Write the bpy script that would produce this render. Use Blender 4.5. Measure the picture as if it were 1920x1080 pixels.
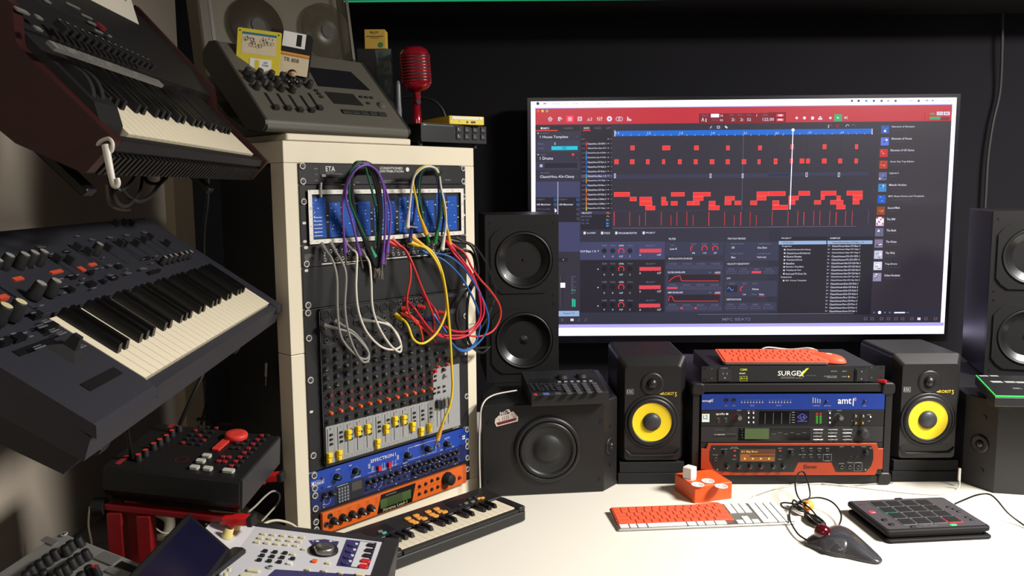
import bpy, math, random
from mathutils import Vector as V, Matrix as Mx, Euler
random.seed(7)
PI = math.pi
for o in list(bpy.data.objects): bpy.data.objects.remove(o)
SC = bpy.context.scene; COL = SC.collection
DZ = .75                                   # desk top above the floor

# ------------------------------------------------ camera, world, lights, exposure
cam = bpy.data.objects.new('camera', bpy.data.cameras.new('camera')); COL.objects.link(cam)
F, PITCH, ROLL = 1562.0, .120, -.008
cam.data.lens = F/1920*36; cam.data.sensor_width = 36; cam.data.clip_start = .02
cam.location = (0, 0, 1.55)
cam.matrix_world = Mx.Translation((0, 0, 1.55)) @ Euler((PI/2-PITCH, 0, 0)).to_matrix().to_4x4() @ Mx.Rotation(ROLL, 4, 'Z')
SC.camera = cam
w = bpy.data.worlds.new('world'); SC.world = w; w.use_nodes = True
w.node_tree.nodes['Background'].inputs[0].default_value = (.9, .88, 1, 1)
w.node_tree.nodes['Background'].inputs[1].default_value = .05
def area(name, loc, target, sx, sy, power, col, spread=180):
    l = bpy.data.lights.new(name, 'AREA'); l.shape = 'RECTANGLE'; l.size = sx; l.size_y = sy
    l.energy = power; l.color = col; l.spread = math.radians(spread)
    o = bpy.data.objects.new(name, l); COL.objects.link(o); o.location = loc
    o.rotation_euler = (V(target)-V(loc)).to_track_quat('-Z', 'Y').to_euler(); return o
area('ceiling_lamp', (2.05, 1.05, 2.55), (2.05, 1.0501, .75), .7, .7, 205, (1, .965, .92))
area('fill_light', (.2, -1.6, 2.6), (0, 1.8, .9), 1.2, .6, 13, (1, .93, .86))  # unseen weak fill, added behind the camera to lift the darker sides
vs = SC.view_settings; SC.display_settings.display_device = 'sRGB'
vs.view_transform = 'Standard'; vs.look = 'None'; vs.exposure = 0; vs.gamma = 1; vs.use_curve_mapping = False
cy = SC.cycles if hasattr(SC, 'cycles') else None

# ------------------------------------------------ pixel helpers (rays of the photograph)
C0 = V((0, 0, 1.55))
def ray(px, py):
    a, b = px-960, py-540
    x = a*math.cos(ROLL)+b*math.sin(ROLL); y = -a*math.sin(ROLL)+b*math.cos(ROLL)
    f = V((0, math.cos(PITCH), -math.sin(PITCH))); u = V((0, math.sin(PITCH), math.cos(PITCH)))
    return f+V((x/F, 0, 0))-u*(y/F)
def onz(px, py, z):
    r = ray(px, py); return C0+r*((z-C0.z)/r.z)
def ony(px, py, y):
    r = ray(px, py); return C0+r*(y/r.y)
FR = {}
def L(o, px, py, w=0.):                    # point of a thing's local plane z=w seen at a pixel
    m = FR[o].inverted(); c = m @ C0; d = (m.to_3x3() @ ray(px, py)); t = (w-c.z)/d.z
    p = c+d*t; return (p.x, p.y)
def crop(ox, oy, s): return lambda x, y: (ox+x/s, oy+y/s)

# ------------------------------------------------ materials
MATS = {}
def lin(c): c /= 255.; return c/12.92 if c <= .04045 else ((c+.055)/1.055)**2.4
def mat(name, rgb, rough=.5, metal=0., emit=0., trans=0., noise=.06, nscale=60., bump=0., alpha=1., coat=0., ior=1.45, spec=.5):
    if name in MATS: return MATS[name]
    m = bpy.data.materials.new(name); m.use_nodes = True; nt = m.node_tree; b = nt.nodes['Principled BSDF']
    c = tuple(lin(v) for v in rgb)
    b.inputs['Roughness'].default_value = rough; b.inputs['Metallic'].default_value = metal
    b.inputs['IOR'].default_value = ior; b.inputs['Coat Weight'].default_value = coat
    b.inputs['Specular IOR Level'].default_value = spec
    if emit:
        b.inputs['Base Color'].default_value = (0.01, .01, .01, 1)
        b.inputs['Emission Color'].default_value = (*c, 1); b.inputs['Emission Strength'].default_value = emit
    else:
        tc = nt.nodes.new('ShaderNodeTexCoord'); n = nt.nodes.new('ShaderNodeTexNoise')
        n.inputs['Scale'].default_value = nscale; n.inputs['Detail'].default_value = 3
        nt.links.new(tc.outputs['Object'], n.inputs['Vector'])
        r = nt.nodes.new('ShaderNodeMapRange'); nt.links.new(n.outputs['Fac'], r.inputs['Value'])
        r.inputs['To Min'].default_value = 1-noise; r.inputs['To Max'].default_value = 1+noise
        mx = nt.nodes.new('ShaderNodeVectorMath'); mx.operation = 'SCALE'; mx.inputs[0].default_value = c
        nt.links.new(r.outputs[0], mx.inputs['Scale']); nt.links.new(mx.outputs[0], b.inputs['Base Color'])
        if bump:
            bp = nt.nodes.new('ShaderNodeBump'); bp.inputs['Strength'].default_value = bump; bp.inputs['Distance'].default_value = .001
            nt.links.new(n.outputs['Fac'], bp.inputs['Height']); nt.links.new(bp.outputs[0], b.inputs['Normal'])
    if trans: b.inputs['Transmission Weight'].default_value = trans
    if alpha < 1: b.inputs['Alpha'].default_value = alpha
    MATS[name] = m; return m
blk = mat('black_powder_coat', (21, 21, 22), .55)
blk2 = mat('dark_charcoal', (36, 36, 38), .5)
vblk = mat('deep_black', (14, 14, 16), .45)
rub = mat('black_rubber', (22, 22, 23), .6)
wht = mat('white_print', (225, 222, 215), .6)
gryp = mat('grey_print', (150, 150, 148), .6)
dgryp = mat('dim_grey_print', (92, 92, 92), .6)
lack = mat('white_lacquer', (226, 216, 192), .32, noise=.015, nscale=6)
chrome = mat('chrome', (215, 212, 205), .18, 1)
steel = mat('brushed_steel', (160, 158, 152), .38, 1)
ivory = mat('ivory_keys', (232, 220, 192), .32, noise=.02)
kblk = mat('black_keys', (14, 14, 15), .28)
redp = mat('red_plastic', (200, 30, 30), .4)
orgp = mat('orange_plastic', (238, 100, 40), .5)
yelp = mat('yellow_plastic', (240, 205, 30), .4)

# ------------------------------------------------ geometry collector
PROF = Mx(((0, 0, 1, 0), (1, 0, 0, 0), (0, 1, 0, 0), (0, 0, 0, 1)))       # profile (u,v) -> (y,z), extruded along x
FRONT = Mx(((1, 0, 0, 0), (0, 0, -1, 0), (0, 1, 0, 0), (0, 0, 0, 1)))     # (u,v,w) -> x, z up, w towards the viewer (-y)
def smooth_pts(pts, n=8, closed=False):
    P = [V(p) for p in pts]; out = []; N = len(P)
    if N < 3: return P
    g = (lambda i: P[i % N]) if closed else (lambda i: P[max(0, min(N-1, i))])
    for i in range(N if closed else N-1):
        a, b, c, d = g(i-1), g(i), g(i+1), g(i+2)
        for k in range(n):
            t = k/n
            out.append(.5*((2*b)+(c-a)*t+(2*a-5*b+4*c-d)*t*t+(3*b-a-3*c+d)*t*t*t))
    if not closed: out.append(P[-1])
    return out
TXT = {}
def text_mesh(s):
    if s in TXT: return TXT[s]
    cu = bpy.data.curves.new('t', 'FONT'); cu.body = s; cu.resolution_u = 2; cu.size = 1; cu.offset = .007
    ob = bpy.data.objects.new('t', cu); COL.objects.link(ob)
    dg = bpy.context.evaluated_depsgraph_get(); me = bpy.data.meshes.new_from_object(ob.evaluated_get(dg))
    vs_ = [(v.co.x, v.co.y) for v in me.vertices]; fs = [tuple(p.vertices) for p in me.polygons]
    bpy.data.objects.remove(ob); bpy.data.meshes.remove(me)
    if not vs_: vs_ = [(0, 0), (1, 0), (0, 1)]; fs = []
    xs = [a for a, b in vs_]; ys = [b for a, b in vs_]
    TXT[s] = (vs_, fs, min(xs), max(xs), min(ys), max(ys)); return TXT[s]
class G:
    def __init__(s, M=None): s.v = []; s.f = []; s.mi = []; s.sm = []; s.mats = []; s.M = M or Mx.Identity(4)
    def mid(s, m):
        if m not in s.mats: s.mats.append(m)
        return s.mats.index(m)
    def add(s, vs_, fs, m, smooth=False):
        n = len(s.v); M = s.M
        s.v += [tuple(M @ V(p)) for p in vs_]; k = s.mid(m)
        for f in fs: s.f.append(tuple(n+i for i in f)); s.mi.append(k); s.sm.append(smooth)
        return s
    def box(s, x0, y0, z0, x1, y1, z1, m):
        v = [(x0, y0, z0), (x1, y0, z0), (x1, y1, z0), (x0, y1, z0), (x0, y0, z1), (x1, y0, z1), (x1, y1, z1), (x0, y1, z1)]
        return s.add(v, [(0, 3, 2, 1), (4, 5, 6, 7), (0, 1, 5, 4), (1, 2, 6, 5), (2, 3, 7, 6), (3, 0, 4, 7)], m)
    def loft(s, rings, m, smooth=False, cap=True, closed=True):
        n = len(rings[0]); vs_ = [p for r in rings for p in r]; fs = []
        for i in range(len(rings)-1):
            for j in range(n if closed else n-1):
                k = (j+1) % n; fs.append((i*n+j, i*n+k, (i+1)*n+k, (i+1)*n+j))
        s.add(vs_, fs, m, smooth)
        if cap:
            s.add(rings[0], [tuple(range(n))[::-1]], m); s.add(rings[-1], [tuple(range(n))], m)
        return s
    def prism(s, poly, z0, z1, m, ch=0.):
        def off(d):
            n = len(poly); out = []; ar = sum(poly[i][0]*poly[(i+1) % n][1]-poly[(i+1) % n][0]*poly[i][1] for i in range(n))
            sg = 1 if ar > 0 else -1
            for i in range(n):
                p0, p1, p2 = V(poly[i-1]), V(poly[i]), V(poly[(i+1) % n])
                e1 = (p1-p0).normalized(); e2 = (p2-p1).normalized()
                n1 = V((-e1.y, e1.x))*sg; n2 = V((-e2.y, e2.x))*sg; h = n1+n2
                h = h/max(.2, h.length_squared)*2
                q = p1+h*d; out.append((q.x, q.y))
            return out
        R = lambda P, z: [(x, y, z) for x, y in P]
        if ch: return s.loft([R(off(ch), z0), R(poly, z0+ch), R(poly, z1-ch), R(off(ch), z1)], m)
        return s.loft([R(poly, z0), R(poly, z1)], m)
    def rbox(s, x0, y0, z0, x1, y1, z1, m, r=.004, ch=0., seg=4):
        return s.prism(rrect(x0, y0, x1, y1, r, seg), z0, z1, m, ch)
    def cyl(s, x, y, z0, z1, r, m, r2=None, seg=20, smooth=True):
        r2 = r if r2 is None else r2
        c = lambda z, q: [(x+q*math.cos(2*PI*i/seg), y+q*math.sin(2*PI*i/seg), z) for i in range(seg)]
        s.loft([c(z0, r), c(z1, r2)], m, smooth, cap=False)
        s.add(c(z1, r2), [tuple(range(seg))], m); s.add(c(z0, r), [tuple(range(seg))[::-1]], m); return s
    def lathe(s, x, y, prof, m, seg=28, smooth=True):
        return s.loft([[(x+r*math.cos(2*PI*i/seg), y+r*math.sin(2*PI*i/seg), z) for i in range(seg)] for r, z in prof], m, smooth, cap=False)
    def ring(s, x, y, z0, z1, ri, ro, m, seg=20): return s.lathe(x, y, [(ri, z0), (ri, z1), (ro, z1), (ro, z0)], m, seg, False)
    def ball(s, x, y, z, r, m, seg=20, sx=1, sy=1, sz=1):
        n = seg//2
        return s.loft([[(x+sx*r*math.sin(PI*(k+.001)/(n+.002))*math.cos(2*PI*i/seg), y+sy*r*math.sin(PI*(k+.001)/(n+.002))*math.sin(2*PI*i/seg), z-sz*r*math.cos(PI*(k+.001)/(n+.002))) for i in range(seg)] for k in range(n+1)], m, True, cap=False)
    def tube(s, pts, r, m, seg=7, closed=False, sm=6, rr=None):
        P = smooth_pts(pts, sm, closed) if sm else [V(p) for p in pts]
        up = V((0, 0, 1)); rings = []; N = len(P); prev = None
        for i, p in enumerate(P):
            t = (P[(i+1) % N]-P[i-1]) if closed else (P[min(N-1, i+1)]-P[max(0, i-1)])
            t = t.normalized() if t.length > 1e-9 else V((1, 0, 0))
            if prev is None: a = t.cross(up if abs(t.z) < .9 else V((1, 0, 0))).normalized()
            else: a = (prev-t*prev.dot(t)).normalized()
            prev = a; b = t.cross(a); q = r if rr is None else rr(i/(N-1))
            rings.append([tuple(p+a*q*math.cos(2*PI*k/seg)+b*q*math.sin(2*PI*k/seg)) for k in range(seg)])
        if closed: rings.append(rings[0])
        return s.loft(rings, m, True, cap=not closed)
    def rect(s, x0, y0, x1, y1, z, m): return s.add([(x0, y0, z), (x1, y0, z), (x1, y1, z), (x0, y1, z)], [(0, 1, 2, 3)], m)
    def poly(s, pts, z, m): return s.add([(x, y, z) for x, y in pts], [tuple(range(len(pts)))], m)
    def line(s, a, b, w_, z, m):
        d = V(b)-V(a); n = V((-d.y, d.x)).normalized()*w_/2; a = V(a); b = V(b)
        return s.poly([tuple(a-n), tuple(b-n), tuple(b+n), tuple(a+n)], z, m)
    def frame(s, x0, y0, x1, y1, w_, z, m):
        s.rect(x0, y0, x1, y0+w_, z, m); s.rect(x0, y1-w_, x1, y1, z, m); s.rect(x0, y0+w_, x0+w_, y1-w_, z, m); return s.rect(x1-w_, y0+w_, x1, y1-w_, z, m)
    def disc(s, x, y, r, z, m, seg=16): return s.poly([(x+r*math.cos(2*PI*i/seg), y+r*math.sin(2*PI*i/seg)) for i in range(seg)], z, m)
    def text(s, t, x0, y0, x1, y1, z, m, slant=0.):
        vs_, fs, a, b, c, d = text_mesh(t); W = max(b-a, 1e-6); H = max(d-c, 1e-6)
        return s.add([(x0+(x-a)/W*(x1-x0)+slant*(y-c)/H*(y1-y0), y0+(y-c)/H*(y1-y0), z) for x, y in vs_], fs, m)
    def tq(s, t, P, z, m):                  # text in a quad: P = bottom-left, bottom-right, top-left
        vs_, fs, a, b, c, d = text_mesh(t); W = max(b-a, 1e-6); H = max(d-c, 1e-6); o, r, u = V(P[0]), V(P[1]), V(P[2])
        out = []
        for x, y in vs_:
            q = o+(r-o)*((x-a)/W)+(u-o)*((y-c)/H); out.append((q.x, q.y, z))
        return s.add(out, fs, m)
    def mesh(s, name):
        me = bpy.data.meshes.new(name); me.from_pydata(s.v, [], s.f)
        for m in s.mats: me.materials.append(m)
        me.polygons.foreach_set('material_index', s.mi); me.polygons.foreach_set('use_smooth', s.sm); me.update(); return me
    def build(s, name, parent=None, loc=(0, 0, 0), rot=(0, 0, 0), bev=0., label=None, kind=None):
        o = bpy.data.objects.new(name, s.mesh(name)); COL.objects.link(o); o.location = loc; o.rotation_euler = rot
        if parent: o.parent = parent
        if bev:
            b = o.modifiers.new('bevel', 'BEVEL'); b.width = bev; b.segments = 2; b.limit_method = 'ANGLE'; b.angle_limit = .6
        if label: o['label'] = label
        if kind: o['kind'] = kind
        return o
def rrect(x0, y0, x1, y1, r, seg=4):
    out = []
    for cx, cy_, a in ((x1-r, y1-r, 0), (x0+r, y1-r, PI/2), (x0+r, y0+r, PI), (x1-r, y0+r, 1.5*PI)):
        for k in range(seg+1):
            t = a+PI/2*k/seg; out.append((cx+r*math.cos(t), cy_+r*math.sin(t)))
    return out
def tag(o, label, cat, group=None):
    o['label'] = label; o['category'] = cat
    if group: o['group'] = group
    return o
def thing(name, label, cat, loc, rot=(0, 0, 0), group=None, M=None):
    o = bpy.data.objects.new(name, None); COL.objects.link(o); o.empty_display_size = .05
    if M is None: M = Mx.Translation(loc) @ Euler(rot).to_matrix().to_4x4()
    o.location = M.to_translation(); o.rotation_euler = M.to_euler()
    FR[o] = M; return tag(o, label, cat, group)
def inst(mesh, name, parent, loc, rot=(0, 0, 0), label=None, kind=None, sc=None):
    o = bpy.data.objects.new(name, mesh); COL.objects.link(o); o.parent = parent; o.location = loc; o.rotation_euler = rot
    if sc: o.scale = sc
    if label: o['label'] = label
    if kind: o['kind'] = kind
    return o
KN = {}
def knob_mesh(r, h, m, ind=None, cap=None):
    k = (round(r, 5), round(h, 5), m.name, ind and ind.name, cap and cap.name)
    if k not in KN:
        g = G(); g.lathe(0, 0, [(r, 0), (r, h*.25), (r*.86, h*.4), (r*.8, h*.93), (r*.7, h), (0.0001, h)], m, 14)
        if cap: g.disc(0, 0, r*.66, h+.0003, cap, 14)
        if ind: g.box(-r*.1, r*.1, h*.9, r*.1, r*.82, h+.0006, ind); g.box(-r*.1, r*.7, h*.3, r*.1, r*.92, h+.0003, ind)
        KN[k] = g.mesh('knob')
    return KN[k]
def knob(p, x, y, r, h, m=None, ind=None, cap=None, z=0., rz=None, name='knob', label=None):
    return inst(knob_mesh(r, h, m or rub, ind, cap), name, p, (x, y, z), (0, 0, random.uniform(-2.2, 2.2) if rz is None else rz), label)
def struct(g, name, **k): return g.build(name, kind='structure', **k)

# ------------------------------------------------ the room
wall_m = mat('painted_wall', (176, 164, 148), .85, noise=.04, nscale=3, bump=.1)
bwall = mat('black_wall', (23, 22, 26), .9, noise=.1, nscale=4, bump=.15, spec=.2)
yw = .061
def wx(y): return -.98-.061*y
g = G(); g.box(-.08, 0, 0, 0, 4.2, 2.8, wall_m); struct(g, 'wall_left', loc=(wx(-1.2), -1.2, 0), rot=(0, 0, .0609))
g = G(); g.box(-1.6, 3.0, 0, 3.0, 3.1, 2.8, bwall); struct(g, 'wall_back')
g = G(); g.box(2.6, -2.6, 0, 2.7, 3.0, 2.8, bwall); struct(g, 'wall_right')
g = G(); g.box(-1.6, -2.7, 0, 2.7, -2.6, 2.8, wall_m); struct(g, 'wall_front')
g = G(); g.box(-1.6, -2.7, -.1, 2.8, 3.1, 0, mat('dark_floor', (50, 42, 36), .6, noise=.2, nscale=8)); struct(g, 'floor')
g = G(); g.box(-1.6, -2.7, 2.8, 2.8, 3.1, 2.9, mat('grey_ceiling', (120, 118, 115), .9, nscale=5)); struct(g, 'ceiling')
def pixz(px, py, y): return ony(px, py, y)

# desk
desk_m = mat('white_desk_laminate', (236, 230, 216), .28, noise=.01, nscale=5)
g = G(); g.prism([(-.50, 1.635), (2.3, 1.625), (2.3, 2.92), (-.50, 2.92)], -.03, 0, desk_m, .002)
dk = thing('desk', 'long white laminate desk carrying the computer gear and the small keyboard', 'desk', (0, 0, DZ))
g.build('desk_top', dk)
lg = G().rbox(-.025, -.025, -.75, .025, .025, -.03, mat('desk_leg_steel', (190, 188, 184), .4, .6), .006).mesh('leg')
for x, y in ((-.38, 1.75), (2.2, 1.7), (2.2, 2.84), (-.42, 2.84)): inst(lg, 'leg', dk, (x, y, 0))
D = lambda x, y, z=0: (x, y, DZ+z)
# LED strip under the ceiling shelf
led = thing('shelf', 'dark shelf high on the black wall above the screen with green light along its edge', 'shelf', (0, 2.98, 0))
zl = ony(1000, 1, 2.70).z
g = G(); g.box(-.55, -.28, zl+.004, 2.4, 0, zl+.03, blk); g.build('board', led)
g = G(); g.box(-.52, -.283, zl+.001, .62, -.27, zl+.004, mat('green_led', (30, 190, 130), .4, emit=.55)); g.box(.62, -.283, zl+.001, 2.3, -.27, zl+.004, mat('green_led_dim', (20, 60, 45), .4, emit=.4)); g.build('light_strip', led, label='green glowing light strip')
# ------------------------------------------------ white table rack
RC = V((-.282, 1.937, 0)); RY = .822
RA = V((math.cos(RY), math.sin(RY), 0)); RB = V((-math.sin(RY), math.cos(RY), 0))
rk = thing('table_rack', 'tall cream white rack made of two stacked square side tables holding audio gear', 'rack', (RC.x, RC.y, DZ), (0, 0, RY))
g = G(); g.box(-.275, 0, .855, .275, .55, .90, lack); g.build('top_board', rk, bev=.0015)
g = G(); g.box(-.275, 0, .0005, .275, .55, .040, lack); g.build('bottom_board', rk, bev=.0015)
for x in (-.275, .225):
    for y in (0, .50):
        g = G(); g.box(x, y, .4505, x+.05, y+.05, .8545, lack); g.build('upper_leg', rk, bev=.001)
        g = G(); g.box(x, y, .0405, x+.05, y+.05, .4490, lack); g.build('lower_leg', rk, bev=.001)
g = G(); g.box(-.262, .052, .05, -.256, .29, .85, vblk); g.build('side_panel', rk)
g = G(); g.box(.256, .052, .05, .262, .29, .85, vblk); g.build('side_panel', rk)
GEAR = []
def unit(name, label, cat, z0, z1, depth, pm, ears=True):
    o = RC-RA*.2413-RB*.0035
    t = thing(name, label, cat, (o.x, o.y, DZ+z0), (PI/2, 0, RY)); h = z1-z0
    g = G(); g.box(0, .0006, -.003, .4826, h-.0006, 0, pm); g.build('front_panel', t, bev=.0006)
    if depth > .02:
        g = G(); g.box(.022, .002, -depth, .460, h-.002, -.0035, vblk); g.build('chassis', t)
    GEAR.append(t); return t, h
scr = {}
washer = mat('washer_grey', (176, 174, 168), .5, .2); dkst = mat('dark_screw', (84, 83, 80), .4, .6)
def screw_mesh(r=.0062):
    if r not in scr:
        g = G(); g.lathe(0, 0, [(r*.45, .0006), (r, .0006), (r, .002), (r*.9, .0028), (r*.62, .0028), (r*.58, .0016)], washer, 18)
        g.disc(0, 0, r*.6, .0017, blk2, 14); g.lathe(0, 0, [(r*.42, .0017), (r*.40, .0034), (r*.2, .0036), (0.0001, .0036)], dkst, 12); scr[r] = g.mesh('screw')
    return scr[r]
def screws(t, pts, r=.0062):
    for x, y in pts: inst(screw_mesh(r), 'screw', t, (x, y, 0))
def oval(g, x, y, z=.0004, m=None, w_=.009, h=.0055):
    g.poly(rrect(x-w_/2, y-h/2, x+w_/2, y+h/2, h*.49), z, m or mat('hole_light', (205, 200, 190), .6))
e5 = crop(540, 290, 5.142)
def holes(t, pts, m=None, w_=.009, h=.0055):
    for x, y in pts: gg = G(); oval(gg, x, y, m=m, w_=w_, h=h); gg.build('mounting_hole', t)
# power conditioner
pw, h = unit('power_conditioner', 'black power conditioner with two round lamps, topmost unit of the white rack', 'power conditioner', .8098, .8545, .25, blk)
P = lambda x, y, w_=0: L(pw, *e5(x, y), w_)
g = G()
def tx(g, Pf, s, x0, y0, x1, y1, m=wht, z=.0008, slant=0):        # text box given in crop pixels (x0,y0 top-left, x1,y1 bottom-right, upper edge slope follows the panel)
    a = Pf(x0, y1); b = Pf(x1, y1); c = Pf(x0, y0); g.tq(s, (a, (b[0], a[1]), (a[0], c[1])), z, m)
tx(g, P, 'ETA', 362, 112, 452, 160); tx(g, P, 'CONDITIONED', 884, 117, 1104, 140); tx(g, P, 'DISTRIBUTION', 884, 148, 1110, 170)
for k, (s, x0, y0, x1, y1) in enumerate([('SIGNAL LINE', 366, 165, 440, 175), ('SURGE SUPPRESSION', 366, 181, 520, 190), ('ETA SYSTEMS', 374, 230, 480, 245), ('RADIO FREQUENCY', 374, 250, 520, 260), ('PULL', 655, 262, 690, 270), ('GLARE ILLUMINATOR', 905, 244, 1028, 256), ('TWENTY AMPERE CAPACITY 120 VAC FOR DISTRIBUTION', 860, 262, 1160, 272), ('PULL', 1515, 238, 1568, 250), ('MAX', 252, 128, 285, 142), ('LOW', 258, 243, 288, 255), ('15A', 258, 186, 284, 196)]):
    tx(g, P, s, x0, y0, x1, y1, gryp)
c = P(1150, 143); g.disc(c[0], c[1], .0052, .0009, wht, 20)
a = P(300, 110); b = P(355, 240); g.rect(a[0], b[1], b[0], a[1], .0006, vblk)
g.build('lettering', pw)
a = P(318, 215); b = P(355, 190); G().box(a[0], a[1], 0, b[0], b[1], .004, gryp).build('switch', pw)
screws(pw, [(.0085, .0065), (.0085, .0385), (.474, .0065), (.474, .0385)], .0075)
for x, y in ((800, 140), (1430, 150)):       # round retractable rack lights, patch cables hang over them
    c = P(x-6, y+8, .055); g = G(); g.lathe(c[0], c[1], [(.011, 0), (.011, .055), (.013, .057), (.013, .064), (.011, .066), (.0001, .066)], blk2, 22); g.build('lamp_housing', pw)
# blue patch panel with acrylic frame
pp, h = unit('patch_bay_chart', 'wide patch panel with blue labelled columns behind a clear acrylic sheet with white border', 'patch panel', .682, .8092, .03, blk)
P = lambda x, y, w_=0: L(pp, *e5(x, y), w_)
blu = mat('blue_label_card', (10, 78, 168), .45, noise=.05); g = G()
g.rect(.030, .010, .456, .112, .0006, mat('dark_card', (24, 26, 34), .6))
cols = [(225, 415, 372, 832), (392, 462, 510, 818), (512, 425, 652, 812), (668, 455, 796, 810), (822, 440, 856, 805), (884, 365, 936, 800), (948, 445, 1040, 795), (1062, 408, 1148, 788), (1158, 400, 1292, 780), (1312, 440, 1412, 772), (1425, 360, 1520, 765), (1532, 400, 1628, 752)]
for x0, y0, x1, y1 in cols:
    a = P(x0, y0); b = P(x1, (y1)); b = (b[0], max(.014, b[1])); g.rect(a[0], b[1], b[0], a[1], .0012, blu)
    n = 9
    for k in range(1, n+1):
        yy = b[1]+(a[1]-b[1])*(k/(n+1)); g.rect(a[0], yy-.0003, b[0], yy+.0003, .0015, mat('dark_blue_rule', (10, 40, 100), .5))
        if random.random() < .55: xx = random.uniform(a[0]+.003, b[0]-.006); g.rect(xx, yy+.002, xx+.0022, yy+.0042, .0016, wht)
    for k in range(5):
        if random.random() < .6: yy = a[1]-.012-.014*k; g.rect(b[0]+.0015, yy, b[0]+.006, yy+.0022, .0013, wht)
a = P(225, 415); 
for k in range(10):
    yy = .018+k*.0078; g.rect(a[0]+.003, yy, a[0]+(.004+.02*(k < 6)), yy+.0014, .0017, wht)
g.build('label_card', pp)
g = G(); bw = .0095; X0, X1, Y0, Y1 = .0165, .470, .0015, .1165; wb = mat('white_border', (222, 218, 208), .5)
g.rect(X0, Y0, X1, Y0+bw, .0062, wb); g.rect(X0, Y1-bw, X1, Y1, .0062, wb); g.rect(X0, Y0+bw, X0+bw, Y1-bw, .0062, wb); g.rect(X1-bw, Y0+bw, X1, Y1-bw, .0062, wb)
for k in range(60):                          # little black doodles printed on the border
    t = k/60*2*(X1-X0+Y1-Y0); 
    if t < X1-X0: x, y = X0+t, Y0+bw/2
    elif t < X1-X0+Y1-Y0: x, y = X1-bw/2, Y0+t-(X1-X0)
    elif t < 2*(X1-X0)+Y1-Y0: x, y = X1-(t-(X1-X0)-(Y1-Y0)), Y1-bw/2
    else: x, y = X0+bw/2, Y1-(t-2*(X1-X0)-(Y1-Y0))
    q = random.uniform(.0008, .0028); a2 = random.uniform(0, 3)
    if k % 4 == 0: g.lathe(x, y, [(q, .0064), (q+.0006, .0064)], vblk, 10)
    else: g.line((x-q*math.cos(a2), y-q*math.sin(a2)), (x+q*math.cos(a2), y+q*math.sin(a2)), .0008, .0065, vblk)
g.build('printed_border', pp)
acr = mat('clear_acrylic', (245, 248, 250), .06, trans=1, alpha=.16, ior=1.1)
G().rbox(X0, Y0, .0028, X1, Y1, .0058, acr, .003).build('acrylic_sheet', pp, label='clear acrylic sheet')
screws(pp, [(.0085, .092), (.475, .096)], .0072)
holes(pp, ((.0085, .047), (.476, .050), (.0085, .008)))
a = P(310, 410, .004); b = P(310, 270, .004); g = G(); g.tube([(a[0], a[1], .0075), (a[0]-.001, (a[1]+b[1])/2, .009), (b[0], b[1], .0078)], .0028, mat('milky_plastic', (170, 172, 172), .3), 6); g.build('tape_tab', pp)
# jack field
jf, h = unit('jack_strip', 'black one unit patch bay with two rows of round jacks full of coloured cable ends', 'patch bay', .6345, .6815, .09, blk)
P = lambda x, y, w_=0: L(jf, *e5(x, y), w_); g = G()
g.rect(.048, .0035, .428, .0055, .0006, wht)
jm = G(); jm.lathe(0, 0, [(.0022, .0004), (.0026, .0022), (.0042, .0022), (.0046, .0005)], steel, 12); jm.disc(0, 0, .0024, .0005, vblk, 10); jm = jm.mesh('jack')
for k in range(24):
    x = .056+k*.0157
    for y in (.0135, .031): inst(jm, 'jack', jf, (x, y, 0))
    if k % 4 == 0 or k in (12, 13): g.text(str(k+1), x-.0015, .0205, x+.002, .0245, .0008, gryp)
for k, s in enumerate(['ULTRAPATCH', 'PRO PATCH BAY', 'MODE A', 'THRU', 'HALF', 'OPEN']): g.text(s, .006, .026-k*.0033, .006+.0036*len(s)*.45+.004, .0282-k*.0033, .0008, gryp)
holes(jf, ((.0105, .0425),), None, .010, .0065)
g.build('lettering', jf); screws(jf, [(.0095, .0075), (.474, .0075)], .0075)
# blank
bl, h = unit('blank_panel', 'plain black two unit blank panel above the mixer', 'blank panel', .5450, .6340, .005, blk)
holes(bl, ((.0095, .083), (.474, .012)))
screws(bl, [(.0095, .0085)], .0078)

# ------------------------------------------------ rack mixer
mixp = mat('mixer_charcoal', (33, 33, 34), .5)
mixg = mat('mixer_light_grey', (150, 151, 150), .45)
mx_, h = unit('mixing_console', 'rack mixer with grey fader strip, yellow fader caps and rows of dark knobs', 'mixer', .1850, .5445, .06, mixp)
X0, X1, Y0, Y1 = .034, .446, .006, .3575
g = G(); g.box(X0, Y0, .0002, X1, Y1, .010, mixp); g.build('mixer_body', mx_, bev=.002)
W = .0102; e3 = crop(580, 560, 3.375)
P = lambda x, y, w_=W: L(mx_, *e3(x, y), w_)
NCH = 12; cx0 = P(108, 800)[0]-.0085
cxs = [P(*q)[0] for q in ((130, 1000), (195, 985), (253, 855), (313, 840), (375, 820), (437, 915), (492, 820), (546, 775), (600, 765), (657, 805), (710, 840), (761, 815))]
pitch = (cxs[-1]-cxs[0])/11; chx = [cxs[0]+pitch*i for i in range(12)]; xr = chx[-1]+pitch*.55
yg = (P(95, 815)[1]+P(780, 640)[1])/2; yb = .012
g = G(); g.rect(X0+.003, yb, X1-.004, yg, W, mixg); g.rect(xr, yg, X1-.004, P(880, 425)[1], W, mixg)
yt0, yt1 = P(80, 300)[1], .354
for x in chx+[chx[-1]+pitch]:
    g.rect(x-pitch*.52, yg, x-pitch*.52+.0004, yt1, W+.0002, gryp if x == chx[0] else dgryp)
    g.rect(x-pitch*.52, yb, x-pitch*.52+.0004, yg, W+.0002, dgryp)
g.rect(X0+.003, yt0+.001, xr, yt0+.0016, W+.0002, dgryp)
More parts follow.
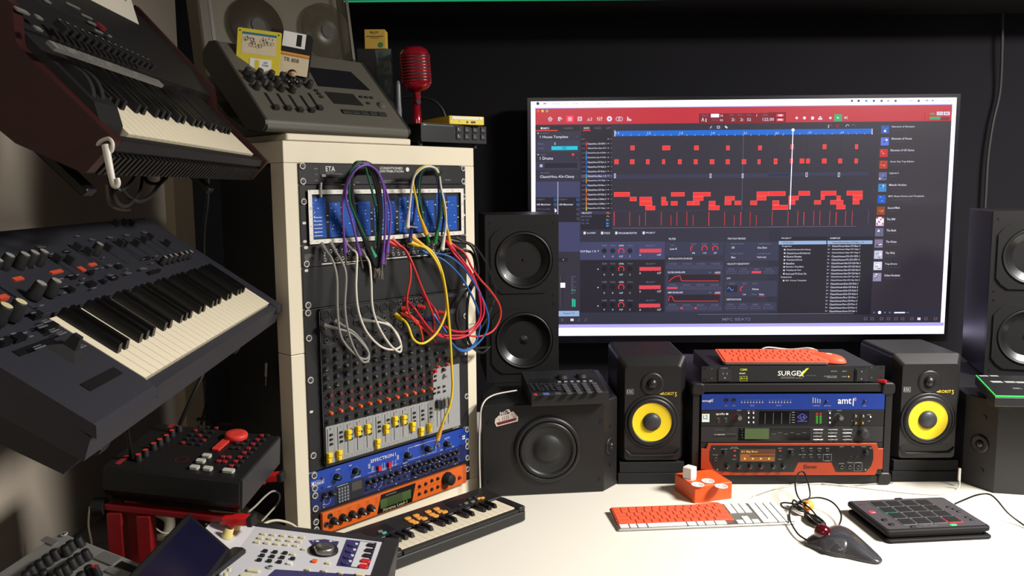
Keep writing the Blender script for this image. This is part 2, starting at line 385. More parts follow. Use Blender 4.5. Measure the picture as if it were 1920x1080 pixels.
for i, x in enumerate(chx):
    g.rect(x-.0052, yb+.012, x-.0036, yg-.006, W+.0003, vblk)       # fader slots
    g.text(str(i+1), x+.002, yg-.009, x+.004, yg-.005, W+.0004, vblk)
    g.frame(x-.008, yb+.002, x+.007, yb+.008, .0004, W+.0004, dgryp)
for k in range(4): xx = xr+.010+.0125*k; g.rect(xx, yb+.014, xx+.0016, yb+.085, W+.0003, vblk)
g.rect(xr+.004, .0075, X1-.006, .0115, W+.0006, vblk); g.text('RACK MIXER', X1-.030, .0083, X1-.009, .0107, W+.0009, wht)
for k in range(40):
    x = random.choice(chx); y = random.uniform(yg+.004, yt0); g.rect(x-.006, y, x-.0035, y+.0007, W+.0004, dgryp)
g.build('channel_graphics', mx_)
# fader caps
fm = G(); fm.box(-.0055, -.011, .001, .0055, .011, .006, yelp); fm.prism([(-.0055, .001), (.0055, .001), (.0055, .0115), (-.0055, .0115)], .006, .011, yelp, .0012); fm.prism([(-.0048, -.011), (.0048, -.011), (.0048, -.0015), (-.0048, -.0015)], .006, .0095, yelp, .0012); fm = fm.mesh('fader_cap')
fy = [(130, 1008), (195, 990), (253, 860), (313, 837), (375, 824), (437, 918), (492, 825), (546, 774), (600, 766), (657, 810), (710, 842), (761, 817)]
for x, q in zip(chx, fy): inst(fm, 'fader_cap', mx_, (x-.0044, P(*q, .016)[1], W), label='yellow fader cap')
fm2 = G(); fm2.box(-.005, -.010, .001, .005, .010, .009, blk2); fm2 = fm2.mesh('fader_cap')
inst(fm2, 'fader_cap', mx_, (xr+.0108, P(805, 670, .014)[1], W), label='black fader cap'); inst(fm2, 'fader_cap', mx_, (xr+.0233, P(828, 672, .014)[1], W), label='black fader cap')
fm3 = G(); fm3.box(-.0045, -.010, .001, .0045, .010, .009, steel); fm3 = fm3.mesh('fader_cap')
for k in (2, 3): inst(fm3, 'fader_cap', mx_, (xr+.0108+.0125*k, P(900, 655, .014)[1]+.003, W), label='grey fader cap')
bm_ = G(); bm_.prism(rrect(-.0034, -.0022, .0034, .0022, .0009, 2), 0, .004, rub, .0005); bm_ = bm_.mesh('mute_button')
pr = {0: 3, 1: 3, 2: 1, 3: 1, 4: 2, 5: 3, 6: 1, 7: 1, 8: 1, 9: 2, 10: 3, 11: 3}
for i, x in enumerate(chx):
    for k in range(3):
        y = yg-.020-k*.0105
        if abs(y-P(*fy[i], .016)[1]) > .012 or True: inst(bm_, 'mute_button', mx_, (x+.0045, y, W))
# knobs: eight rows per strip
kr = [(yt0-.012)-(yt0-.012-(yg+.010))*k/8 for k in range(9)]
redc = mat('dark_red_cap', (120, 32, 40), .4); blc = mat('dull_blue_cap', (48, 52, 72), .4); orc = mat('orange_cap', (232, 92, 42), .4); dkc = mat('knob_grey', (38, 39, 41), .45)
n = 0; stuff = G()
for j, y in enumerate(kr):
    for i, x in enumerate(chx):
        c = {7: orc, 5: redc, 6: redc, 3: blc}.get(j, dkc); xo = x+(.0038 if j in (5, 6, 7) else -.0034)
        m = knob_mesh(.0060 if j != 7 else .0044, .0095, c if j == 7 else dkc, gryp if j in (2, 4) else None, c)
        if n < 100: inst(m, 'knob', mx_, (xo, y, W), (0, 0, random.uniform(-2, 2)))
        else:
            stuff.lathe(xo, y, [(.006, W), (.006, W+.003), (.005, W+.009), (.0001, W+.0095)], dkc, 12)
        n += 1
for i, x in enumerate(chx):
    for j in range(8): stuff.cyl(x+(-.005 if j in (5, 6, 7) else .0052), kr[j]-.004, W, W+.004, .0022, dkc, seg=8)
stuff.build('small_controls', mx_, kind='stuff')
for q, c in (((820, 432), orc), ((880, 415), orc), ((800, 460), redp), ((855, 450), redc), ((862, 490), steel), ((808, 345), dkc), ((860, 340), dkc), ((820, 385), redc), ((875, 380), redc)):
    a = P(*q, W+.006); inst(knob_mesh(.0036 if c in (orc,) else .005, .009, c if c in (orc, redp, steel) else dkc, None, c), 'master_knob', mx_, (a[0], a[1], W))
for q in ((800, 490), (800, 518), (795, 570), (822, 562), (795, 600), (822, 592), (855, 555), (858, 585)):
    a = P(*q, W+.003); inst(bm_, 'master_button', mx_, (a[0], a[1], W))
# mic sockets and line jacks
sk = G(); sk.lathe(0, 0, [(.0118, .0003), (.0118, .0018), (.0102, .0018), (.0100, -.002)], dkc, 20); sk.disc(0, 0, .0101, .0005, vblk, 18); sk = sk.mesh('microphone_socket')
ljm = G(); ljm.lathe(0, 0, [(.0038, .0004), (.0038, .003), (.0056, .003), (.006, .0005)], dkst, 14); ljm.disc(0, 0, .004, .0006, vblk, 12); ljm = ljm.mesh('line_jack')
for i, x in enumerate(chx[:8]):
    inst(sk, 'microphone_socket', mx_, (x, P(105, 105)[1], W))
    inst(ljm, 'line_jack', mx_, (x, P(95, 178)[1], W)); inst(ljm, 'line_jack', mx_, (x, P(108, 265)[1], W))
for i in range(5):
    x = chx[8]-.006+i*.0165
    for y in (P(575, 22)[1], P(590, 65)[1], P(600, 105)[1], P(610, 160)[1]): inst(ljm, 'line_jack', mx_, (x, y, W))
g = G(); g.rect(X1-.046, .304, X1-.004, .354, W+.0003, mat('panel_grey', (60, 60, 61), .5)); g.rect(X1-.040, .316, X1-.012, .346, W+.0006, vblk); g.build('meter_window', mx_)
holes(mx_, ((.0085, .135),)); holes(mx_, ((.4745, .192),), None, .0075, .0074)
screws(mx_, [(.0085, .297), (.0085, .352-.055*.0), (.0085, .205), (.0085, .037), (.4745, .29), (.4745, .08)], .0078)

# ------------------------------------------------ effects units
e4 = crop(560, 790, 4.0)
ebl = mat('effects_blue', (24, 62, 156), .4)
ef, h = unit('delay_unit', 'bright blue one unit delay processor with two red switches under the mixer', 'effects unit', .1375, .1835, .2, ebl)
P = lambda x, y, w_=0: L(ef, *e4(x, y), w_); g = G()
tx(g, P, 'EFFECTRON I', 540, 288, 728, 313)
for k in range(4): a = P(520, 300+k*6); g.rect(a[0], .026-k*.003, a[0]+.006, .0272-k*.003, .0006, wht); b = P(735, 250); g.rect(b[0], .026-k*.003, b[0]+.006, .0272-k*.003, .0006, wht)
for s, x0, y0, x1, y1 in [('INPUT', 278, 360, 312, 370), ('MIX', 378, 328, 398, 338), ('DELAY TIME', 625, 362, 690, 371), ('FEEDBACK', 410, 420, 465, 429), ('WIDTH', 780, 313, 812, 322), ('MODULATION', 872, 180, 942, 190), ('SPEED', 930, 250, 955, 259), ('OUTPUT', 1092, 126, 1134, 136), ('LIMIT', 1060, 212, 1085, 221), ('DRY', 1150, 186, 1165, 195), ('LINE', 215, 489, 238, 498)]: tx(g, P, s, x0, y0, x1, y1)
for x in (545, 622, 640, 700, 722):
    for k in range(4): a = P(x, 345+k*12-(x-545)*.28); g.rect(a[0], a[1], a[0]+(.007 if x == 545 else .003), a[1]+.001, .0006, wht)
a = P(820, 205); b = P(1030, 250); g.line((a[0], .037), (b[0], .037), .0006, .0006, wht); g.line((b[0], .037), (b[0], .007), .0006, .0006, wht); g.line((a[0], .037), (a[0], .031), .0006, .0006, wht); g.line((a[0], .007), (b[0], .007), .0006, .0006, wht)
a = P(518, 410); b = P(750, 340); g.line((a[0], .006), (b[0], .006), .0005, .0006, wht)
a = P(95, 500); g.frame(a[0], .0155, a[0]+.033, .0255, .0005, .0006, wht); g.text('DeltaLab', a[0]+.009, .017, a[0]+.031, .024, .0007, wht); g.rect(a[0]+.002, .0172, a[0]+.007, .024, .0007, wht)
a = P(1230, 135); g.rect(a[0]-.002, .022, a[0]+.008, .026, .0006, wht); g.rect(a[0]-.002, .016, a[0]+.008, .020, .0006, wht)
g.build('lettering', ef)
teal = mat('teal_print', (70, 150, 150), .5)
for x, y in ((305, 425), (445, 380), (832, 260), (985, 212), (1125, 175)):
    c = P(x, y, .012); gg = G()
    for k in range(11):
        t = -2.3+k*.46; gg.line((c[0]+.0092*math.sin(t), c[1]+.0092*math.cos(t)), (c[0]+.0112*math.sin(t), c[1]+.0112*math.cos(t)), .0005, .0006, wht)
    gg.build('dial_scale', ef); knob(ef, c[0], c[1], .0082, .015, rub, teal, name='knob')
for x, y in ((604, 352), (682, 328)): c = P(x, y, .004); G().box(c[0]-.0038, c[1]-.0062, 0, c[0]+.0038, c[1]+.0062, .007, redp).build('rocker_switch', ef, label='red rocker switch')
for x, y in ((172, 428), (176, 498), (1208, 112), (1208, 180)): c = P(x, y); inst(knob_mesh(.0028, .002, blk2, None, dkc), 'bolt', ef, (c[0], c[1], 0))
c = P(1050, 178); inst(jm, 'jack', ef, (c[0], c[1], 0))
screws(ef, [(.009, .039), (.009, .010), (.474, .039), (.474, .008)], .0078)
# dark blue module
dbl = mat('navy_panel', (28, 40, 92), .45)
db, h = unit('synth_module', 'navy blue sound module with grey keypad and rows of small black knobs', 'synthesizer module', .0930, .1372, .2, dbl)
P = lambda x, y, w_=0: L(db, *e4(x, y), w_); g = G()
a = P(275, 508); g.rect(a[0], .001, .142, .043, .0005, mat('module_dark', (30, 34, 44), .5)); g.rect(.108, .020, .136, .040, .0009, mat('lcd_window', (70, 66, 66), .3))
for k in range(60):
    x = random.uniform(.15, .45); y = random.choice((.002, .012, .022, .040)); g.rect(x, y, x+random.uniform(.002, .006), y+.0011, .0007, wht if random.random() < .4 else gryp)
arc = mat('light_blue_arc', (90, 110, 200), .5)
for x in (.040, .186): g.lathe(x, .018, [(.008, .0008), (.0105, .0008)], arc, 18)
g.text('SUPERNOVA', .068, .0410, .098, .0430, .0008, wht)
g.build('lettering', db)
kg = mat('key_grey', (120, 124, 130), .5); bt = G().prism(rrect(-.0028, -.0024, .0028, .0024, .0006, 2), 0, .003, kg, .0004).mesh('keypad_button')
for i in range(4):
    for j in range(5): inst(bt, 'keypad_button', db, (.072+i*.0078, .006+j*.0072, .0005))
for k in range(6): knob(db, .153+k*.0172, .030, .0055, .012, rub, gryp)
for k in range(12): knob(db, .262+k*.0158, .033, .0052, .012, rub, gryp)
for k in range(10): knob(db, .290+k*.0158, .0155, .0052, .012, rub, gryp)
for k in range(2): knob(db, .033+k*.018, .032, .0062, .013, rub, gryp)
for x in (.030,): inst(jm, 'jack', db, (x, .008, 0))
b2 = G().prism(rrect(-.004, -.0022, .004, .0022, .0006, 2), 0, .003, rub, .0004).mesh('button')
for k in range(8): inst(b2, 'button', db, (.150+k*.0165, .0125+.0015*(k % 2), 0))
screws(db, [(.009, .038), (.009, .008), (.474, .038), (.474, .008)], .0078)
# orange synth module
orp = mat('orange_panel', (212, 96, 32), .4)
o0 = RC-RA*.2413-RB*.0035
om = thing('orange_synth_module', 'orange sound module with dark display and large black dial at the rack bottom', 'synthesizer module', (o0.x, o0.y, DZ+.0405), (PI/2, 0, RY))
g = G(); g.box(0, .0005, -.003, .4826, .0520, 0, blk); g.build('rack_ear', om)
g = G(); g.box(.022, .001, -.2, .460, .0505, -.0035, vblk); g.build('chassis', om)
g = G(); g.box(.0205, -.0008, .0002, .4615, .0475, .010, orp); g.build('front_panel', om, bev=.001)
W2 = .0102; P = lambda x, y, w_=W2: L(om, *e4(x, y), w_); g = G()
a = P(588, 680); b = P(850, 590); c = P(878, 468); d = P(618, 548)
g.poly([(a[0], .001), (b[0], .001), (c[0], .0455), (d[0], .0455)], W2+.0003, mat('display_black', (18, 18, 16), .2))
g.rect(a[0]+.010, .012, b[0]-.003, .034, W2+.0008, mat('lcd_green', (72, 90, 50), .25)); g.rect(a[0]+.030, .0125, b[0]-.03, .0335, W2+.001, mat('lcd_green2', (60, 76, 42), .25))
g.text('Xtreme Lead-1', a[0]+.016, .003, b[0]-.016, .0105, W2+.0006, mat('pale_green_print', (170, 180, 140), .5)); g.text('synthesizer', d[0]+.014, .038, d[0]+.046, .042, W2+.0006, gryp)
orl = mat('dark_orange_print', (120, 55, 20), .5)
g.line((.022, .0265), (a[0]-.001, .0265), .0005, W2+.0004, orl); g.line((b[0]+.004, .0265), (.42, .0265), .0005, W2+.0004, orl)
for k in range(5):
    for j in range(3): g.rect(.062+k*.026, .030+j*.005, .062+k*.026+.008, .031+j*.005, W2+.0004, orl)
g.build('display', om)
for x, y in ((275, 752), (345, 727), (415, 702), (485, 680), (550, 655)): c = P(x, y, W2+.009); knob(om, c[0], c[1], .0088, .014, rub, wht, z=W2, rz=-2.4)
for x, y in ((905, 487), (952, 467), (998, 443), (1042, 428), (904, 543), (952, 525), (998, 508), (1042, 490)): c = P(x, y); inst(knob_mesh(.0042, .004, rub), 'button', om, (c[0], c[1], W2))
for x, y in ((235, 706), (208, 770)): c = P(x, y); inst(ljm, 'jack', om, (c[0], c[1], W2))
c = P(1135, 440, W2+.012); knob(om, c[0], c[1]+.001, .0175, .02, rub, None, z=W2, name='data_dial'); c = P(1205, 422); inst(knob_mesh(.0048, .005, redc), 'button', om, (c[0], c[1], W2))
screws(om, [(.009, .030), (.009, .012), (.474, .030)], .0078)
# ------------------------------------------------ television with music software
KT = 1.19
tv = thing('television', 'large wall television showing music software with a red toolbar and rows of red notes', 'television', (.058*KT, 2.412*KT, 1.55+.242*KT), (PI/2, 0, -.015))
W, H = 1.2*KT, .675*KT
g = G(); g.rbox(-.012, -H-.026, -.055, W+.012, .012, -.004, mat('bezel_black', (16, 15, 20), .25), .006, .003)
g.build('housing', tv)
g = G(); bz = mat('bezel_black', (16, 15, 20), .25)
g.box(-.012, -H-.026, -.004, W+.012, -H, .002, bz); g.box(-.012, 0, -.004, W+.012, .012, .002, bz); g.box(-.012, -H, -.004, 0, 0, .002, bz); g.box(W, -H, -.004, W+.012, 0, .002, bz); g.build('bezel', tv)
g = G(); g.box(W*.3, -H*.75, -.124, W*.7, -H*.25, -.0555, blk); g.build('mounting_bracket', tv)
def em(n, rgb, s=1.): return mat('screen_'+n, rgb, .25, emit=s)
s_w = em('white', (228, 220, 255), 2.3); s_lav = em('lavender', (176, 168, 240), 1.1); s_bg = em('background', (52, 48, 62)); s_pan = em('panel', (56, 57, 82)); s_dk = em('dark', (36, 33, 46)); s_rd = em('toolbar_red', (196, 48, 62)); s_note = em('note_red', (244, 58, 58)); s_pink = em('note_edge', (255, 120, 115)); s_tx = em('text', (226, 224, 245)); s_dt = em('dim_text', (112, 110, 140)); s_bl = em('ruler_blue', (20, 108, 215)); s_cy = em('cyan', (20, 200, 225)); s_gr = em('green', (45, 175, 110)); s_or = em('orange', (240, 150, 50)); s_sel = em('selection', (150, 180, 225)); s_vel = em('velocity_red', (225, 70, 85)); s_ln = em('line', (70, 68, 90)); s_drd = em('deep_red', (130, 30, 42)); s_ylw = em('yellow', (235, 215, 60)); s_mid = em('mid_panel', (50, 49, 66)); s_bk2 = em('track_blue', (66, 68, 104)); s_dl = em('deep_line', (58, 52, 70)); s_lb = em('light_blue', (70, 150, 235)); s_teal = em('teal', (40, 190, 160))
scn = G(); scn.rect(0, -H, W, 0, .0, s_w); scn = scn.build('screen', tv)
ui = G()
A1, A2, A3, A4 = crop(980, 170, 3.84), crop(1440, 170, 4), crop(980, 400, 3.84), crop(1440, 400, 4)
lay = [.0004]
def TP(c, x, y): return L(tv, *c(x, y))
def R(c, x0, y0, x1, y1, m, z=1):
    ym = (y0+y1)/2; xm = (x0+x1)/2; ui.rect(TP(c, x0, ym)[0], TP(c, xm, y1)[1], TP(c, x1, ym)[0], TP(c, xm, y0)[1], .0003*z, m)
def Tt(c, s, x0, y0, x1, y1, m=None, z=8):
    a, b = TP(c, x0, y1), TP(c, x1, y0); ui.text(s, a[0], a[1], b[0], b[1], .0003*z, m or s_tx)
def Fr(c, x0, y0, x1, y1, m, w=.0008, z=6):
    a, b = TP(c, x0, y0), TP(c, x1, y1); ui.frame(a[0], b[1], b[0], a[1], w, .0003*z, m)
def Ln(c, pts, m, w=.001, z=7):
    q = [TP(c, *p) for p in pts]
    for a, b in zip(q, q[1:]): ui.line(a, b, w, .0003*z, m)
def Ds(c, x, y, r, m, z=7): a = TP(c, x, y); ui.disc(a[0], a[1], r, .0003*z, m, 12)
def Rg(c, x, y, r, m, w=.0016, z=8, a0=-2.3, a1=2.3):
    q = TP(c, x, y); n = 10
    for k in range(n):
        t0 = a0+(a1-a0)*k/n; t1 = a0+(a1-a0)*(k+1)/n
        ui.line((q[0]+r*math.sin(t0), q[1]+r*math.cos(t0)), (q[0]+r*math.sin(t1), q[1]+r*math.cos(t1)), w, .0003*z, m)
# desktop strips: menu bar, window
a = TP(A1, 90, 130); b = TP(A4, 1285, 818)
wx0, wy1, wx1, wy0 = a[0], a[1], b[0]+.004, b[1]
ui.rect(0, -H, W, -H+.05, .0001, s_w); ui.rect(0, wy0-.012, wx1+.012, wy0, .0002, s_lav); ui.rect(wx0-.004, wy1, wx1, wy1+.003, .0002, s_lav)
ui.rect(wx0, wy0, wx1, wy1, .0003, s_bg)
c = TP(A1, 90, 245); ui.rect(wx0, c[1], wx1, wy1, .0006, s_rd)
Tt(A1, 'MPC Beats', 150, 84, 270, 102, em('menu_text', (90, 88, 120)))
for s, x0, x1 in (('File', 298, 333), ('Edit', 364, 402), ('Tools', 433, 485), ('View', 516, 564), ('Help', 595, 640)): Tt(A1, s, x0, 84, x1, 102, em('menu_text', (90, 88, 120)))
Ds(A1, 109, 93, .0055, em('menu_dark', (40, 40, 70)))
Tt(A2, 'Fri 18:48', 995, 68, 1088, 83, em('menu_text', (90, 88, 120))); Tt(A2, 'AMP Music Lab', 1162, 66, 1328, 82, em('menu_text', (90, 88, 120)))
for x, m in ((628, 'menu_text'), (678, 'menu_dark'), (735, 'lb'), (792, 'menu_text'), (850, 'menu_text'), (900, 'ml'), (955, 'menu_text'), (1128, 'menu_text')):
    Ds(A2, x, 77, .0045, {'lb': s_lb, 'ml': em('menu_light', (190, 186, 220))}.get(m, MATS.get('screen_'+m)))
for k in range(3): R(A2, 1348, 68+k*6, 1370, 71+k*6, em('menu_text', (90, 88, 120)), 5)
for x, m in ((111, em('close', (240, 90, 80))), (143, em('minimise', (245, 190, 90))), (175, em('zoom', (90, 200, 100)))): Ds(A1, x, 147, .0045, m)
R(A1, 312, 178, 368, 228, em('active_red', (250, 50, 80)), 3)
# toolbar icons
for x in (198,): Ln(A1, [(182, 206), (198, 190), (214, 206)], s_tx, .0022); Fr(A1, 188, 204, 208, 220, s_tx, .0018)
R(A1, 255, 190, 275, 196, s_tx, 5); R(A1, 255, 200, 285, 206, s_tx, 5); R(A1, 255, 211, 270, 218, s_tx, 5); R(A1, 255, 190, 259, 218, s_tx, 5)
for i in range(2):
    for j in range(2): Fr(A1, 326+15*i, 190+15*j, 339+15*i, 203+15*j, s_tx, .0012)
Fr(A1, 396, 188, 426, 218, s_tx, .002); Fr(A1, 402, 196, 420, 210, s_tx, .0012)
for k, hh in enumerate((12, 22, 8, 26)): R(A1, 466+9*k, 218-hh, 470+9*k, 218, s_tx, 5)
for k, yy in enumerate((198, 208, 194)): R(A1, 538+14*k, 188, 541+14*k, 218, s_tx, 5); R(A1, 534+14*k, yy, 545+14*k, yy+5, s_tx, 6)
Ds(A1, 624, 203, .009, s_tx); Ds(A1, 624, 203, .003, s_rd, 8)
Rg(A1, 686, 204, .007, s_tx, .0016, 8, -3.1, 3.1); Rg(A1, 704, 204, .007, s_tx, .0016, 8, -3.1, 3.1)
for k, hh in enumerate((30, 18, 12)): R(A1, 752+11*k, 218-hh, 760+11*k, 218, s_tx, 5)
# transport display
R(A1, 1270, 162, 1893, 236, s_drd, 3); R(A2, 0, 162, 132, 236, s_drd, 3)
R(A1, 1355, 168, 1413, 192, s_w, 4); Tt(A1, 'TRACK', 1285, 172, 1338, 188, s_dt)
for s, x0, x1, y0, y1 in [('16', 1421, 1441, 172, 188), ('02', 1419, 1441, 206, 220), ('2:', 1502, 1528, 198, 219), ('2:', 1565, 1590, 198, 219), ('52', 1614, 1643, 198, 219), ('122.00', 1726, 1808, 196, 218)]: Tt(A1, s, x0, y0, x1, y1)
for s, x0, x1 in (('BAR', 1488, 1518), ('BEAT', 1545, 1580), ('TICK', 1612, 1642), ('BPM', 1728, 1760)): Tt(A1, s, x0, 170, x1, 182, s_dt)
Tt(A1, 'SEQ', 1360, 207, 1405, 219, s_dt)
for y in (168, 200): R(A1, 1826, y, 1881, y+20, s_vel, 5)
Tt(A1, 'TAP', 1838, 172, 1868, 185, s_w, 9); Tt(A1, 'SYNC', 1836, 203, 1870, 216, s_w, 9)
Ln(A1, [(1288, 222), (1296, 196), (1304, 222)], s_tx, .002); R(A1, 1316, 200, 1322, 226, s_tx, 6); Ln(A1, [(1684, 170), (1684, 186)], s_tx, .0016)
for x, r in ((214, .0045), (272, .0052), (332, .0062), (466, .0042)): Ds(A2, x, 205, r, s_tx)
Rg(A2, 332, 205, .006, s_rd, .001, 9); R(A2, 375, 205, 406, 218, s_tx, 5); R(A2, 384, 192, 398, 202, s_tx, 5)
R(A2, 496, 177, 553, 228, s_gr, 4); ui.poly([TP(A2, 516, 194), TP(A2, 516, 213), TP(A2, 533, 203)], .0024, s_tx)
ui.poly([TP(A2, 572, 192), TP(A2, 572, 214), TP(A2, 586, 203)], .0024, s_tx); R(A2, 589, 192, 593, 214, s_tx, 5)
R(A2, 1212, 196, 1292, 215, s_gr, 5); R(A2, 1292, 198, 1360, 222, s_drd, 4); R(A2, 1264, 158, 1310, 184, s_tx, 5); R(A2, 1316, 158, 1362, 184, s_tx, 5); Tt(A2, 'CPU', 1272, 164, 1302, 178, s_rd, 9); Tt(A2, 'MP', 1326, 164, 1352, 178, s_rd, 9); R(A2, 1214, 168, 1248, 180, s_gr, 5); R(A2, 1174, 165, 1176, 222, s_drd, 5)
# left inspector
R(A1, 92, 250, 412, 1100, s_bg, 2); R(A1, 92, 250, 412, 292, s_dk, 3); R(A1, 92, 284, 252, 291, s_note, 5)
Tt(A1, 'MIDI', 148, 264, 190, 278); Tt(A1, '+ AUDIO', 290, 264, 360, 278, s_dt); R(A1, 130, 264, 142, 278, s_tx, 6)
R(A1, 92, 296, 412, 356, s_mid, 3); R(A1, 92, 358, 412, 440, s_pan, 3); R(A1, 92, 446, 412, 508, s_mid, 3); R(A1, 92, 512, 412, 572, s_pan, 3); R(A1, 92, 580, 412, 650, s_mid, 3); R(A1, 92, 655, 412, 1160, s_bk2, 3)
R(A1, 158, 520, 395, 556, s_dk, 5)
for k in range(2):
    for j in range(2): R(A1, 124+10*k, 532+10*j, 132+10*k, 540+10*j, s_tx, 6)
for s, y in (('SEQUENCE', 303), ('TRACK', 456), ('PROGRAM', 587)): Tt(A1, s, 126, y, 190 if len(s) > 5 else 168, y+10, s_dt)
Tt(A1, '1 House Template', 125, 323, 326, 348, s_tx); Tt(A1, '1 Drums', 125, 476, 218, 498); Tt(A1, 'ClassicHou.-Kit-Classy', 124, 608, 372, 634)
Tt(A1, 'Bars', 112, 377, 150, 389, s_dt); Tt(A1, 'Loop', 112, 409, 154, 422, s_dt); Tt(A1, '2', 226, 374, 238, 389); R(A1, 207, 400, 395, 427, s_cy, 5); Rg(A1, 293, 413, .004, s_dk, .001, 8, -3.1, 3.1); Rg(A1, 306, 413, .004, s_dk, .001, 8, -3.1, 3.1)
Ds(A1, 362, 460, .0045, s_note)
for y in (308, 461): ui.poly([TP(A1, 104, y-4), TP(A1, 118, y-4), TP(A1, 111, y+5)], .0024, s_tx)
for y in (332, 485, 617): ui.poly([TP(A1, 387, y-2), TP(A1, 396, y-2), TP(A1, 391, y+4)], .0024, s_dt)
R(A1, 92, 768, 246, 940, s_dk, 5); R(A1, 258, 768, 410, 946, s_dk, 5); R(A1, 252, 655, 255, 940, s_tx, 5)
for x0, x1 in ((100, 202), (262, 364)):
    Tt(A1, 'INSERTS', x0, 779, x0+58, 789, s_dt); Tt(A1, 'AIR Maximizer', x0, 812, x1, 826)
Tt(A1, 'AIR Freq Shift', 100, 848, 198, 860, s_dt)
for y, m in ((785, s_lb), (820, s_lb), (853, s_dt), (888, s_dt), (922, s_dt)):
    for x in (234, 397): Rg(A1, x, y, .0042, m, .0012, 8, -3.1, 3.1)
ui.poly([TP(A1, 232, 848), TP(A1, 232, 876), TP(A1, 246, 866)], .0033, s_w)
# mixer strip under the inspector
R(A3, 255, 322, 326, 346, s_dk, 6); ui.poly([TP(A3, 288, 331), TP(A3, 297, 331), TP(A3, 292, 338)], .003, s_tx); R(A3, 285, 455, 289, 674, s_dk, 6); R(A3, 272, 500, 305, 534, s_w, 9)
for k in range(14): R(A3, 268, 458+k*16, 278, 460+k*16, s_dt, 7); R(A3, 348, 453+k*9.5 if k < 13 else 575, 386 if k % 4 == 0 else 366, 455+k*9.5, s_dt, 7)
R(A3, 354, 614, 366, 672, s_teal, 8); R(A3, 369, 618, 380, 672, s_teal, 8); R(A3, 354, 550, 364, 556, s_teal, 8); R(A3, 370, 550, 380, 556, s_teal, 8)
R(A3, 232, 702, 407, 741, s_sel, 8); Tt(A3, 'Outputs 1/2', 290, 713, 372, 727, s_dk, 11)
# track list and grid
R(A1, 420, 250, 640, 1000, s_dk, 2); R(A1, 420, 333, 640, 860, s_dk, 3)
for s, x0, x1, m in (('GRID', 438, 481, s_tx), ('WAVE', 515, 563, s_dt), ('LIST', 599, 636, s_dt)): Tt(A1, s, x0, 263, x1, 277, m)
R(A1, 432, 284, 488, 290, s_note, 5)
names = ['', 'ClassicHou.-CH SFX 1', 'ClassicHou-Syn-H.3', 'ClassicHou-Syn-H.2Nm', 'ClassicHou-Syn-H.1Nm', 'ClassicHou-CH Perc 2', 'ClassicHou-CH Kick 2', 'ClassicHou-CH Kick 1', 'ClassicHou-Bass 1 A', 'ClassicHou-CH Dpl.1', 'ClassicHou-CH Perc 1', 'ClassicHou-CH Snr 1', 'ClassicHou-CH Kick 2', 'ClassicHou-CdHat 3', 'ClassicHou-CdHat 1', 'ClassicHou-CH Clap 1']
trk = [s_dt, s_note, s_drd, s_lb, s_lb, s_bl, s_bl, s_bl, s_teal, s_or, s_bl, s_or, s_note, s_or, s_or, s_ylw]
for k, s in enumerate(names):
    y = 342+k*33.2
    if k == 8: R(A1, 420, y-6, 645, y+24, s_bk2, 4); R(A1, 645, y-8, 1920, y+22, s_pan, 2); R(A2, 0, 612, 755, 640, s_pan, 2)
    Tt(A1, 'A%02d' % (16-k) if k else 'B01', 424, y+2, 450, y+13, s_dt)
    R(A1, 455, y-6, 461, y+24, trk[k], 6) if k else None
    if s: Tt(A1, s, 466, y, 600, y+14)
    R(A1, 610, y+4, 622, y+7, s_tx, 6); R(A1, 634, y+2, 641, y+10, s_dt, 6)
R(A1, 420, 868, 640, 890, s_pan, 4)
for s, y, m in (('VELOCITY', 874, s_tx), ('MODIFIER', 899, s_dt), ('CC 133', 924, s_dt), ('CC 134', 948, s_dt)): Tt(A1, s, 422, y, 498 if len(s) > 6 else 476, y+13, m)
for y in (880, 905): Ln(A1, [(604, y+4), (612, y-6), (618, y+2), (624, y+4)], s_or, .0018)
for y in (931, 955, 973): R(A1, 602, y-6, 612, y+6, s_lb, 6); Ln(A1, [(614, y+6), (625, y-6)], s_lb, .0016)
for x in (884, 1119, 1355): R(A1, x, 330, x+1.5, 860, s_dl, 3)
for x in (60, 290, 540): R(A2, x, 330, x+1.5, 720, s_dl, 3)
R(A2, 0, 890, 755, 892, s_ln, 4); R(A1, 650, 860, 1920, 862, s_ln, 4)
R(A1, 1350, 250, 1440, 282, s_pan, 3); Ln(A1, [(1348, 272), (1360, 255)], s_tx, .002); Fr(A1, 1399, 254, 1418, 272, s_tx, .0016); Ds(A1, 1460, 259, .003, s_tx); Ds(A1, 1468, 266, .003, s_tx)
a = TP(A1, 662, 290); b = TP(A2, 782, 326); ui.rect(a[0], TP(A1, 662, 328)[1], b[0], a[1], .0012, s_bl); R(A1, 660, 286, 666, 330, s_tx, 6); R(A2, 776, 286, 782, 328, s_tx, 6)
for x, s in ((670, '1.1'), (898, '1.2'), (1130, '1.3'), (1358, '1.4'), (1590, '2.1'), (1820, '2.2')): Tt(A1, s, x, 297, x+22, 313)
for x, s in ((60, '2.2'), (303, '2.3'), (545, '2.4')): Tt(A2, s, x, 306, x+20, 320) if x > 100 else None
for k in range(22): R(A1, 662+57.6*k, 314, 664+57.6*k, 326, s_tx, 7)
for k in range(13): R(A2, 55+60.5*k, 318, 57+60.5*k, 328, s_tx, 7)
R(A1, 1582, 284, 1584.5, 860, s_dt, 5); Ln(A2, [(186, 290), (163, 890)], s_w, .0022, 9); Ds(A2, 186, 295, .005, s_w, 9)
def note(c, x0, y0, x1, y1):
    R(c, x0, y0, x1, y1, s_note, 5); Fr(c, x0, y0, x1, y1, s_pink, .0008, 6)
for x0, x1 in ((776, 805), (1005, 1061), (1234, 1266), (1465, 1489), (1695, 1720)): note(A1, x0, 396, x1, 428)
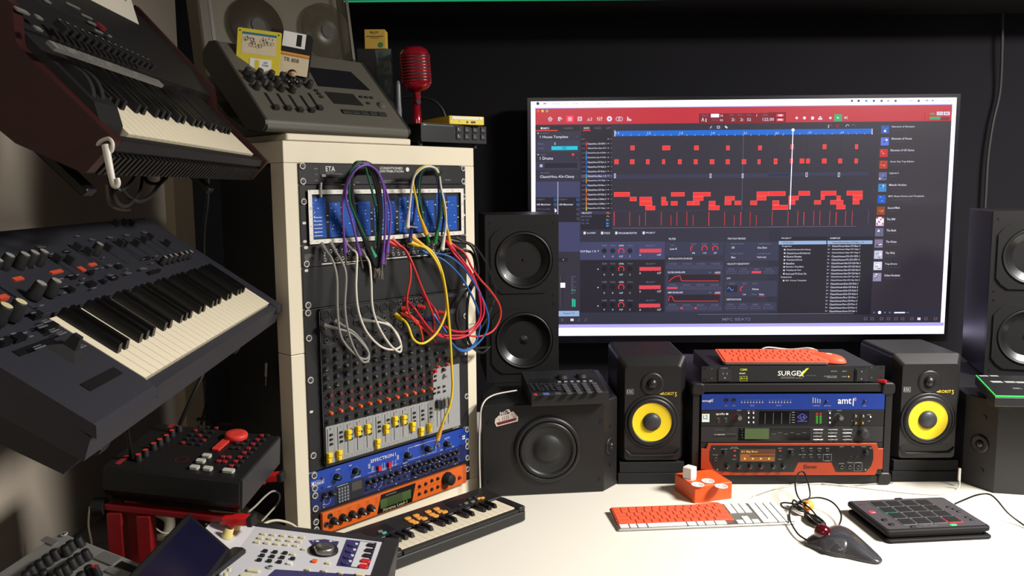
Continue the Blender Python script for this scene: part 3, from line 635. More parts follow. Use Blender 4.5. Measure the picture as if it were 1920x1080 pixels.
for x0, x1 in ((660, 690), (773, 804), (888, 912), (1004, 1024), (1118, 1143), (1232, 1258), (1347, 1378), (1462, 1489), (1577, 1607), (1691, 1711), (1808, 1831)): note(A1, x0, 495, x1, 529)
for x0, x1 in ((168, 191), (409, 436), (652, 673)): note(A2, x0, 403, x1, 438)
for x0, x1 in ((43, 68), (164, 185), (237, 270), (285, 312), (404, 437), (526, 553), (648, 671)): note(A2, x0, 510, x1, 545)
for x in (664, 1352, 1583): Fr(A1, x-6, 597, x+6, 629, s_tx, .0016, 6)
for x in (288, 530): Fr(A2, x-7, 614, x+7, 647, s_tx, .0016, 6)
for q in [(657, 731, 771, 763), (771, 765, 820, 795), (841, 765, 929, 795), (841, 797, 932, 828), (883, 830, 953, 860), (998, 765, 1031, 795), (998, 797, 1044, 826), (1068, 732, 1165, 761), (1067, 796, 1114, 826), (1182, 795, 1228, 825), (1226, 731, 1352, 761), (1226, 762, 1300, 792), (1226, 795, 1273, 825), (1340, 794, 1386, 826), (1338, 827, 1416, 859), (1455, 760, 1525, 790), (1453, 793, 1501, 823), (1525, 793, 1571, 823), (1638, 792, 1686, 823), (1684, 727, 1890, 757), (1684, 759, 1753, 790), (1797, 791, 1845, 822), (1797, 825, 1910, 856)]: note(A1, *q)
for q in [(0, 756, 128, 788), (32, 825, 82, 857), (32, 858, 150, 890), (153, 789, 228, 821), (153, 822, 202, 855), (228, 753, 313, 787), (345, 822, 395, 853), (395, 752, 510, 786), (395, 786, 423, 818), (513, 787, 543, 820), (466, 821, 562, 853), (512, 856, 578, 889), (589, 751, 707, 785), (634, 785, 707, 817), (634, 818, 683, 853)]: note(A2, *q)
for k, x in enumerate((657, 770, 841, 884, 997, 1067, 1110, 1181, 1226, 1339, 1453, 1522, 1568, 1637, 1681, 1795)):
    R(A1, x-1.5, 872+(k % 3 == 2)*25, x+1.5+2*(x in (657, 1339, 1568)), 972, s_note if k % 3 else s_vel, 5)
for k, x in enumerate((30, 149, 222, 267, 342, 388, 462, 508, 580, 630)): R(A2, x-2, 902+(k % 4 == 3)*8, x+1.5+2*(x in (267, 508)), 1008, s_note if k % 3 else s_vel, 5)
R(A2, 750, 895, 752, 1005, s_dt, 5); R(A1, 650, 984, 1920, 987, s_dt, 4); R(A2, 0, 1018, 660, 1021, s_dt, 4); R(A2, 788, 735, 794, 775, s_ln, 4)
R(A2, 505, 253, 528, 280, s_drd, 5); R(A2, 450, 256, 455, 280, s_tx, 6); Rg(A2, 468, 266, .004, s_rd, .0016); Rg(A2, 594, 267, .005, s_tx, .0016, 8, -2, 1.5); Rg(A2, 638, 267, .005, s_dt, .0016, 8, -1.5, 2)
# browser list
ui.rect(TP(A2, 795, 800)[0], wy0+.001, wx1, TP(A2, 1000, 246)[1], .0006, em('browser', (54, 49, 58)))
br = [('Elements of Dystopia', 'AIR', (50, 90, 180), 271, 905, 170), ('Elements of House', '', (90, 120, 230), 359, 903, 152), ('Elements of UK Dance', '', (200, 45, 55), 446, 895, 178), ('Hook City Trap Edition', '', (190, 60, 50), 533, 892, 178), ('Hybrid 3', '', (100, 105, 150), 620, 887, 68), ('Melodic Horizon', '', (60, 140, 205), 706, 884, 130), ('MPC Beats Demos and Templates', '', (15, 95, 205), 792, 879, 268), ('Sound Mob', '', (150, 75, 35), 878, 873, 92), ('The 808', '', (205, 190, 215), 963, 866, 64)]
for k, (s, _, c, y, x, wl) in enumerate(br):
    im = em('cover_%d' % k, c); xr = x+2; R(A2, xr-60, y-8, xr, y+52, im, 4); Tt(A2, s, x+22, y-8, x+22+wl, y+9); R(A2, x+24, y+24, x+24+wl*.65, y+29, s_ln, 5)
    for q in range(5):
        xx = random.uniform(xr-56, xr-20); yy = random.uniform(y-4, y+36); R(A2, xx, yy, xx+random.uniform(6, 18), yy+random.uniform(3, 12), (s_w, s_dk, s_lb, im, s_sel)[(q+k) % 5] if k not in (2, 3, 7) else (s_vel, s_drd, s_or, s_note, s_tx)[q], 5)
for k, (s, y, x, wl) in enumerate([('The 808', 42, 866, 64), ('The Bank', 128, 864, 74), ('The Noise', 213, 860, 80), ('The Wub', 297, 857, 70), ('Trap Drums', 381, 853, 92), ('Urban Roulette', 465, 848, 118)]):
    if k == 0:
        for i in range(4):
            for j in range(4): R(A4, 812+14*i, 28+15*j, 822+14*i, 39+15*j, (s_w, s_vel)[(i+j) % 3 == 0], 6)
        continue
    R(A4, x-62, y-18, x, y+44, em('cover_b%d' % k, ((110, 105, 140), (130, 120, 150), (200, 200, 225), (225, 222, 240), (150, 145, 180))[k-1]), 4); Tt(A4, s, x+22, y-9, x+22+wl, y+8); R(A4, x+24, y+22, x+24+wl*1.2, y+26, s_ln, 5)
    for q in range(6):
        xx = random.uniform(x-58, x-22); yy = random.uniform(y-14, y+34); R(A4, xx, yy, xx+random.uniform(8, 20), yy+random.uniform(2, 8), (s_dk, s_w, s_dt)[q % 3], 5)
# lower editor
R(A3, 410, 112, 1845, 790, s_mid, 2); R(A4, 0, 112, 790, 760, s_mid, 2)
for s, x0, x1, y in (('Q-LINKS', 462, 525, 135), ('PADS', 588, 628, 135), ('PROGRAM EDITOR', 690, 822, 135), ('PROJECT', 887, 954, 134)):
    Tt(A3, s, x0, y, x1, y+14); R(A3, x0-24, y-3, x0-8, y+16, s_tx, 6)
R(A3, 413, 205, 1024, 333, s_bk2, 3); R(A3, 413, 336, 1020, 712, s_dk, 3); R(A3, 820, 228, 823, 292, s_dk, 4)
Tt(A3, 'H.H Bass 1 A', 416, 264, 528, 281); ui.poly([TP(A3, 538, 266), TP(A3, 548, 266), TP(A3, 543, 277)], .0027, s_tx)
for k, y in enumerate((232, 363, 495, 627)):
    for x, s in ((587, 'SEMI'), (648, 'FINE'), (711, 'LEVEL'), (773, 'PAN')): Tt(A3, s, x-18, y-6, x+18, y+5, s_dt if x != 711 else s_tx); 
    for x, s in ((587, '0'), (648, '0'), (709, '127'), (772, 'C')):
        Tt(A3, s, x-(13 if s == '127' else 4), y+(72 if k < 3 else 60), x+(13 if s == '127' else 4), y+(84 if k < 3 else 71))
        if x == 709: Rg(A3, x, y+40-k*2, .0095, s_note, .0028, 8)
        else: Ds(A3, x, y+38-k*2, .0088, s_dk if k == 0 else em('knob_dim', (22, 21, 32)), 6)
    R(A3, 842-k*2, y+23, 998-k*3, y+50, s_vel, 6); Tt(A3, 'VELOCITY', 884, y-6, 954, y+6, s_dt); Tt(A3, '0', 840, y+62, 850, y+74); Tt(A3, '127', 968, y+60, 996, y+73)
    if k: ui.poly([TP(A3, 536, y+36), TP(A3, 548, y+36), TP(A3, 542, y+45)], .0027, s_tx)
    for q in range(5): R(A3, 842+q*37, y+50, 844+q*37, y+56, s_vel, 6)
R(A3, 1030, 205, 1448, 303, s_pan, 3); R(A3, 1030, 345, 1440, 708, s_pan, 3); R(A3, 1456, 205, 1840, 340, s_pan, 3); R(A3, 1456, 385, 1838, 440, s_pan, 3); R(A3, 1456, 485, 1830, 600, s_pan, 3); R(A3, 1456, 640, 1826, 700, s_pan, 3)
Tt(A3, 'FILTER', 1052, 177, 1102, 190); Tt(A3, 'MODULATION SOURCES', 1050, 319, 1220, 332); Tt(A3, 'FILTER ENVELOPE', 1045, 418, 1168, 431); Tt(A3, 'AMP ENVELOPE', 1042, 563, 1152, 576); Tt(A3, 'PAD PLAY MODES', 1476, 175, 1604, 188); Tt(A3, 'VELOCITY SENSITIVITY', 1470, 357, 1632, 370); Tt(A3, 'LFO', 1468, 461, 1495, 473); Tt(A3, 'DESTINATIONS', 1467, 613, 1572, 626)
Tt(A3, 'Low 8', 1060, 248, 1108, 263); Tt(A3, 'TYPE', 1060, 224, 1090, 234, s_dt)
for x, s, v in ((1228, 'CUTOFF', '36'), (1308, 'RES', '113'), (1385, 'ENV', '127')): Tt(A3, s, x-22, 216, x+22, 227, s_dt); Rg(A3, x, 254, .0092, s_note, .0028, 8, -2.3, -.2 if x == 1228 else 2.0); Tt(A3, v, x-10, 279, x+12, 291)
for k, (x0, x1, s) in enumerate(((1035, 1128, 'V>START'), (1137, 1230, 'V>ATTACK'), (1238, 1331, 'V>ENV'), (1341, 1435, 'V>FILTER'))): Fr(A3, x0, 378, x1, 394, s_dt); Tt(A3, s, x0+12, 358, x1-16, 369, s_dt)
R(A3, 1050, 440, 1422, 496, s_dk, 5); R(A3, 1046, 585, 1418, 642, s_dk, 5)
Ln(A3, [(1054, 490), (1072, 470), (1096, 455), (1132, 448), (1142, 486), (1412, 486)], s_note, .0022); Ln(A3, [(1050, 634), (1054, 596), (1074, 596), (1088, 630), (1110, 632), (1410, 631)], s_note, .0022)
for y in (430, 575): Tt(A3, 'AD', 1338, y-10, 1358, y+2, s_dt); Tt(A3, 'AHDS', 1382, y-11, 1422, y+2); R(A3, 1380, y+5, 1424, y+8, s_note, 7)
for y in (529, 674):
    for k, s in enumerate(('ATTACK', 'HOLD', 'DECAY', 'SUSTAIN')): x = 1036+k*101; Fr(A3, x, y, x+86, y+16, s_dt); Tt(A3, s, x+14, y-20, x+68, y-9, s_dt)
R(A3, 1040, 531, 1112, 543, s_vel, 8); R(A3, 1134, 676, 1152, 688, s_vel, 8); R(A3, 1235, 676, 1252, 688, s_vel, 8)
for x, y, s, v in ((1546, 219, 'MUTE GROUP', 'Off'), (1743, 219, 'SAMPLE PLAY', 'One-Shot'), (1545, 289, 'PAD POLY', 'Mono'), (1738, 289, 'LAYER PLAY', 'Velocity')): Tt(A3, s, x-46, y-5, x+46, y+6, s_dt); wv = 4.6*len(v); Tt(A3, v, x-44-(10 if len(v) > 5 else 0), y+20, x-44+wv*1.6, y+35)
for k, (x, s) in enumerate(((1468, 'PITCH'), (1558, 'ATTACK'), (1648, 'AMP'), (1738, 'PAN'))):
    Fr(A3, x, 415, x+68, 431, s_dt) if k != 2 else R(A3, x, 415, x+68, 432, s_vel, 6); Tt(A3, s, x+12, 397, x+54, 407, s_dt); Fr(A3, x-7, 670, x+60, 686, s_dt); Tt(A3, ('PITCH', 'FILTER', 'AMP', 'PAN')[k], x+4, 651, x+46, 661, s_dt)
R(A3, 1468, 520, 1545, 566, s_dk, 5); Ln(A3, [(1474, 545), (1482, 532), (1490, 536), (1502, 554), (1510, 554), (1517, 545)], s_lb, .0024); Rg(A3, 1588, 546, .010, s_note, .0028, 8, -2.3, -.2); Tt(A3, 'None', 1652, 538, 1698, 552); Tt(A3, '14', 1586, 578, 1604, 589); Tt(A3, 'WAVE', 1484, 501, 1526, 512, s_dt); Tt(A3, 'RATE', 1580, 500, 1614, 511, s_dt); Tt(A3, 'SYNC', 1652, 500, 1688, 511, s_dt); Tt(A3, 'Free', 1650, 576, 1680, 588, s_dt); Tt(A3, 'Note', 1702, 576, 1736, 588); R(A3, 1700, 593, 1740, 596, s_note, 7)
R(A4, 80, 175, 436, 760, s_dk, 3); R(A4, 444, 175, 780, 760, s_dk, 3); Tt(A4, 'PROJECT', 99, 181, 173, 194, s_tx); Tt(A4, 'SAMPLES', 463, 180, 540, 192, s_tx)
R(A4, 80, 206, 436, 233, s_sel, 5); R(A4, 444, 204, 782, 231, s_sel, 5); Tt(A4, 'All Samples', 106, 213, 189, 227, s_dk); Tt(A4, 'ClassicHouse-Bass-CH Bass 1 A', 480, 211, 716, 225, s_dk)
tr = ['Programs', 'ClassicHouse-Kit-Classy', 'ClassicHouse-Kit-Detroit', 'Electric-Phodex', 'TubeSynthPluck', 'Bassline', 'Bassline Org Bass', 'TubeSynth Pad', 'Inst-Lead F9 Dont Go', 'Sequences', '001: House Template']
wid = [71, 182, 178, 114, 120, 62, 131, 111, 155, 80, 156]
for k, (s, wd) in enumerate(zip(tr, wid)):
    y = 240+k*25.7; x = 104 if k == 0 else (95 if k == 9 else 138-(k > 2)*2*(k-2)*.5); Tt(A4, s, x, y, x+wd, y+14)
    if k not in (0, 9): R(A4, x-20, y+2, x-8, y+12, s_tx, 6)
sm = ['Bass-CH Bass 3', 'Clap-CH Clap 1', 'Clap-CH Clap 3', 'FX-CH SFX 1', 'FX-CH SFX 3', 'Hat-CH Cld Hat 1', 'Hat-CH Cld Hat 2', 'Hat-CH Cld Hat 5', 'Hat-CH Cld Hat 6', 'Hat-CH Op Hat 1', 'Hat-CH Op Hat 2', 'Kick-CH Kick 1', 'Kick-CH Kick 2', 'Kick-CH Kick 5', 'Kick-CH Kick 6', 'Perc-CH Perc 1', 'Perc-CH Perc 2', 'Perc-CH Perc 3', 'Perc-CH Perc 6', 'Snare-CH Snr 1']
for k, s in enumerate(sm):
    y = 237+k*25.7; x = 478-k*1.1; Tt(A4, 'ClassicHouse-'+s, x, y, 700-k*1.4-(10 if 'Hat' not in s else 0), y+15); R(A4, x-28, y+4, x-20, y+9, s_tx, 6); R(A4, x-17, y+2, x-12, y+11, s_dt, 6)
R(A3, 1260, 724, 1920, 727, s_dt, 4); R(A4, 0, 751, 640, 755, s_dt, 4)
Tt(A3, 'MPC BEATS', 1436, 751, 1638, 773, s_dt)
for x, m in ((286, s_dt), (404, s_dt), (455, s_dt)): Tt(A3, 'LT' if x > 300 else 'D', x-8, 758, x+8, 776, m)
R(A3, 344, 758, 367, 775, s_tx, 5)
for x in (730, 780, 850, 903, 958, 1008, 1078, 1182, 1254): Fr(A4, x-11, 780, x+11, 800, s_dt, .0014)
R(A4, 1119, 781, 1142, 800, s_tx, 6); R(A4, 790, 715, 1280, 762, s_mid, 3); R(A4, 945, 740, 1024, 748, s_w, 6); R(A4, 1024, 741, 1058, 746, s_dt, 6); Ds(A4, 835, 743, .0052, s_w)
for x in (793, 875, 912): Ds(A4, x, 743, .0032, s_dt)
uo = ui.build('software_window', scn)
# ------------------------------------------------ loudspeakers
spk = mat('speaker_black', (25, 24, 25), .42, nscale=300, bump=.15)
cone = mat('cone_black', (20, 20, 21), .36, coat=.1); surr = mat('rubber_surround', (24, 24, 25), .42)
def driver(parent, x, y, r, z=0, dust='dome', cm=None, name='woofer', tri=False):
    g = G(); g.lathe(x, y, [(r*1.16, z+.0004), (r*1.16, z+.005), (r*1.10, z+.0075), (r*1.03, z+.0075), (r*1.0, z+.005)], surr, 40)
    w = g.build(name, parent)
    g = G(); g.lathe(x, y, [(r*1.0, z+.005), (r*.97, z+.010), (r*.91, z+.010), (r*.87, z+.004)], surr, 40); g.build('surround', w)
    g = G(); g.lathe(x, y, [(r*.87, z+.004), (r*.6, z-.012), (r*.35, z-.022)], cm or cone, 40); g.build('cone', w)
    g = G()
    if dust == 'dome': g.lathe(x, y, [(r*.36, z-.022), (r*.33, z-.012), (r*.24, z-.004), (r*.12, z), (.0001, z+.001)], cm or cone, 30)
    else: g.lathe(x, y, [(r*.35, z-.022), (r*.30, z-.030), (r*.12, z-.030), (r*.11, z-.012), (.0001, z-.004)], cm or cone, 30)
    g.build('dust_cap', w); return w
def tall(name, label, P0, yaw, mirror=False, grp='tall twin woofer speakers'):
    t = thing(name, label, 'speaker', P0, (0, 0, yaw), grp)
    w, h, d = .208, .478, .30
    g = G(); 
    R_ = [V((0, 0)), V((w, 0)), V((w, d)), V((0, d))]
    # front baffle with two holes: built as panel ring around each driver
    g.box(0, .012, 0, w, d, h, spk)
    g.build('cabinet', t, bev=.004)
    g = G(FRONT); holes = [(w/2+.004, h-.128), (w/2+.004, h-.358)]
    def holed(g, x0, y0, x1, y1, cx, cy_, r, n=32):
        sq = []
        for i in range(n):
            a = 2*PI*i/n; dx, dy = math.cos(a), math.sin(a)
            tt = min(((x1-cx) if dx > 0 else (x0-cx))/dx if abs(dx) > 1e-6 else 9, ((y1-cy_) if dy > 0 else (y0-cy_))/dy if abs(dy) > 1e-6 else 9)
            sq.append((cx+dx*tt, cy_+dy*tt, 0))
        ci = [(cx+r*math.cos(2*PI*i/n), cy_+r*math.sin(2*PI*i/n), 0) for i in range(n)]
        ci2 = [(x, y, -.0119) for x, y, z in ci]
        g.loft([sq, ci, ci2], spk, cap=False)
        for cx2, cy2 in ((x0, y0), (x1, y0), (x1, y1), (x0, y1)):
            q = sorted(range(n), key=lambda i: (sq[i][0]-cx2)**2+(sq[i][1]-cy2)**2)[:2]
            g.add([(cx2, cy2, 0), sq[q[0]], sq[q[1]]], [(0, 1, 2)], spk)
    holed(g, 0, h/2, w, h, *holes[0], .088); holed(g, 0, 0, w, h/2, *holes[1], .088)
    g.M = Mx.Identity(4); g.add([(0, 0, 0), (0, .012, 0), (0, .012, h), (0, 0, h)], [(0, 1, 2, 3)], spk); g.add([(w, 0, 0), (w, .012, 0), (w, .012, h), (w, 0, h)], [(0, 1, 2, 3)], spk); g.add([(0, 0, h), (w, 0, h), (w, .012, h), (0, .012, h)], [(0, 1, 2, 3)], spk); g.add([(0, 0, 0), (w, 0, 0), (w, .012, 0), (0, .012, 0)], [(0, 1, 2, 3)], spk)
    g.build('baffle', t)
    for k, (cx, cy_) in enumerate(holes):
        # trim plate with cut corners
        g = G(FRONT); n = 32; R0 = .093
        octo = [(cx+q*math.cos(a)/max(abs(math.cos(a)), abs(math.sin(a))), cy_+q*math.sin(a)/max(abs(math.cos(a)), abs(math.sin(a)))) for a in [2*PI*i/n for i in range(n)] for q in (R0,)]
        oc = [(cx+max(-R0, min(R0, (x-cx)))*(.86 if abs(abs(x-cx)-abs(y-cy_)) < .02 else 1), cy_+(y-cy_)*(.86 if abs(abs(x-cx)-abs(y-cy_)) < .02 else 1)) for x, y in octo]
        ci = [(cx+.083*math.cos(2*PI*i/n), cy_+.083*math.sin(2*PI*i/n)) for i in range(n)]
        g.loft([[(x, y, .0002) for x, y in oc], [(x, y, .005) for x, y in oc], [(x, y, .005) for x, y in ci], [(x, y, -.004) for x, y in ci]], surr, cap=False)
        wf = g.build('woofer', t)
        g = G(FRONT); r = .083
        g.lathe(cx, cy_, [(r, -.002), (r*.96, .006), (r*.9, .006), (r*.86, 0), (r*.86, -.001)], surr, 44); g.build('surround', wf)
        g = G(FRONT)
        if k == 0: g.lathe(cx, cy_, [(r*.86, 0), (r*.62, -.012), (r*.38, -.028), (r*.26, -.038), (r*.24, -.040)], cone, 44); g.lathe(cx, cy_, [(r*.24, -.040), (r*.22, -.030), (r*.13, -.020), (.0001, -.008)], steel if 0 else cone, 24)
        else: g.lathe(cx, cy_, [(r*.86, 0), (r*.66, -.012), (r*.45, -.020), (r*.3, -.018), (r*.16, -.012), (.0001, -.009)], cone, 44)
        g.build('cone', wf)
    for x in (.014, w-.014):
        for y in (.02, .225, .25, h-.022): g = G(FRONT); g.cyl(x, y, .0002, .0012, .0035, vblk, seg=10); g.build('bolt', t)
    return t
pL = ony(909, 410, 2.33)
BT = .245                                      # top of the bass boxes above the desk
tl = tall('tower_speaker', 'tall black twin woofer speaker beside the white rack, in front of the screen edge', D(pL.x, 2.33, BT+.001), .10)
tr_ = tall('tower_speaker', 'tall black twin woofer speaker at the right edge of the photo', D(1.362, 2.36, BT+.001), -.30)
def bass(label, verts, wc, tw, mirror):
    # verts: front face from left to right then chamfer and back, world xy
    t = thing('bass_speaker', label, 'speaker', D(verts[0][0], verts[0][1], 0), (0, 0, 0), 'bass boxes with a bevelled side under the tower speakers')
    o = V(verts[0]); P = [tuple(V(v)-o) for v in verts]
    g = G(); g.prism(P, 0, BT, spk, .003); g.build('cabinet', t)
    return t
a0, a1, a2 = V((-.075, 2.087)), V((.238, 2.121)), V((.278, 2.172))
bl_ = bass('wide black bass speaker with a red and white sticker, beside the white rack', [(-.084, 2.16), (-.078, 2.087), (.238, 2.121), (.278, 2.172), (.262, 2.50), (-.02, 2.46), (-.085, 2.20)], 0, 0, 0)
def face_frame(t, p, q):                      # frame on a vertical face from p to q (world xy), local x along, y up, z outwards
    d = (V(q)-V(p)).normalized(); M = Mx(((d.x, 0, d.y, p[0]), (d.y, 0, -d.x, p[1]), (0, 1, 0, DZ), (0, 0, 0, 1)))
    FRt = M; return M
def facepart(t, M): return FR[t].inverted() @ M
M = face_frame(bl_, tuple(a0), tuple(a1)); loc = facepart(bl_, M)
class Fake: pass
k = Fake(); FR[k] = M; cw = L(k, 1026.6, 842.7)
def face_driver(t, loc, cx, cy_, r, name='woofer'):
    g = G(loc); g.lathe(cx, cy_, [(r*1.12, .0004), (r*1.12, .006), (r*1.04, .0085), (r*.98, .0085), (r*.96, .004)], surr, 44); wf = g.build(name, t)
    g = G(loc); g.lathe(cx, cy_, [(r*.96, .004), (r*.92, .011), (r*.84, .011), (r*.78, .005)], surr, 44); g.build('surround', wf)
    g = G(loc); g.lathe(cx, cy_, [(r*.78, .005), (r*.6, .0012), (r*.5, .0008), (r*.46, .003), (r*.3, .009), (.0001, .012)], mat('paper_cone', (30, 30, 31), .5), 44); g.build('cone', wf)
    return wf
face_driver(bl_, loc, cw[0], cw[1], .079)
e8 = crop(870, 380, 1.928)
for q in ((88, 795), (90, 1008), (494, 792), (490, 1000)):
    c = L(k, *e8(*q)); g = G(loc); g.cyl(c[0], c[1], .0003, .0014, .0042, vblk, seg=12); g.build('bolt', bl_)
# sticker
es = crop(860, 640, 6.194); S = lambda x, y: L(k, *es(x, y))
st = thing('sticker', 'white and dark red sticker of a drum machine on the left bass box', 'sticker', (0, 0, 0), M=M)
g = G(); sw = mat('sticker_white', (222, 214, 206), .45); sr = mat('sticker_red', (120, 28, 34), .45)
out = [(418, 945), (425, 900), (478, 850), (560, 790), (590, 790), (605, 822), (632, 812), (690, 875), (688, 925), (440, 990)]
g.prism([S(*q) for q in out][::-1], .0004, .0010, sw); g.poly([S(*q) for q in [(438, 950), (455, 975), (672, 915), (668, 885), (440, 945)]], .0013, sr)
g.poly([S(*q) for q in [(470, 865), (490, 835), (560, 800), (590, 830), (585, 840)]], .0013, vblk)
g.poly([S(*q) for q in [(478, 868), (590, 835), (630, 820), (668, 878), (440, 942), (432, 930), (436, 905)]], .0014, sw)
for r_ in range(5):
    for c_ in range(4): q = S(505+c_*22, 880-c_*6+r_*10); g.rect(q[0], q[1], q[0]+.0024, q[1]+.0012, .0017, vblk)
for q in ((460, 905), (465, 925), (612, 855), (632, 880)): q = S(*q); g.rect(q[0], q[1], q[0]+.003, q[1]+.002, .0017, sr)
g.text('MPC', *S(478, 862), *S(585, 812), .0017, sw)
g.build('printed_face', st)
# side tweeter on the bevel
M2 = face_frame(bl_, tuple(a1), tuple(a2)); loc2 = facepart(bl_, M2); k2 = Fake(); FR[k2] = M2
def side_tweeter(t, loc, x, y):
    g = G(loc); g.lathe(x, y, [(.024, .0004), (.024, .003), (.020, .004), (.011, -.0005+.002), (.0105, .0015)], surr, 28); tw = g.build('tweeter', t)
    g = G(loc); g.lathe(x, y, [(.0105, .0015), (.009, .006), (.005, .009), (.0001, .0098)], cone, 20); g.build('dome', tw)
side_tweeter(bl_, loc2, .032, .118)
for y in (.17, .065): g = G(loc2); g.cyl(.032, y, .0003, .0015, .005, vblk, seg=12); g.build('bolt', bl_)
# right bass box
b0, b1, b2 = V((1.206, 2.170)), V((1.249, 2.088)), V((1.56, 2.02))
br_ = bass('black bass speaker at the right edge of the desk, under the green edged device', [(1.2095, 2.170), (1.249, 2.088), (1.58, 2.012), (1.64, 2.06), (1.70, 2.5), (1.30, 2.60)], 0, 0, 0)
M3 = face_frame(br_, tuple(b0), tuple(b1)); loc3 = facepart(br_, M3); k3 = Fake(); FR[k3] = M3; q = L(k3, 1838, 832)
side_tweeter(br_, loc3, .048, q[1])
for y in (L(k3, 1849, 784)[1], L(k3, 1845, 884)[1]): g = G(loc3); g.cyl(.056, y, .0003, .0015, .006, vblk, seg=12); g.build('bolt', br_)
M4 = face_frame(br_, tuple(b1), (1.58, 2.012)); face_driver(br_, facepart(br_, M4), .165, .09, .079)
# nearfield monitors with yellow cones
yc = mat('yellow_cone', (232, 205, 30), .45, noise=.03)
def near(label, plab, x, yaw):
    t = thing('studio_monitor', label, 'speaker', D(x, 2.178, .0605), (0, 0, yaw), 'nearfield monitors with yellow cones')
    w, h, d = .186, .288, .235
    g = G(FRONT)
    oct_ = rrect(0, 0, w, h, .012, 4)
    ins = lambda q, z: [(w/2+(x_-w/2)*(w-2*q)/w, h/2+(y_-h/2)*(h-2*q)/h, z) for x_, y_ in oct_]
    top = [(w/2+(x_-w/2)*(w-.036)/w, .006+y_*(h-.030)/h, 0.) for x_, y_ in oct_]
    g.loft([ins(.004, -d), ins(0, -d+.006), ins(0, -.026), top], spk, cap=False); g.add(ins(.004, -d), [tuple(range(len(oct_)))[::-1]], spk)
    cx, cy_, r = w/2-.002, .112, .0665
    # baffle ring mesh from outline to woofer opening and tweeter dish
    n = len(top)
    g.add(top, [tuple(range(n))], spk)
    g.build('cabinet', t)
    g = G(FRONT); g.lathe(cx, cy_, [(.074, .0003), (.0735, .003), (.069, .004), (.0665, .0025)], spk, 44); wf = g.build('woofer', t)
    g = G(FRONT); g.lathe(cx, cy_, [(.0665, .0025), (.064, .0075), (.056, .0078), (.0525, .004)], surr, 44); g.build('surround', wf)
    g = G(FRONT); g.lathe(cx, cy_, [(.0535, .0045), (.040, .0018), (.024, .0008)], yc, 44); g.build('cone', wf, label='bright yellow speaker cone')
    g = G(FRONT); g.lathe(cx, cy_, [(.025, .001), (.0235, .006), (.016, .0105), (.007, .0125), (.0001, .013)], mat('dust_cap_grey', (48, 48, 50), .45), 30); g.build('dust_cap', wf)
    ty = .216
    g = G(FRONT); g.lathe(cx, ty, [(.031, .0004), (.029, .0035), (.024, .0035), (.015, .0008), (.0145, .0008)], spk, 36); tw = g.build('tweeter', t)
    g = G(FRONT); g.lathe(cx, ty, [(.0145, .0008), (.013, .0065), (.008, .0105), (.0001, .012)], cone, 24); g.build('dome', tw)
    g = G(FRONT)
    slot = [(.022, .040), (.040, .046), (w-.040, .046), (w-.022, .040), (w-.026, .029), (w-.045, .025), (.045, .025), (.026, .029)]
    g.poly(slot, .0006, vblk); pb = [(x_, y_-.003) for x_, y_ in slot]
    g.tube([(.020, .036, .002), (.030, .026, .004), (.045, .021, .005), (w-.045, .021, .005), (w-.030, .026, .004), (w-.020, .036, .002)], .0022, spk, 8); g.build('bass_port', t)
    g = G(FRONT); g.text('KRK', .024, .190, .040, .200, .0008, gryp); g.frame(.0225, .188, .0415, .202, .0006, .0008, gryp)
    g.text('ROKIT', .118, .185, .150, .193, .0008, mat('krk_print_yellow', (215, 190, 60), .5), .002); g.text('5', .152, .181, .157, .193, .0008, mat('krk_print_yellow', (215, 190, 60), .5)); g.poly([(.110, .188), (.117, .191), (.117, .186)], .0008, mat('krk_print_yellow', (215, 190, 60), .5)); g.build('lettering', t)
    p = thing('isolation_pad', plab, 'speaker pad', D(x, 2.178, 0), (0, 0, yaw), 'foam pads under the nearfield monitors')
    fm_ = mat('foam_black', (24, 24, 25), .9, bump=.5, nscale=500)
    g = G(); g.prism([(0, 0), (.20, 0), (.22, .018), (.22, .038), (.215, .060), (0, .060)], .006, w-.006, fm_); 
    g2 = G(); g2.M = PROF; g2.prism([(-.003, 0), (.21, 0), (.21, .030), (-.003, .030)], .002, w-.002, fm_); g2.build('lower_pad', p, bev=.002)
    g3 = G(); g3.M = PROF; g3.prism([(0, .0305), (.20, .0305), (.20, .060), (0, .060)], .006, w-.006, fm_); g3.build('upper_pad', p, bev=.002)
    return t
near('black studio monitor with yellow cone, left of the rack case', 'black foam pad under the left yellow coned monitor', .2815, 0)
near('black studio monitor with yellow cone, right of the rack case', 'black foam pad under the right yellow coned monitor', 1.022, -.0)
# ------------------------------------------------ desktop rack case and its units
CY = -.02; CO = V((.4795, 2.168)); ca = V((math.cos(CY), math.sin(CY))); cb = V((-math.sin(CY), math.cos(CY)))
cs = thing('rack_case', 'black plastic rack case with rounded corners on the desk, full of audio units', 'rack case', D(CO.x, CO.y), (0, 0, CY))
cm = mat('case_plastic', (22, 21, 23), .45, bump=.1, nscale=250)
g = G(FRONT); w, h = .528, .278
def frm(g, x0, y0, x1, y1, ix0, iy0, ix1, iy1, z0, z1, m, r=.02, ri=.004):
    A = rrect(x0, y0, x1, y1, r, 4); B = rrect(ix0, iy0, ix1, iy1, ri, 4)
    g.loft([[(x, y, z0) for x, y in B], [(x, y, z0) for x, y in A], [(x, y, z1) for x, y in A], [(x, y, z1) for x, y in B], [(x, y, z0) for x, y in B]], m, cap=False)
frm(g, 0, .004, w, h, .019, .0265, w-.019, .2545, -.40, .0, cm); g.build('shell', cs, bev=.002)
g = G(FRONT); g.rbox(.004, .006, -.41, w-.004, h-.004, -.4005, cm, .02); g.build('back_lid', cs)
g = G(FRONT)
for x0, x1 in ((-.004, .030), (w-.030, w+.004)):
    for y0, y1 in ((0, .034), (h-.030, h+.002)): gg = G(FRONT); gg.rbox(x0, y0, -.035, x1, y1, .006, cm, .010, .003); gg.build('corner_guard', cs)
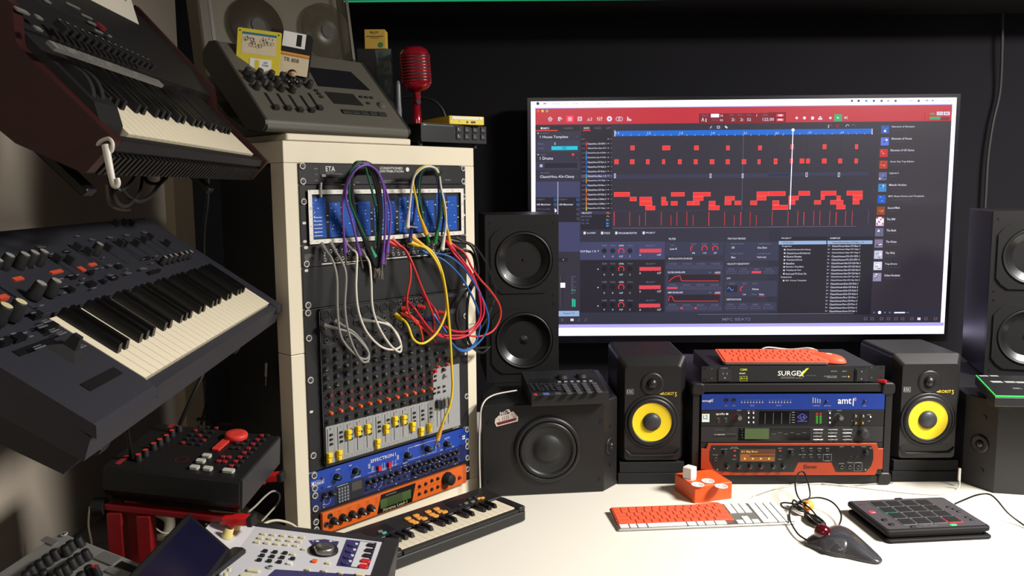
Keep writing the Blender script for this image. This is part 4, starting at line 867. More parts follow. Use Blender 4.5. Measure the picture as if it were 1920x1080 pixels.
def unit2(name, label, cat, z0, z1, depth, pm, on=False, mat_c=None):
    x0 = (w-.4826)/2; o = CO+ca*x0-cb*(.004 if not on else -.004)
    t = thing(name, label, cat, D(o.x, o.y, z0), (PI/2, 0, CY)); hh = z1-z0
    g = G(); g.box(0, .0005, -.003, .4826, hh-.0005, 0, pm); g.build('front_panel', t, bev=.0005)
    g = G(); g.box(.024, .0012, -depth, .4586, hh-.0012, -.0035, mat_c or vblk); g.build('chassis', t, bev=.001)
    return t, hh
e6 = crop(1260, 640, 3.857)
def PF(t, w_=0): return lambda x, y, w2=None: L(t, *e6(x, y), w_ if w2 is None else w2)
def T6(g, P, s, x0, y0, x1, y1, m=wht, z=.0006, sl=0): a = P(x0, y1); b = P(x1, y0); g.text(s, a[0], a[1], b[0], b[1], z, m, sl)
def R6(g, P, x0, y0, x1, y1, m, z=.0005): a = P(x0, y0); b = P(x1, y1); g.rect(a[0], b[1], b[0], a[1], z, m)
# surge unit
sx, h = unit2('power_unit', 'black surge protection unit lying on top of the rack case under the orange keyboard', 'power unit', .2815, .3245, .235, blk, True, mat('matt_black_steel', (24, 24, 28), .45))
P = PF(sx); g = G()
T6(g, P, 'SURGE', 765, 213, 925, 248, wht, .0006, .006); T6(g, P, 'X', 918, 212, 955, 255, wht, .0006, .004)
g.poly([P(925, 250), P(935, 252), P(990, 192), P(968, 196)], .0009, mat('lime_print', (205, 210, 50), .5))
T6(g, P, 'Series Mode Surge Eliminator', 788, 254, 888, 262, gryp); T6(g, P, 'Uninterruptible Power Conditioner', 785, 262, 945, 270, gryp); T6(g, P, 'SEQUENCER', 972, 243, 1042, 251, mat('green_print', (50, 120, 80), .5))
T6(g, P, 'CSMR', 492, 197, 545, 212, mat('lime_print', (205, 210, 50), .5)); T6(g, P, 'smart', 486, 226, 530, 236); T6(g, P, 'A-1-1', 495, 258, 540, 275, mat('lime_print', (205, 210, 50), .5)); 
a = P(490, 252); b = P(544, 286); g.frame(a[0], b[1], b[0], a[1], .0005, .0006, mat('lime_print', (205, 210, 50), .5))
for s, x0, y0, x1, y1 in (('MONITOR', 1150, 212, 1193, 220), ('OVERLOAD', 1098, 248, 1192, 256), ('PROTECTED', 1120, 258, 1192, 265), ('REMOTE', 1232, 212, 1262, 220), ('POWER', 1228, 251, 1262, 259), ('CONVENIENCE', 352, 190, 402, 197)): T6(g, P, s, x0, y0, x1, y1, gryp)
g.build('lettering', sx)
c = P(1277, 255); g = G(); g.cyl(c[0], c[1], 0, .0015, .0022, mat('amber_led', (255, 180, 40), .3, emit=1.2), seg=12); g.build('indicator_light', sx, label='amber indicator light')
a = P(335, 198); b = P(425, 285); g = G(); g.rbox(a[0], b[1], .0002, b[0], a[1], .0025, blk2, .002); 
for q in ((368, 232), (397, 232)): c = P(*q); g.rect(c[0]-.0006, c[1]-.003, c[0]+.0006, c[1]+.003, .0028, gryp)
c = P(381, 263); g.disc(c[0], c[1], .002, .0028, gryp); g.build('power_outlet', sx)
a = P(1325, 195); b = P(1405, 290); g = G(); g.rbox(a[0], b[1], .0002, b[0], a[1], .003, blk2, .001); g.rbox(a[0]+.003, b[1]+.003, .003, b[0]-.003, a[1]-.003, .0055, rub, .001); g.text('I', (a[0]+b[0])/2-.0004, a[1]-.009, (a[0]+b[0])/2+.0004, a[1]-.006, .0058, wht); g.text('O', (a[0]+b[0])/2-.0012, b[1]+.007, (a[0]+b[0])/2+.0012, b[1]+.010, .0058, wht); g.build('rocker_switch', sx)
for q in ((287, 198), (287, 268), (1443, 192), (1443, 262)): c = P(*q); inst(knob_mesh(.0016, .001, steel), 'bolt', sx, (c[0], c[1], 0))
holes(sx, [(x, y) for x in (.008, .4746) for y in (.007, .037)], vblk, .009, .006)
# midi interface
am, h = unit2('midi_interface', 'royal blue one unit MIDI interface marked amt 8 at the top of the rack case', 'audio unit', .2075, .2510, .2, mat('interface_blue', (18, 46, 122), .4))
P = PF(am); g = G(); T6(g, P, 'emagic', 218, 422, 298, 442); g.line(P(270, 428), P(300, 416), .0008, .0007, wht)
T6(g, P, 'amt', 1198, 412, 1298, 452); a = P(1308, 412); b = P(1311, 466); g.rect(a[0], b[1], b[0]+.0003, a[1], .0006, wht); T6(g, P, '8', 1316, 406, 1333, 430, gryp)
for k in range(16):
    x = 500+k*21.5+(30 if k > 7 else 0); R6(g, P, x, 436, x+8, 446, gryp); R6(g, P, x+3, 422, x+5, 430, gryp)
for k in range(4): R6(g, P, 1017+k*17, 405+k*4, 1022+k*17, 446, gryp)
for s, x0, x1, y in (('IN 1', 385, 403, 462), ('OUT 1', 436, 462, 462), ('MIDI IN', 565, 595, 460), ('MIDI OUT', 755, 792, 460), ('COMPUTER', 1017, 1070, 462), ('MIDI THRU', 1100, 1150, 462), ('LINK', 1382, 1405, 462)): T6(g, P, s, x0, y, x1, y+7, gryp)
g.build('lettering', am)
for q, r in (((394, 422), .0052), ((448, 422), .0052)): c = P(*q); g = G(); g.lathe(c[0], c[1], [(r, .0003), (r, .0016), (r*.85, .0016), (r*.85, .0004)], blk2, 18); g.disc(c[0], c[1], r*.86, .0005, vblk); g.build('socket', am)
for q in ((1118, 433), (1393, 432)): c = P(*q); inst(knob_mesh(.0034, .006, rub, gryp), 'knob', am, (c[0], c[1], 0))
# audio interface
ap, h = unit2('audio_interface', 'black audio interface with two silver knobs, meters and a purple lit diamond logo', 'audio unit', .1630, .2070, .2, mat('anodised_black', (22, 22, 24), .4))
P = PF(ap); g = G(); a = P(217, 524); b = P(270, 583); g.rect(a[0], b[1], b[0], a[1], .0006, mat('sticker_teal_white', (205, 220, 215), .5)); g.frame(a[0], b[1], b[0], a[1], .001, .0008, wht); T6(g, P, 'L2', 226, 533, 258, 562, mat('teal_dark', (30, 90, 100), .5), .0009)
T6(g, P, 'apollo', 317, 516, 382, 536); c = P(398, 525); g.poly([(c[0]+x, c[1]+y) for x, y in rrect(-.0033, -.0022, .0033, .0022, .0021)], .0006, wht)
for s, x0, y0, x1, y1 in (('PREAMP', 470, 495, 500, 503), ('HI-Z', 328, 553, 344, 560), ('HI-Z', 380, 553, 398, 560), ('MONITOR', 1192, 496, 1226, 503), ('INPUT', 544, 498, 566, 504), ('PAD', 582, 498, 596, 504), ('MUTE', 1128, 499, 1152, 505), ('POWER', 1412, 527, 1438, 535), ('1', 1300, 568, 1304, 575), ('LINK', 1416, 573, 1434, 579)): T6(g, P, s, x0, y0, x1, y1, gryp)
R6(g, P, 632, 506, 988, 600, mat('meter_black', (10, 10, 12), .15)); 
for k in range(4): R6(g, P, 672+k*60, 516, 673+k*60, 596, dgryp, .0008)
for k in range(5): R6(g, P, 865, 512+k*18, 888, 515+k*18, gryp, .0008)
R6(g, P, 900, 512, 985, 596, mat('logo_panel', (12, 12, 40), .2), .0008)
pur = mat('purple_glow', (150, 140, 235), .3, emit=.9)
dm = [P(908, 546), P(942, 522), P(976, 546), P(942, 570)]
for i in range(4): g.line(dm[i], dm[(i+1) % 4], .0009, .0011, pur)
g.line(P(930, 540), P(930, 552), .0011, .0011, pur); g.line(P(930, 552), P(938, 552), .0011, .0011, pur); g.line(P(946, 556), P(950, 538), .0011, .0011, pur); g.line(P(950, 538), P(958, 556), .0011, .0011, pur)
T6(g, P, 'UNIVERSAL AUDIO', 908, 573, 976, 580, pur, .0011)
mg = mat('meter_green', (70, 200, 60), .3, emit=.75); mr = mat('meter_red', (225, 55, 40), .3, emit=.8)
for x in (1040, 1066):
    for k in range(7): R6(g, P, x, 516+k*11.5, x+15, 524+k*11.5, mr if k < 2 else mg, .0008)
g.build('front_display', ap)
rdarc = mat('red_arc', (190, 30, 40), .4, emit=.5)
for (x, y), am_ in (((494, 560), rdarc), ((1229, 560), gryp)):
    c = P(x, y, .018); q = P(x-10 if am_ is rdarc else x-10, y); g = G(); R0 = .0098
    for k in range(12):
        t0 = -2.3+k*.22; g.line((c[0]-.003+R0*math.sin(t0), c[1]+R0*math.cos(t0)+.001), (c[0]-.003+R0*math.sin(t0+.22), c[1]+.001+R0*math.cos(t0+.22)), .0013 if am_ is rdarc else .0007, .0008, am_)
    g.build('level_ring', ap); g = G(); g.cyl(c[0]-.002, c[1]+.0015, .0003, .004, .0092, rub, seg=24); g.cyl(c[0]-.001, c[1]+.001, .004, .018, .0064, steel, r2=.0058, seg=24); g.build('volume_knob', ap)
sb = G().prism(rrect(-.0018, -.0022, .0018, .0022, .0006, 2), 0, .0025, wht, .0004).mesh('button')
for x in (553, 588): 
    for y in (517, 551, 585): c = P(x, y); inst(sb, 'button', ap, (c[0], c[1], 0))
for y in (518, 553, 587): c = P(1140, y); inst(sb, 'button', ap, (c[0], c[1], 0))
c = P(1434, 546); inst(sb, 'button', ap, (c[0], c[1], 0))
gold = mat('gold_metal', (205, 160, 70), .25, 1)
for q, m in (((1322, 537), steel), ((1376, 537), steel), ((1322, 587), gold), ((1372, 587), gold)): c = P(*q); inst(knob_mesh(.0036, .008, m), 'headphone_control', ap, (c[0], c[1], 0))
for q in ((337, 577), (388, 577)): c = P(*q); inst(ljm, 'jack', ap, (c[0], c[1], 0), sc=(.65, .65, .65))
# reverb unit
rv, h = unit2('reverb_unit', 'dark reverb processor with pale green display and large black dial in the rack case', 'audio unit', .1185, .1625, .2, mat('reverb_black', (33, 33, 34), .5))
P = PF(rv); g = G(); R6(g, P, 480, 628, 1000, 716, mat('meter_black', (10, 10, 12), .15)); R6(g, P, 527, 629, 700, 706, mat('lcd_pale_green', (122, 150, 84), .3, emit=.42), .0008)
T6(g, P, 't.c. electronic', 305, 668, 382, 677); R6(g, P, 388, 668, 455, 671, dgryp); R6(g, P, 305, 682, 458, 690, vblk); T6(g, P, 'REVERB ENGINE', 310, 636, 382, 642, dgryp)
for k in range(6): R6(g, P, 722+k*44, 668-(k % 2)*9, 750+k*44, 671-(k % 2)*9, dgryp, .0008)
for k in range(4):
    for j in range(4): R6(g, P, 500+4*(k % 2), 632+k*20, 512, 640+k*20, dgryp, .0008)
for j, x in enumerate((1016, 1122, 1228)):
    for k in range(4): R6(g, P, x+6, 634+k*24, x+76-(k*5 % 14), 641+k*24, gryp if (j+k) % 3 else wht, .0007); R6(g, P, x, 646+k*24, x+66, 654+k*24, blk2, .0007)
g.build('front_display', rv)
bt2 = G().prism(rrect(-.004, -.0017, .004, .0017, .0005, 2), 0, .002, blk2, .0003).mesh('button')
for x in (1040, 1075, 1146, 1182, 1250, 1300):
    for k in range(4): c = P(x, 651+k*24); inst(bt2, 'button', rv, (c[0], c[1], 0))
c = P(1392, 668, .010); knob(rv, c[0], c[1], .0145, .016, blk2, None, name='data_dial')
# guitar processor, two units
gp, h = unit2('guitar_processor', 'rusty orange two unit guitar processor with lit amber display at the bottom of the case', 'audio unit', .0295, .1180, .2, blk)
P = PF(gp, .006); g = G(); ro = mat('rust_orange', (156, 58, 30), .4, .2); X = .4826
g.prism([(0, .0165), (.013, .0165), (.018, .0), (X-.018, 0), (X-.013, .0165), (X, .0165), (X, .0735), (X-.013, .0735), (X-.018, .088), (.018, .088), (.013, .0735), (0, .0735)], .0004, .006, ro, .0008); g.build('front_plate', gp)
g = G(); fp = mat('processor_black', (20, 20, 21), .35)
a = P(272, 752); b = P(1455, 950)
g.poly([P(285, 752), P(272, 800), P(272, 860), P(300, 920), P(330, 938), P(470, 948), P(880, 944), P(912, 874), P(1155, 874), P(1185, 944), P(1400, 944), P(1440, 900), P(1455, 850), P(1455, 790), P(1440, 755)][::-1], .0068, fp); g.build('black_face', gp)
g = G(); z = .0074
for k in range(60):
    i, j = k % 15, k//15; g.poly([P(938+i*16+4*(j % 2), 925+j*9), P(942+i*16+4*(j % 2), 922+j*9), P(946+i*16+4*(j % 2), 925+j*9), P(942+i*16+4*(j % 2), 928+j*9)][::-1], .0064, mat('rust_dark', (140, 50, 28), .4))
T6(g, P, 'Eleven', 952, 893, 1046, 920, vblk, .0066, .001)
am2 = mat('amber_display', (205, 120, 45), .3, emit=.55); R6(g, P, 490, 778, 744, 868, mat('display_frame', (80, 60, 50), .3), z); R6(g, P, 494, 783, 738, 812, mat('amber_dim', (150, 80, 35), .3, emit=.4), z+.0003); R6(g, P, 494, 814, 738, 865, am2, z+.0003); R6(g, P, 560, 820, 738, 835, mat('amber_dim', (150, 80, 35), .3, emit=.4), z+.0005)
hot = mat('amber_hot', (255, 205, 90), .3, emit=1.1); T6(g, P, 'A1 Big Bow', 498, 789, 620, 805, hot, z+.0007)
for x in (525, 583, 641, 700): c = P(x, 847); g.disc(c[0], c[1], .0026, z+.0007, hot, 12)
for s, x0, y0, x1, y1 in (('VOLUME', 353, 775, 400, 782), ('MIC PRE', 430, 762, 472, 768), ('EDIT / BACK', 418, 770, 485, 776), ('POWER', 295, 817, 333, 823), ('SAVE', 437, 849, 465, 855), ('EXIT', 768, 769, 794, 775), ('NEXT', 768, 849, 794, 855), ('SCROLL', 838, 775, 880, 782), ('EDIT', 932, 769, 955, 776), ('AMP', 990, 769, 1016, 776), ('CAB', 1050, 769, 1080, 776), ('MOD', 1112, 769, 1135, 776), ('FX LOOP', 918, 814, 966, 821), ('DIST', 990, 814, 1016, 821), ('DLY', 1050, 814, 1076, 821), ('TEMPO', 1103, 814, 1140, 821), ('INPUT', 1212, 758, 1240, 764), ('MIC', 1300, 758, 1318, 764), ('PHONES', 1370, 758, 1402, 764), ('TUNER', 1103, 860, 1140, 866), ('GUITAR', 1205, 879, 1243, 886), ('TRUE-Z', 1265, 872, 1308, 879), ('LINE', 1325, 872, 1365, 879)): T6(g, P, s, x0, y0, x1, y1, gryp, z)
a = P(1092, 814); b = P(1152, 862); g.frame(a[0], b[1], b[0], a[1], .0005, z, gryp); a = P(1316, 876); b = P(1372, 936); g.frame(a[0], b[1], b[0], a[1], .0005, z, gryp)
g.build('lettering', gp)
gl = mat('red_lit_button', (235, 60, 40), .3, emit=.8)
for q, m in (((452, 790), gl), ((452, 826), gl), ((780, 790), gl), ((780, 828), blk2)): c = P(*q); G().prism(rrect(-.0032, -.0017, .0032, .0017, .0005, 2), 0, .002, m, .0003).build('lit_button', gp, (c[0], c[1], .0068))
for x in (943, 1003, 1062, 1121):
    for y in (792, 838): c = P(x, y); G().prism(rrect(-.0046, -.0026, .0046, .0026, .0008, 2), 0, .0025, blk2, .0004).build('button', gp, (c[0], c[1], .0068))
for x in (405, 490, 572, 652, 740, 812): c = P(x, 910, .016); knob(gp, c[0], c[1], .0062, .012, rub, orgp if x in (490, 572, 652) else gryp, z=.0068, rz=2.2)
for q in ((378, 803), (860, 803), (1400, 800)): c = P(*q, ); knob(gp, c[0], c[1], .0068, .010, vblk, None, z=.0068)
for q in ((1283, 825), (1330, 825)): c = P(*q); G().cyl(0, 0, 0, .009, .0015, chrome).build('toggle_switch', gp, (c[0], c[1], .0068))
for q in ((1225, 910), (1284, 910), (1344, 910), (314, 850)): c = P(*q); inst(ljm, 'jack', gp, (c[0], c[1], .0068), sc=(.85, .85, .85))
for q in ((303, 776), (327, 927), (1434, 773), (1398, 928)): c = P(*q); inst(knob_mesh(.0022, .001, steel), 'bolt', gp, (c[0], c[1], .0068))

# ------------------------------------------------ things on the surge unit
zt = DZ+.3248
corg = mat('orange_keyboard_plastic', (226, 88, 56), .5, noise=.02); lgy = mat('legend_pale', (250, 190, 160), .6)
def onw(px, py, z): p = onz(px, py, z); return V((p.x, p.y))
def frame_z(p, q, z):                      # flat frame with origin p, local x towards q
    d = (q-p).normalized(); return Mx(((d.x, -d.y, 0, p.x), (d.y, d.x, 0, p.y), (0, 0, 1, z), (0, 0, 0, 1)))
p = onw(1260+372/3.857, 640+160/3.857, zt+.004); q = onw(1260+1138/3.857, 640+160/3.857, zt+.004)
ok = thing('keyboard', 'compact orange covered keyboard lying on top of the black surge unit', 'keyboard', 0, M=frame_z(p, q, zt) @ Mx.Rotation(.10, 4, 'X'))
Wk = (q-p).length; Dk = .115
g = G(); g.rbox(0, 0, .0005, Wk, Dk, .0065, mat('aluminium', (190, 188, 184), .35, .9), .008, .001); g.build('base', ok)
g = G(); g.rbox(.01, Dk-.02, -.0105, Wk-.01, Dk-.002, .0004, mat('aluminium', (190, 188, 184), .35, .9), .006, .003); g.build('battery_tube', ok)
g = G(); g.rbox(-.001, -.001, .0067, Wk+.001, Dk+.001, .0095, corg, .008, .0008)
g.build('rubber_cover', ok, label='orange rubber cover')
def keyrow(par, x0, y, ws, hh, m, z, gap=.0022, name='key', cap=None, zt=.0022):
    x = x0
    for wv in ws:
        k = ('kc', round(wv, 4), round(hh, 4), m.name)
        if k not in KN:
            KN[k] = G().prism(rrect(0, 0, wv-gap, hh-gap, .0014, 2), 0, zt, m, .0006).mesh(name)
        inst(KN[k], name, par, (x, y, z)); x += wv
u = (Wk-.010)/14.5; rh = (Dk-.012)/5.6
for k, ws in enumerate([[u*1.1, u*.9, u, u*1.2, u*5, u*1.2, u, u, u, u], [u*2.2]+[u]*10+[u*2.2], [u*1.7]+[u]*11+[u*1.7], [u*1.4]+[u]*12+[u], [u]*13+[u*1.4]]): keyrow(ok, .005, .005+rh*k, ws, rh, corg, .0096)
keyrow(ok, .005, .005+rh*5, [u*14.4/14]*14, rh*.6, corg, .0096)
# orange mouse
c = onw(1260+1205/3.857, 640+150/3.857, zt); 
om_ = thing('mouse', 'orange wireless mouse beside the orange keyboard on the surge unit', 'mouse', (c.x+.004, c.y-.012, zt), (0, 0, .85))
def blob(pts_top, base, hz, m, n=12, squash=1.5):
    g = G(); rings = []
    for k in range(n+1):
        t = k/n; s = math.cos(t*PI/2)**(.55); z = hz*math.sin(t*PI/2)
        rings.append([(x*s, y*s, z) for x, y in pts_top])
    g.loft(rings, m, True); return g
el = [(.030*math.cos(a), .056*math.sin(a)+.045) for a in [2*PI*i/28 for i in range(28)]]
el = [(x, y-.045) for x, y in el]
g = blob(el, 0, .020, corg); g.M = Mx.Identity(4); g.build('shell', om_, (0, .045, .0008)); G().poly([(x*.95, y*.97) for x, y in el], 0, gryp).build('base', om_, (0, .045, .0006))
G().rbox(-.004, -.007, .0, .004, .007, .0012, wht, .003).build('logo', om_, (0, .035, .0200))
# cable tangle behind
g = G(); g.tube([onw(1425, 659, zt).to_3d()+V((0, .0, zt+.003)), V((0, .0, zt+.012))+onw(1440, 659, zt).to_3d(), V((0, .0, zt+.003))+onw(1480, 657, zt).to_3d(), V((0, .0, zt+.010))+onw(1515, 659, zt).to_3d(), V((0, .0, zt+.003))+onw(1532, 659, zt).to_3d()], .0022, mat('white_cable', (205, 200, 190), .45)); tag(g.build('cable'), 'white cable lying behind the orange keyboard on the surge unit', 'cable')
# red penknife on case corner
p = onw(1654, 716, DZ+.283)
kn = thing('penknife', 'small red pocket knife lying on the right end of the rack case top', 'pocket knife', (p.x-.008, p.y+.015, DZ+.2795), (0, 0, -.75))
G().rbox(-.012, -.005, .0005, .026, .005, .009, mat('red_handle', (170, 25, 30), .3), .0045, .0015).build('handle', kn)
G().rbox(-.018, -.0035, .002, -.0125, .0035, .007, gold, .002, .0008).build('end_cap', kn)
G().cyl(.004, 0, .0091, .0096, .0022, chrome).build('emblem', kn)

# ------------------------------------------------ orange power block
P0, P1, P2 = onw(1257, 918, DZ), onw(1302, 944.5, DZ), onw(1372.5, 935, DZ)
d = (P2-P1).normalized(); w1 = (P2-P1).length
pb = thing('power_block', 'square orange socket block with white sockets standing on the white desk', 'power block', 0, M=frame_z(P1, P2, DZ))
n = V((-d.y, d.x)); dep = (P0-P1).dot(n); 
obm = mat('orange_block', (226, 88, 34), .45, noise=.02)
g = G(); g.rbox(0, 0, .0006, w1, .105, .045, obm, .003, .0015); g.build('body', pb)
so = mat('socket_white', (232, 228, 220), .4)
S4 = [(.030, .077), (.084, .075), (.030, .028), (.082, .030)]
for px_ in ((1327, 902), (1352, 912), (1308, 909), (1293, 897)):
    c = L(pb, *px_, .045); g = G(); g.lathe(0, 0, [(.0165, 0), (.0165, .0012), (.0145, .0014), (.0140, .0006), (.0001, .0006)], so, 24); s_ = g.build('socket', pb, (c[0], c[1], .0452)); 
    if px_ != (1293, 897): gg = G(); [gg.disc(x, 0, .0017, .0012, dgryp, 8) for x in (-.006, .006)]; gg.build('contact_holes', s_)
c = L(pb, 1293, 897, .045)
ch = thing('charger', 'small white cube charger plugged into the orange socket block', 'charger', 0, M=FR[pb] @ Mx.Translation((c[0], c[1], .0470)) @ Mx.Rotation(.5, 4, 'Z'))
G().rbox(-.0135, -.0135, 0, .0135, .0135, .030, mat('charger_white', (235, 230, 222), .35), .003, .0015).build('body', ch)

# ------------------------------------------------ full size keyboard with orange cover
p = onw(1159.6, 997.5, DZ); q = onw(1492, 984.5, DZ)
fk = thing('keyboard', 'full size white aluminium keyboard half covered in orange, in front on the desk', 'keyboard', 0, M=frame_z(p, q, DZ)); Wk = (q-p).length; Dk = .1145
alu = mat('aluminium', (190, 188, 184), .35, .9); kw = mat('white_keycaps', (236, 234, 226), .4, noise=.01)
T_ = Mx.Rotation(.055, 4, 'X')
g = G(T_); g.rbox(0, 0, .001, Wk, Dk, .0065, alu, .004, .0012); g.build('base', fk)
g = G(); g.rbox(.02, Dk-.03, .0004, Wk-.02, Dk-.006, .0066, alu, .003); g.build('rear_foot', fk)
def tk(x, y, w_, h_, m, name='key'):
    k = ('tk', round(w_, 4), round(h_, 4), m.name)
    if k not in KN: KN[k] = G().prism(rrect(0, 0, w_, h_, .0014, 2), 0, .0022, m, .0005).mesh(name)
    v = T_ @ V((x, y, .0067)); return inst(KN[k], name, fk, v, (.055, 0, 0))
kp = .01905; x0 = .0055; rows = [.0045+k*.0187 for k in range(5)]
xx = x0
for wv in (kp*1.25, kp, kp*1.25, kp*.0): 
    if wv: tk(xx, rows[0], wv-.0028, .0165, kw); xx += wv
tk(xx, rows[0], kp*5.0-.0028, .0165, kw); xx += kp*5.0
for wv in (kp*1.25, kp, kp*1.3, kp*1.5): 
    if xx+wv < .285: tk(xx, rows[0], wv-.0028, .0165, kw)
    xx += wv
g = G(T_); cw_ = kp*14.55; g.rbox(x0-.003, rows[1]-.0012, .0068, x0+cw_+.001, Dk-.002, .0092, corg, .003, .0008); g.build('rubber_cover', fk, label='orange rubber cover over the letter keys')
ork = mat('orange_keycaps', (222, 94, 62), .5)
def okrow(y, ws, hh):
    x = x0
    for wv in ws: 
        k = ('ok', round(wv, 4), hh)
        if k not in KN: KN[k] = G().prism(rrect(0, 0, wv-.0028, hh, .0014, 2), 0, .0016, ork, .0005).mesh('covered_key')
        v = T_ @ V((x, y, .0093)); inst(KN[k], 'covered_key', fk, v, (.055, 0, 0)); x += wv
okrow(rows[1], [kp*2.25]+[kp]*10+[kp*2.25], .016); okrow(rows[2], [kp*1.75]+[kp]*11+[kp*1.75], .016); okrow(rows[3], [kp*1.5]+[kp]*12+[kp], .016); okrow(rows[4], [kp]*13+[kp*1.5], .016); okrow(.0985, [kp*14.5/14]*14, .0105)
gapm = mat('key_gap_grey', (110, 108, 104), .5)
g = G(T_); g.box(x0+cw_+.002, .003, .0066, Wk-.0785, Dk-.001, .0069, gapm); g.box(Wk-.0785, .003, .0066, Wk-.003, Dk-.002, .0069, mat('key_gap_dark', (88, 86, 84), .5)); g.build('key_well', fk)
xn = x0+cw_+.0042
for i in range(3):
    tk(xn+kp*i, rows[4]-.001, .0165, .0165, kw); tk(xn+kp*i, rows[3]-.001, .0165, .0165, kw); tk(xn+kp*i, .0985, .0165, .0105, kw)
tk(xn+kp, rows[1], .0165, .0165, kw)
for i in range(3): tk(xn+kp*i, rows[0], .0165, .0165, kw)
xm = Wk-.0785+.001
for i in range(4):
    for j in range(5):
        if (i == 3 and j == 0): continue
        if i == 3 and j == 1: tk(xm+kp*i, rows[0], .0165, .0352, kw); continue
        if j == 0 and i == 0: tk(xm, rows[0], .0165*2+.0025, .0165, kw); continue
        if j == 0 and i == 1: continue
        tk(xm+kp*i, rows[j], .0165, .0165, kw)
    tk(xm+kp*i, .0985, .0165, .0105, kw)

# ------------------------------------------------ trackball with its bundled cable
a_, b_ = onw(1513, 1020, DZ), onw(1652, 1052, DZ)
tb = thing('trackball_mouse', 'dark grey teardrop trackball with a shiny dark red ball on the desk', 'trackball', 0, M=frame_z(a_, b_, DZ))
Lb = (b_-a_).length
tgm = mat('trackball_grey', (84, 84, 88), .24, .6, coat=.2, noise=.02, nscale=10); tbb = mat('trackball_button', (98, 98, 102), .22, .6, coat=.2); tsd = mat('trackball_side', (62, 62, 64), .4)
tips = []
e9 = crop(1440, 880, 5.4)
outl = [(378, 735), (400, 700), (470, 665), (560, 632), (650, 612), (730, 625), (850, 680), (980, 770), (1090, 850), (1150, 905), (1155, 930), (1120, 945), (1060, 940), (930, 915), (800, 885), (680, 870), (560, 835), (460, 790), (400, 765)]
pts = [V(L(tb, *e9(*q), .005)) for q in outl]
pts = [V((p.x, p.y)) for p in smooth_pts([(p.x, p.y, 0) for p in pts], 3, True)]
cen = V((Lb*.42, sum(p.y for p in pts)/len(pts)))
g = G(); rings = []
for s, z in ((.97, .0006), (1.0, .003), (1.0, .006), (.985, .0075)): rings.append([(cen.x+(p.x-cen.x)*s, cen.y+(p.y-cen.y)*s, z) for p in pts])
g.loft(rings, tsd, True)
g.build('base_shell', tb)
g = G(); rings = []
def hgt(x): return .033*max(.0, math.sin(PI*min(1, max(0, (x/Lb*.82+.13))))) 
for k in range(11):
    s = .985*math.cos(k/10*PI/2); rings.append([(cen.x+(p.x-cen.x)*s, cen.y+(p.y-cen.y)*s, .0077+hgt(cen.x+(p.x-cen.x)*s)*math.sin(k/10*PI/2)) for p in pts])
g.loft(rings, tgm, True); g.build('top_shell', tb)
c = L(tb, *e9(552, 640), .032); g = G(); g.ball(c[0], c[1], .032, .0185, mat('cherry_ball', (70, 6, 18), .08, coat=1, noise=.02), 32); g.build('ball', tb, label='shiny dark red ball')
def surf(x, y):
    a = math.atan2(y-cen.y, x-cen.x); b = min(pts, key=lambda p: abs((math.atan2(p.y-cen.y, p.x-cen.x)-a+PI) % (2*PI)-PI)); s = min(.98, math.hypot(x-cen.x, y-cen.y)/max(1e-6, math.hypot(b.x-cen.x, b.y-cen.y)))/.985
    return .0077+hgt(x)*math.sqrt(max(0, 1-s*s))
def onsurf(px, py):
    z = .02
    for _ in range(12): p = L(tb, px, py, z); z = z*.5+.5*surf(*p)
    return V(p)
g = G(); rr_ = [onsurf(*e9(*q)) for q in ((505, 745), (560, 715), (640, 695), (720, 705), (790, 715), (803, 760), (770, 790), (690, 805), (590, 800), (530, 780))]
rr_ = smooth_pts([(p.x, p.y, 0) for p in rr_], 3, True); cc = sum(rr_, V((0, 0, 0)))/len(rr_)
g.loft([[(cc.x+(p.x-cc.x)*s, cc.y+(p.y-cc.y)*s, surf(cc.x+(p.x-cc.x)*s, cc.y+(p.y-cc.y)*s)+z2) for p in rr_] for s, z2 in ((1, -.001), (.98, .0012), (.8, .0015), (.5, .0016), (.02, .0016))], tbb, True, cap=False); g.build('button', tb)
def PT(px, py, z): p = onz(px, py, DZ+z); return V((p.x, p.y, DZ+z))
cbk = mat('black_cable', (24, 23, 22), .45)
g = G(); E9 = lambda x, y, z: PT(*e9(x, y), z)
g.tube([E9(385, 712, .010), E9(300, 650, .010), E9(225, 520, .012), E9(225, 410, .016), E9(300, 335, .022), E9(420, 295, .028), E9(540, 290, .03), E9(660, 340, .028), E9(738, 450, .020), E9(720, 560, .010), E9(640, 603, .008), E9(560, 560, .006), E9(450, 420, .012), E9(370, 350, .02), E9(300, 270, .035), E9(275, 150, .05), E9(300, 50, .058), E9(350, 25, .058), E9(385, 70, .055), E9(420, 200, .04), E9(420, 285, .025), E9(350, 330, .018), E9(250, 370, .010), E9(170, 395, .006), E9(130, 350, .008), E9(180, 338, .012), E9(290, 360, .014), E9(380, 420, .010)], .0021, cbk, 8)
for k in range(6):
    s = (k-2.5)*9; g.tube([E9(250+s*.3, 360+s, .010), E9(320+s*.4, 400-s*.6, .014+.003*(k % 2)), E9(400, 440+s*.3, .012), E9(480+s, 490-s*.5, .016+.003*(k % 3)), E9(570+s*.5, 560-s*.4, .008), E9(540+s*.2, 590+s*.2, .006), E9(430, 520+s*.8, .008), E9(370, 470+s, .008)], .0021, cbk, 7)
g.tube([E9(250, 330, .012), E9(262, 312, .02), E9(310, 340, .018), E9(380, 375, .012)], .0021, cbk, 7)
tag(g.build('cable'), 'looped black cable of the trackball, bundled beside the keyboard end', 'cable')
tie = thing('cable_tie', 'orange yellow tie wrapped round the bundled trackball cable', 'cable tie', tuple(E9(405, 430, 0)), (0, 0, .6))
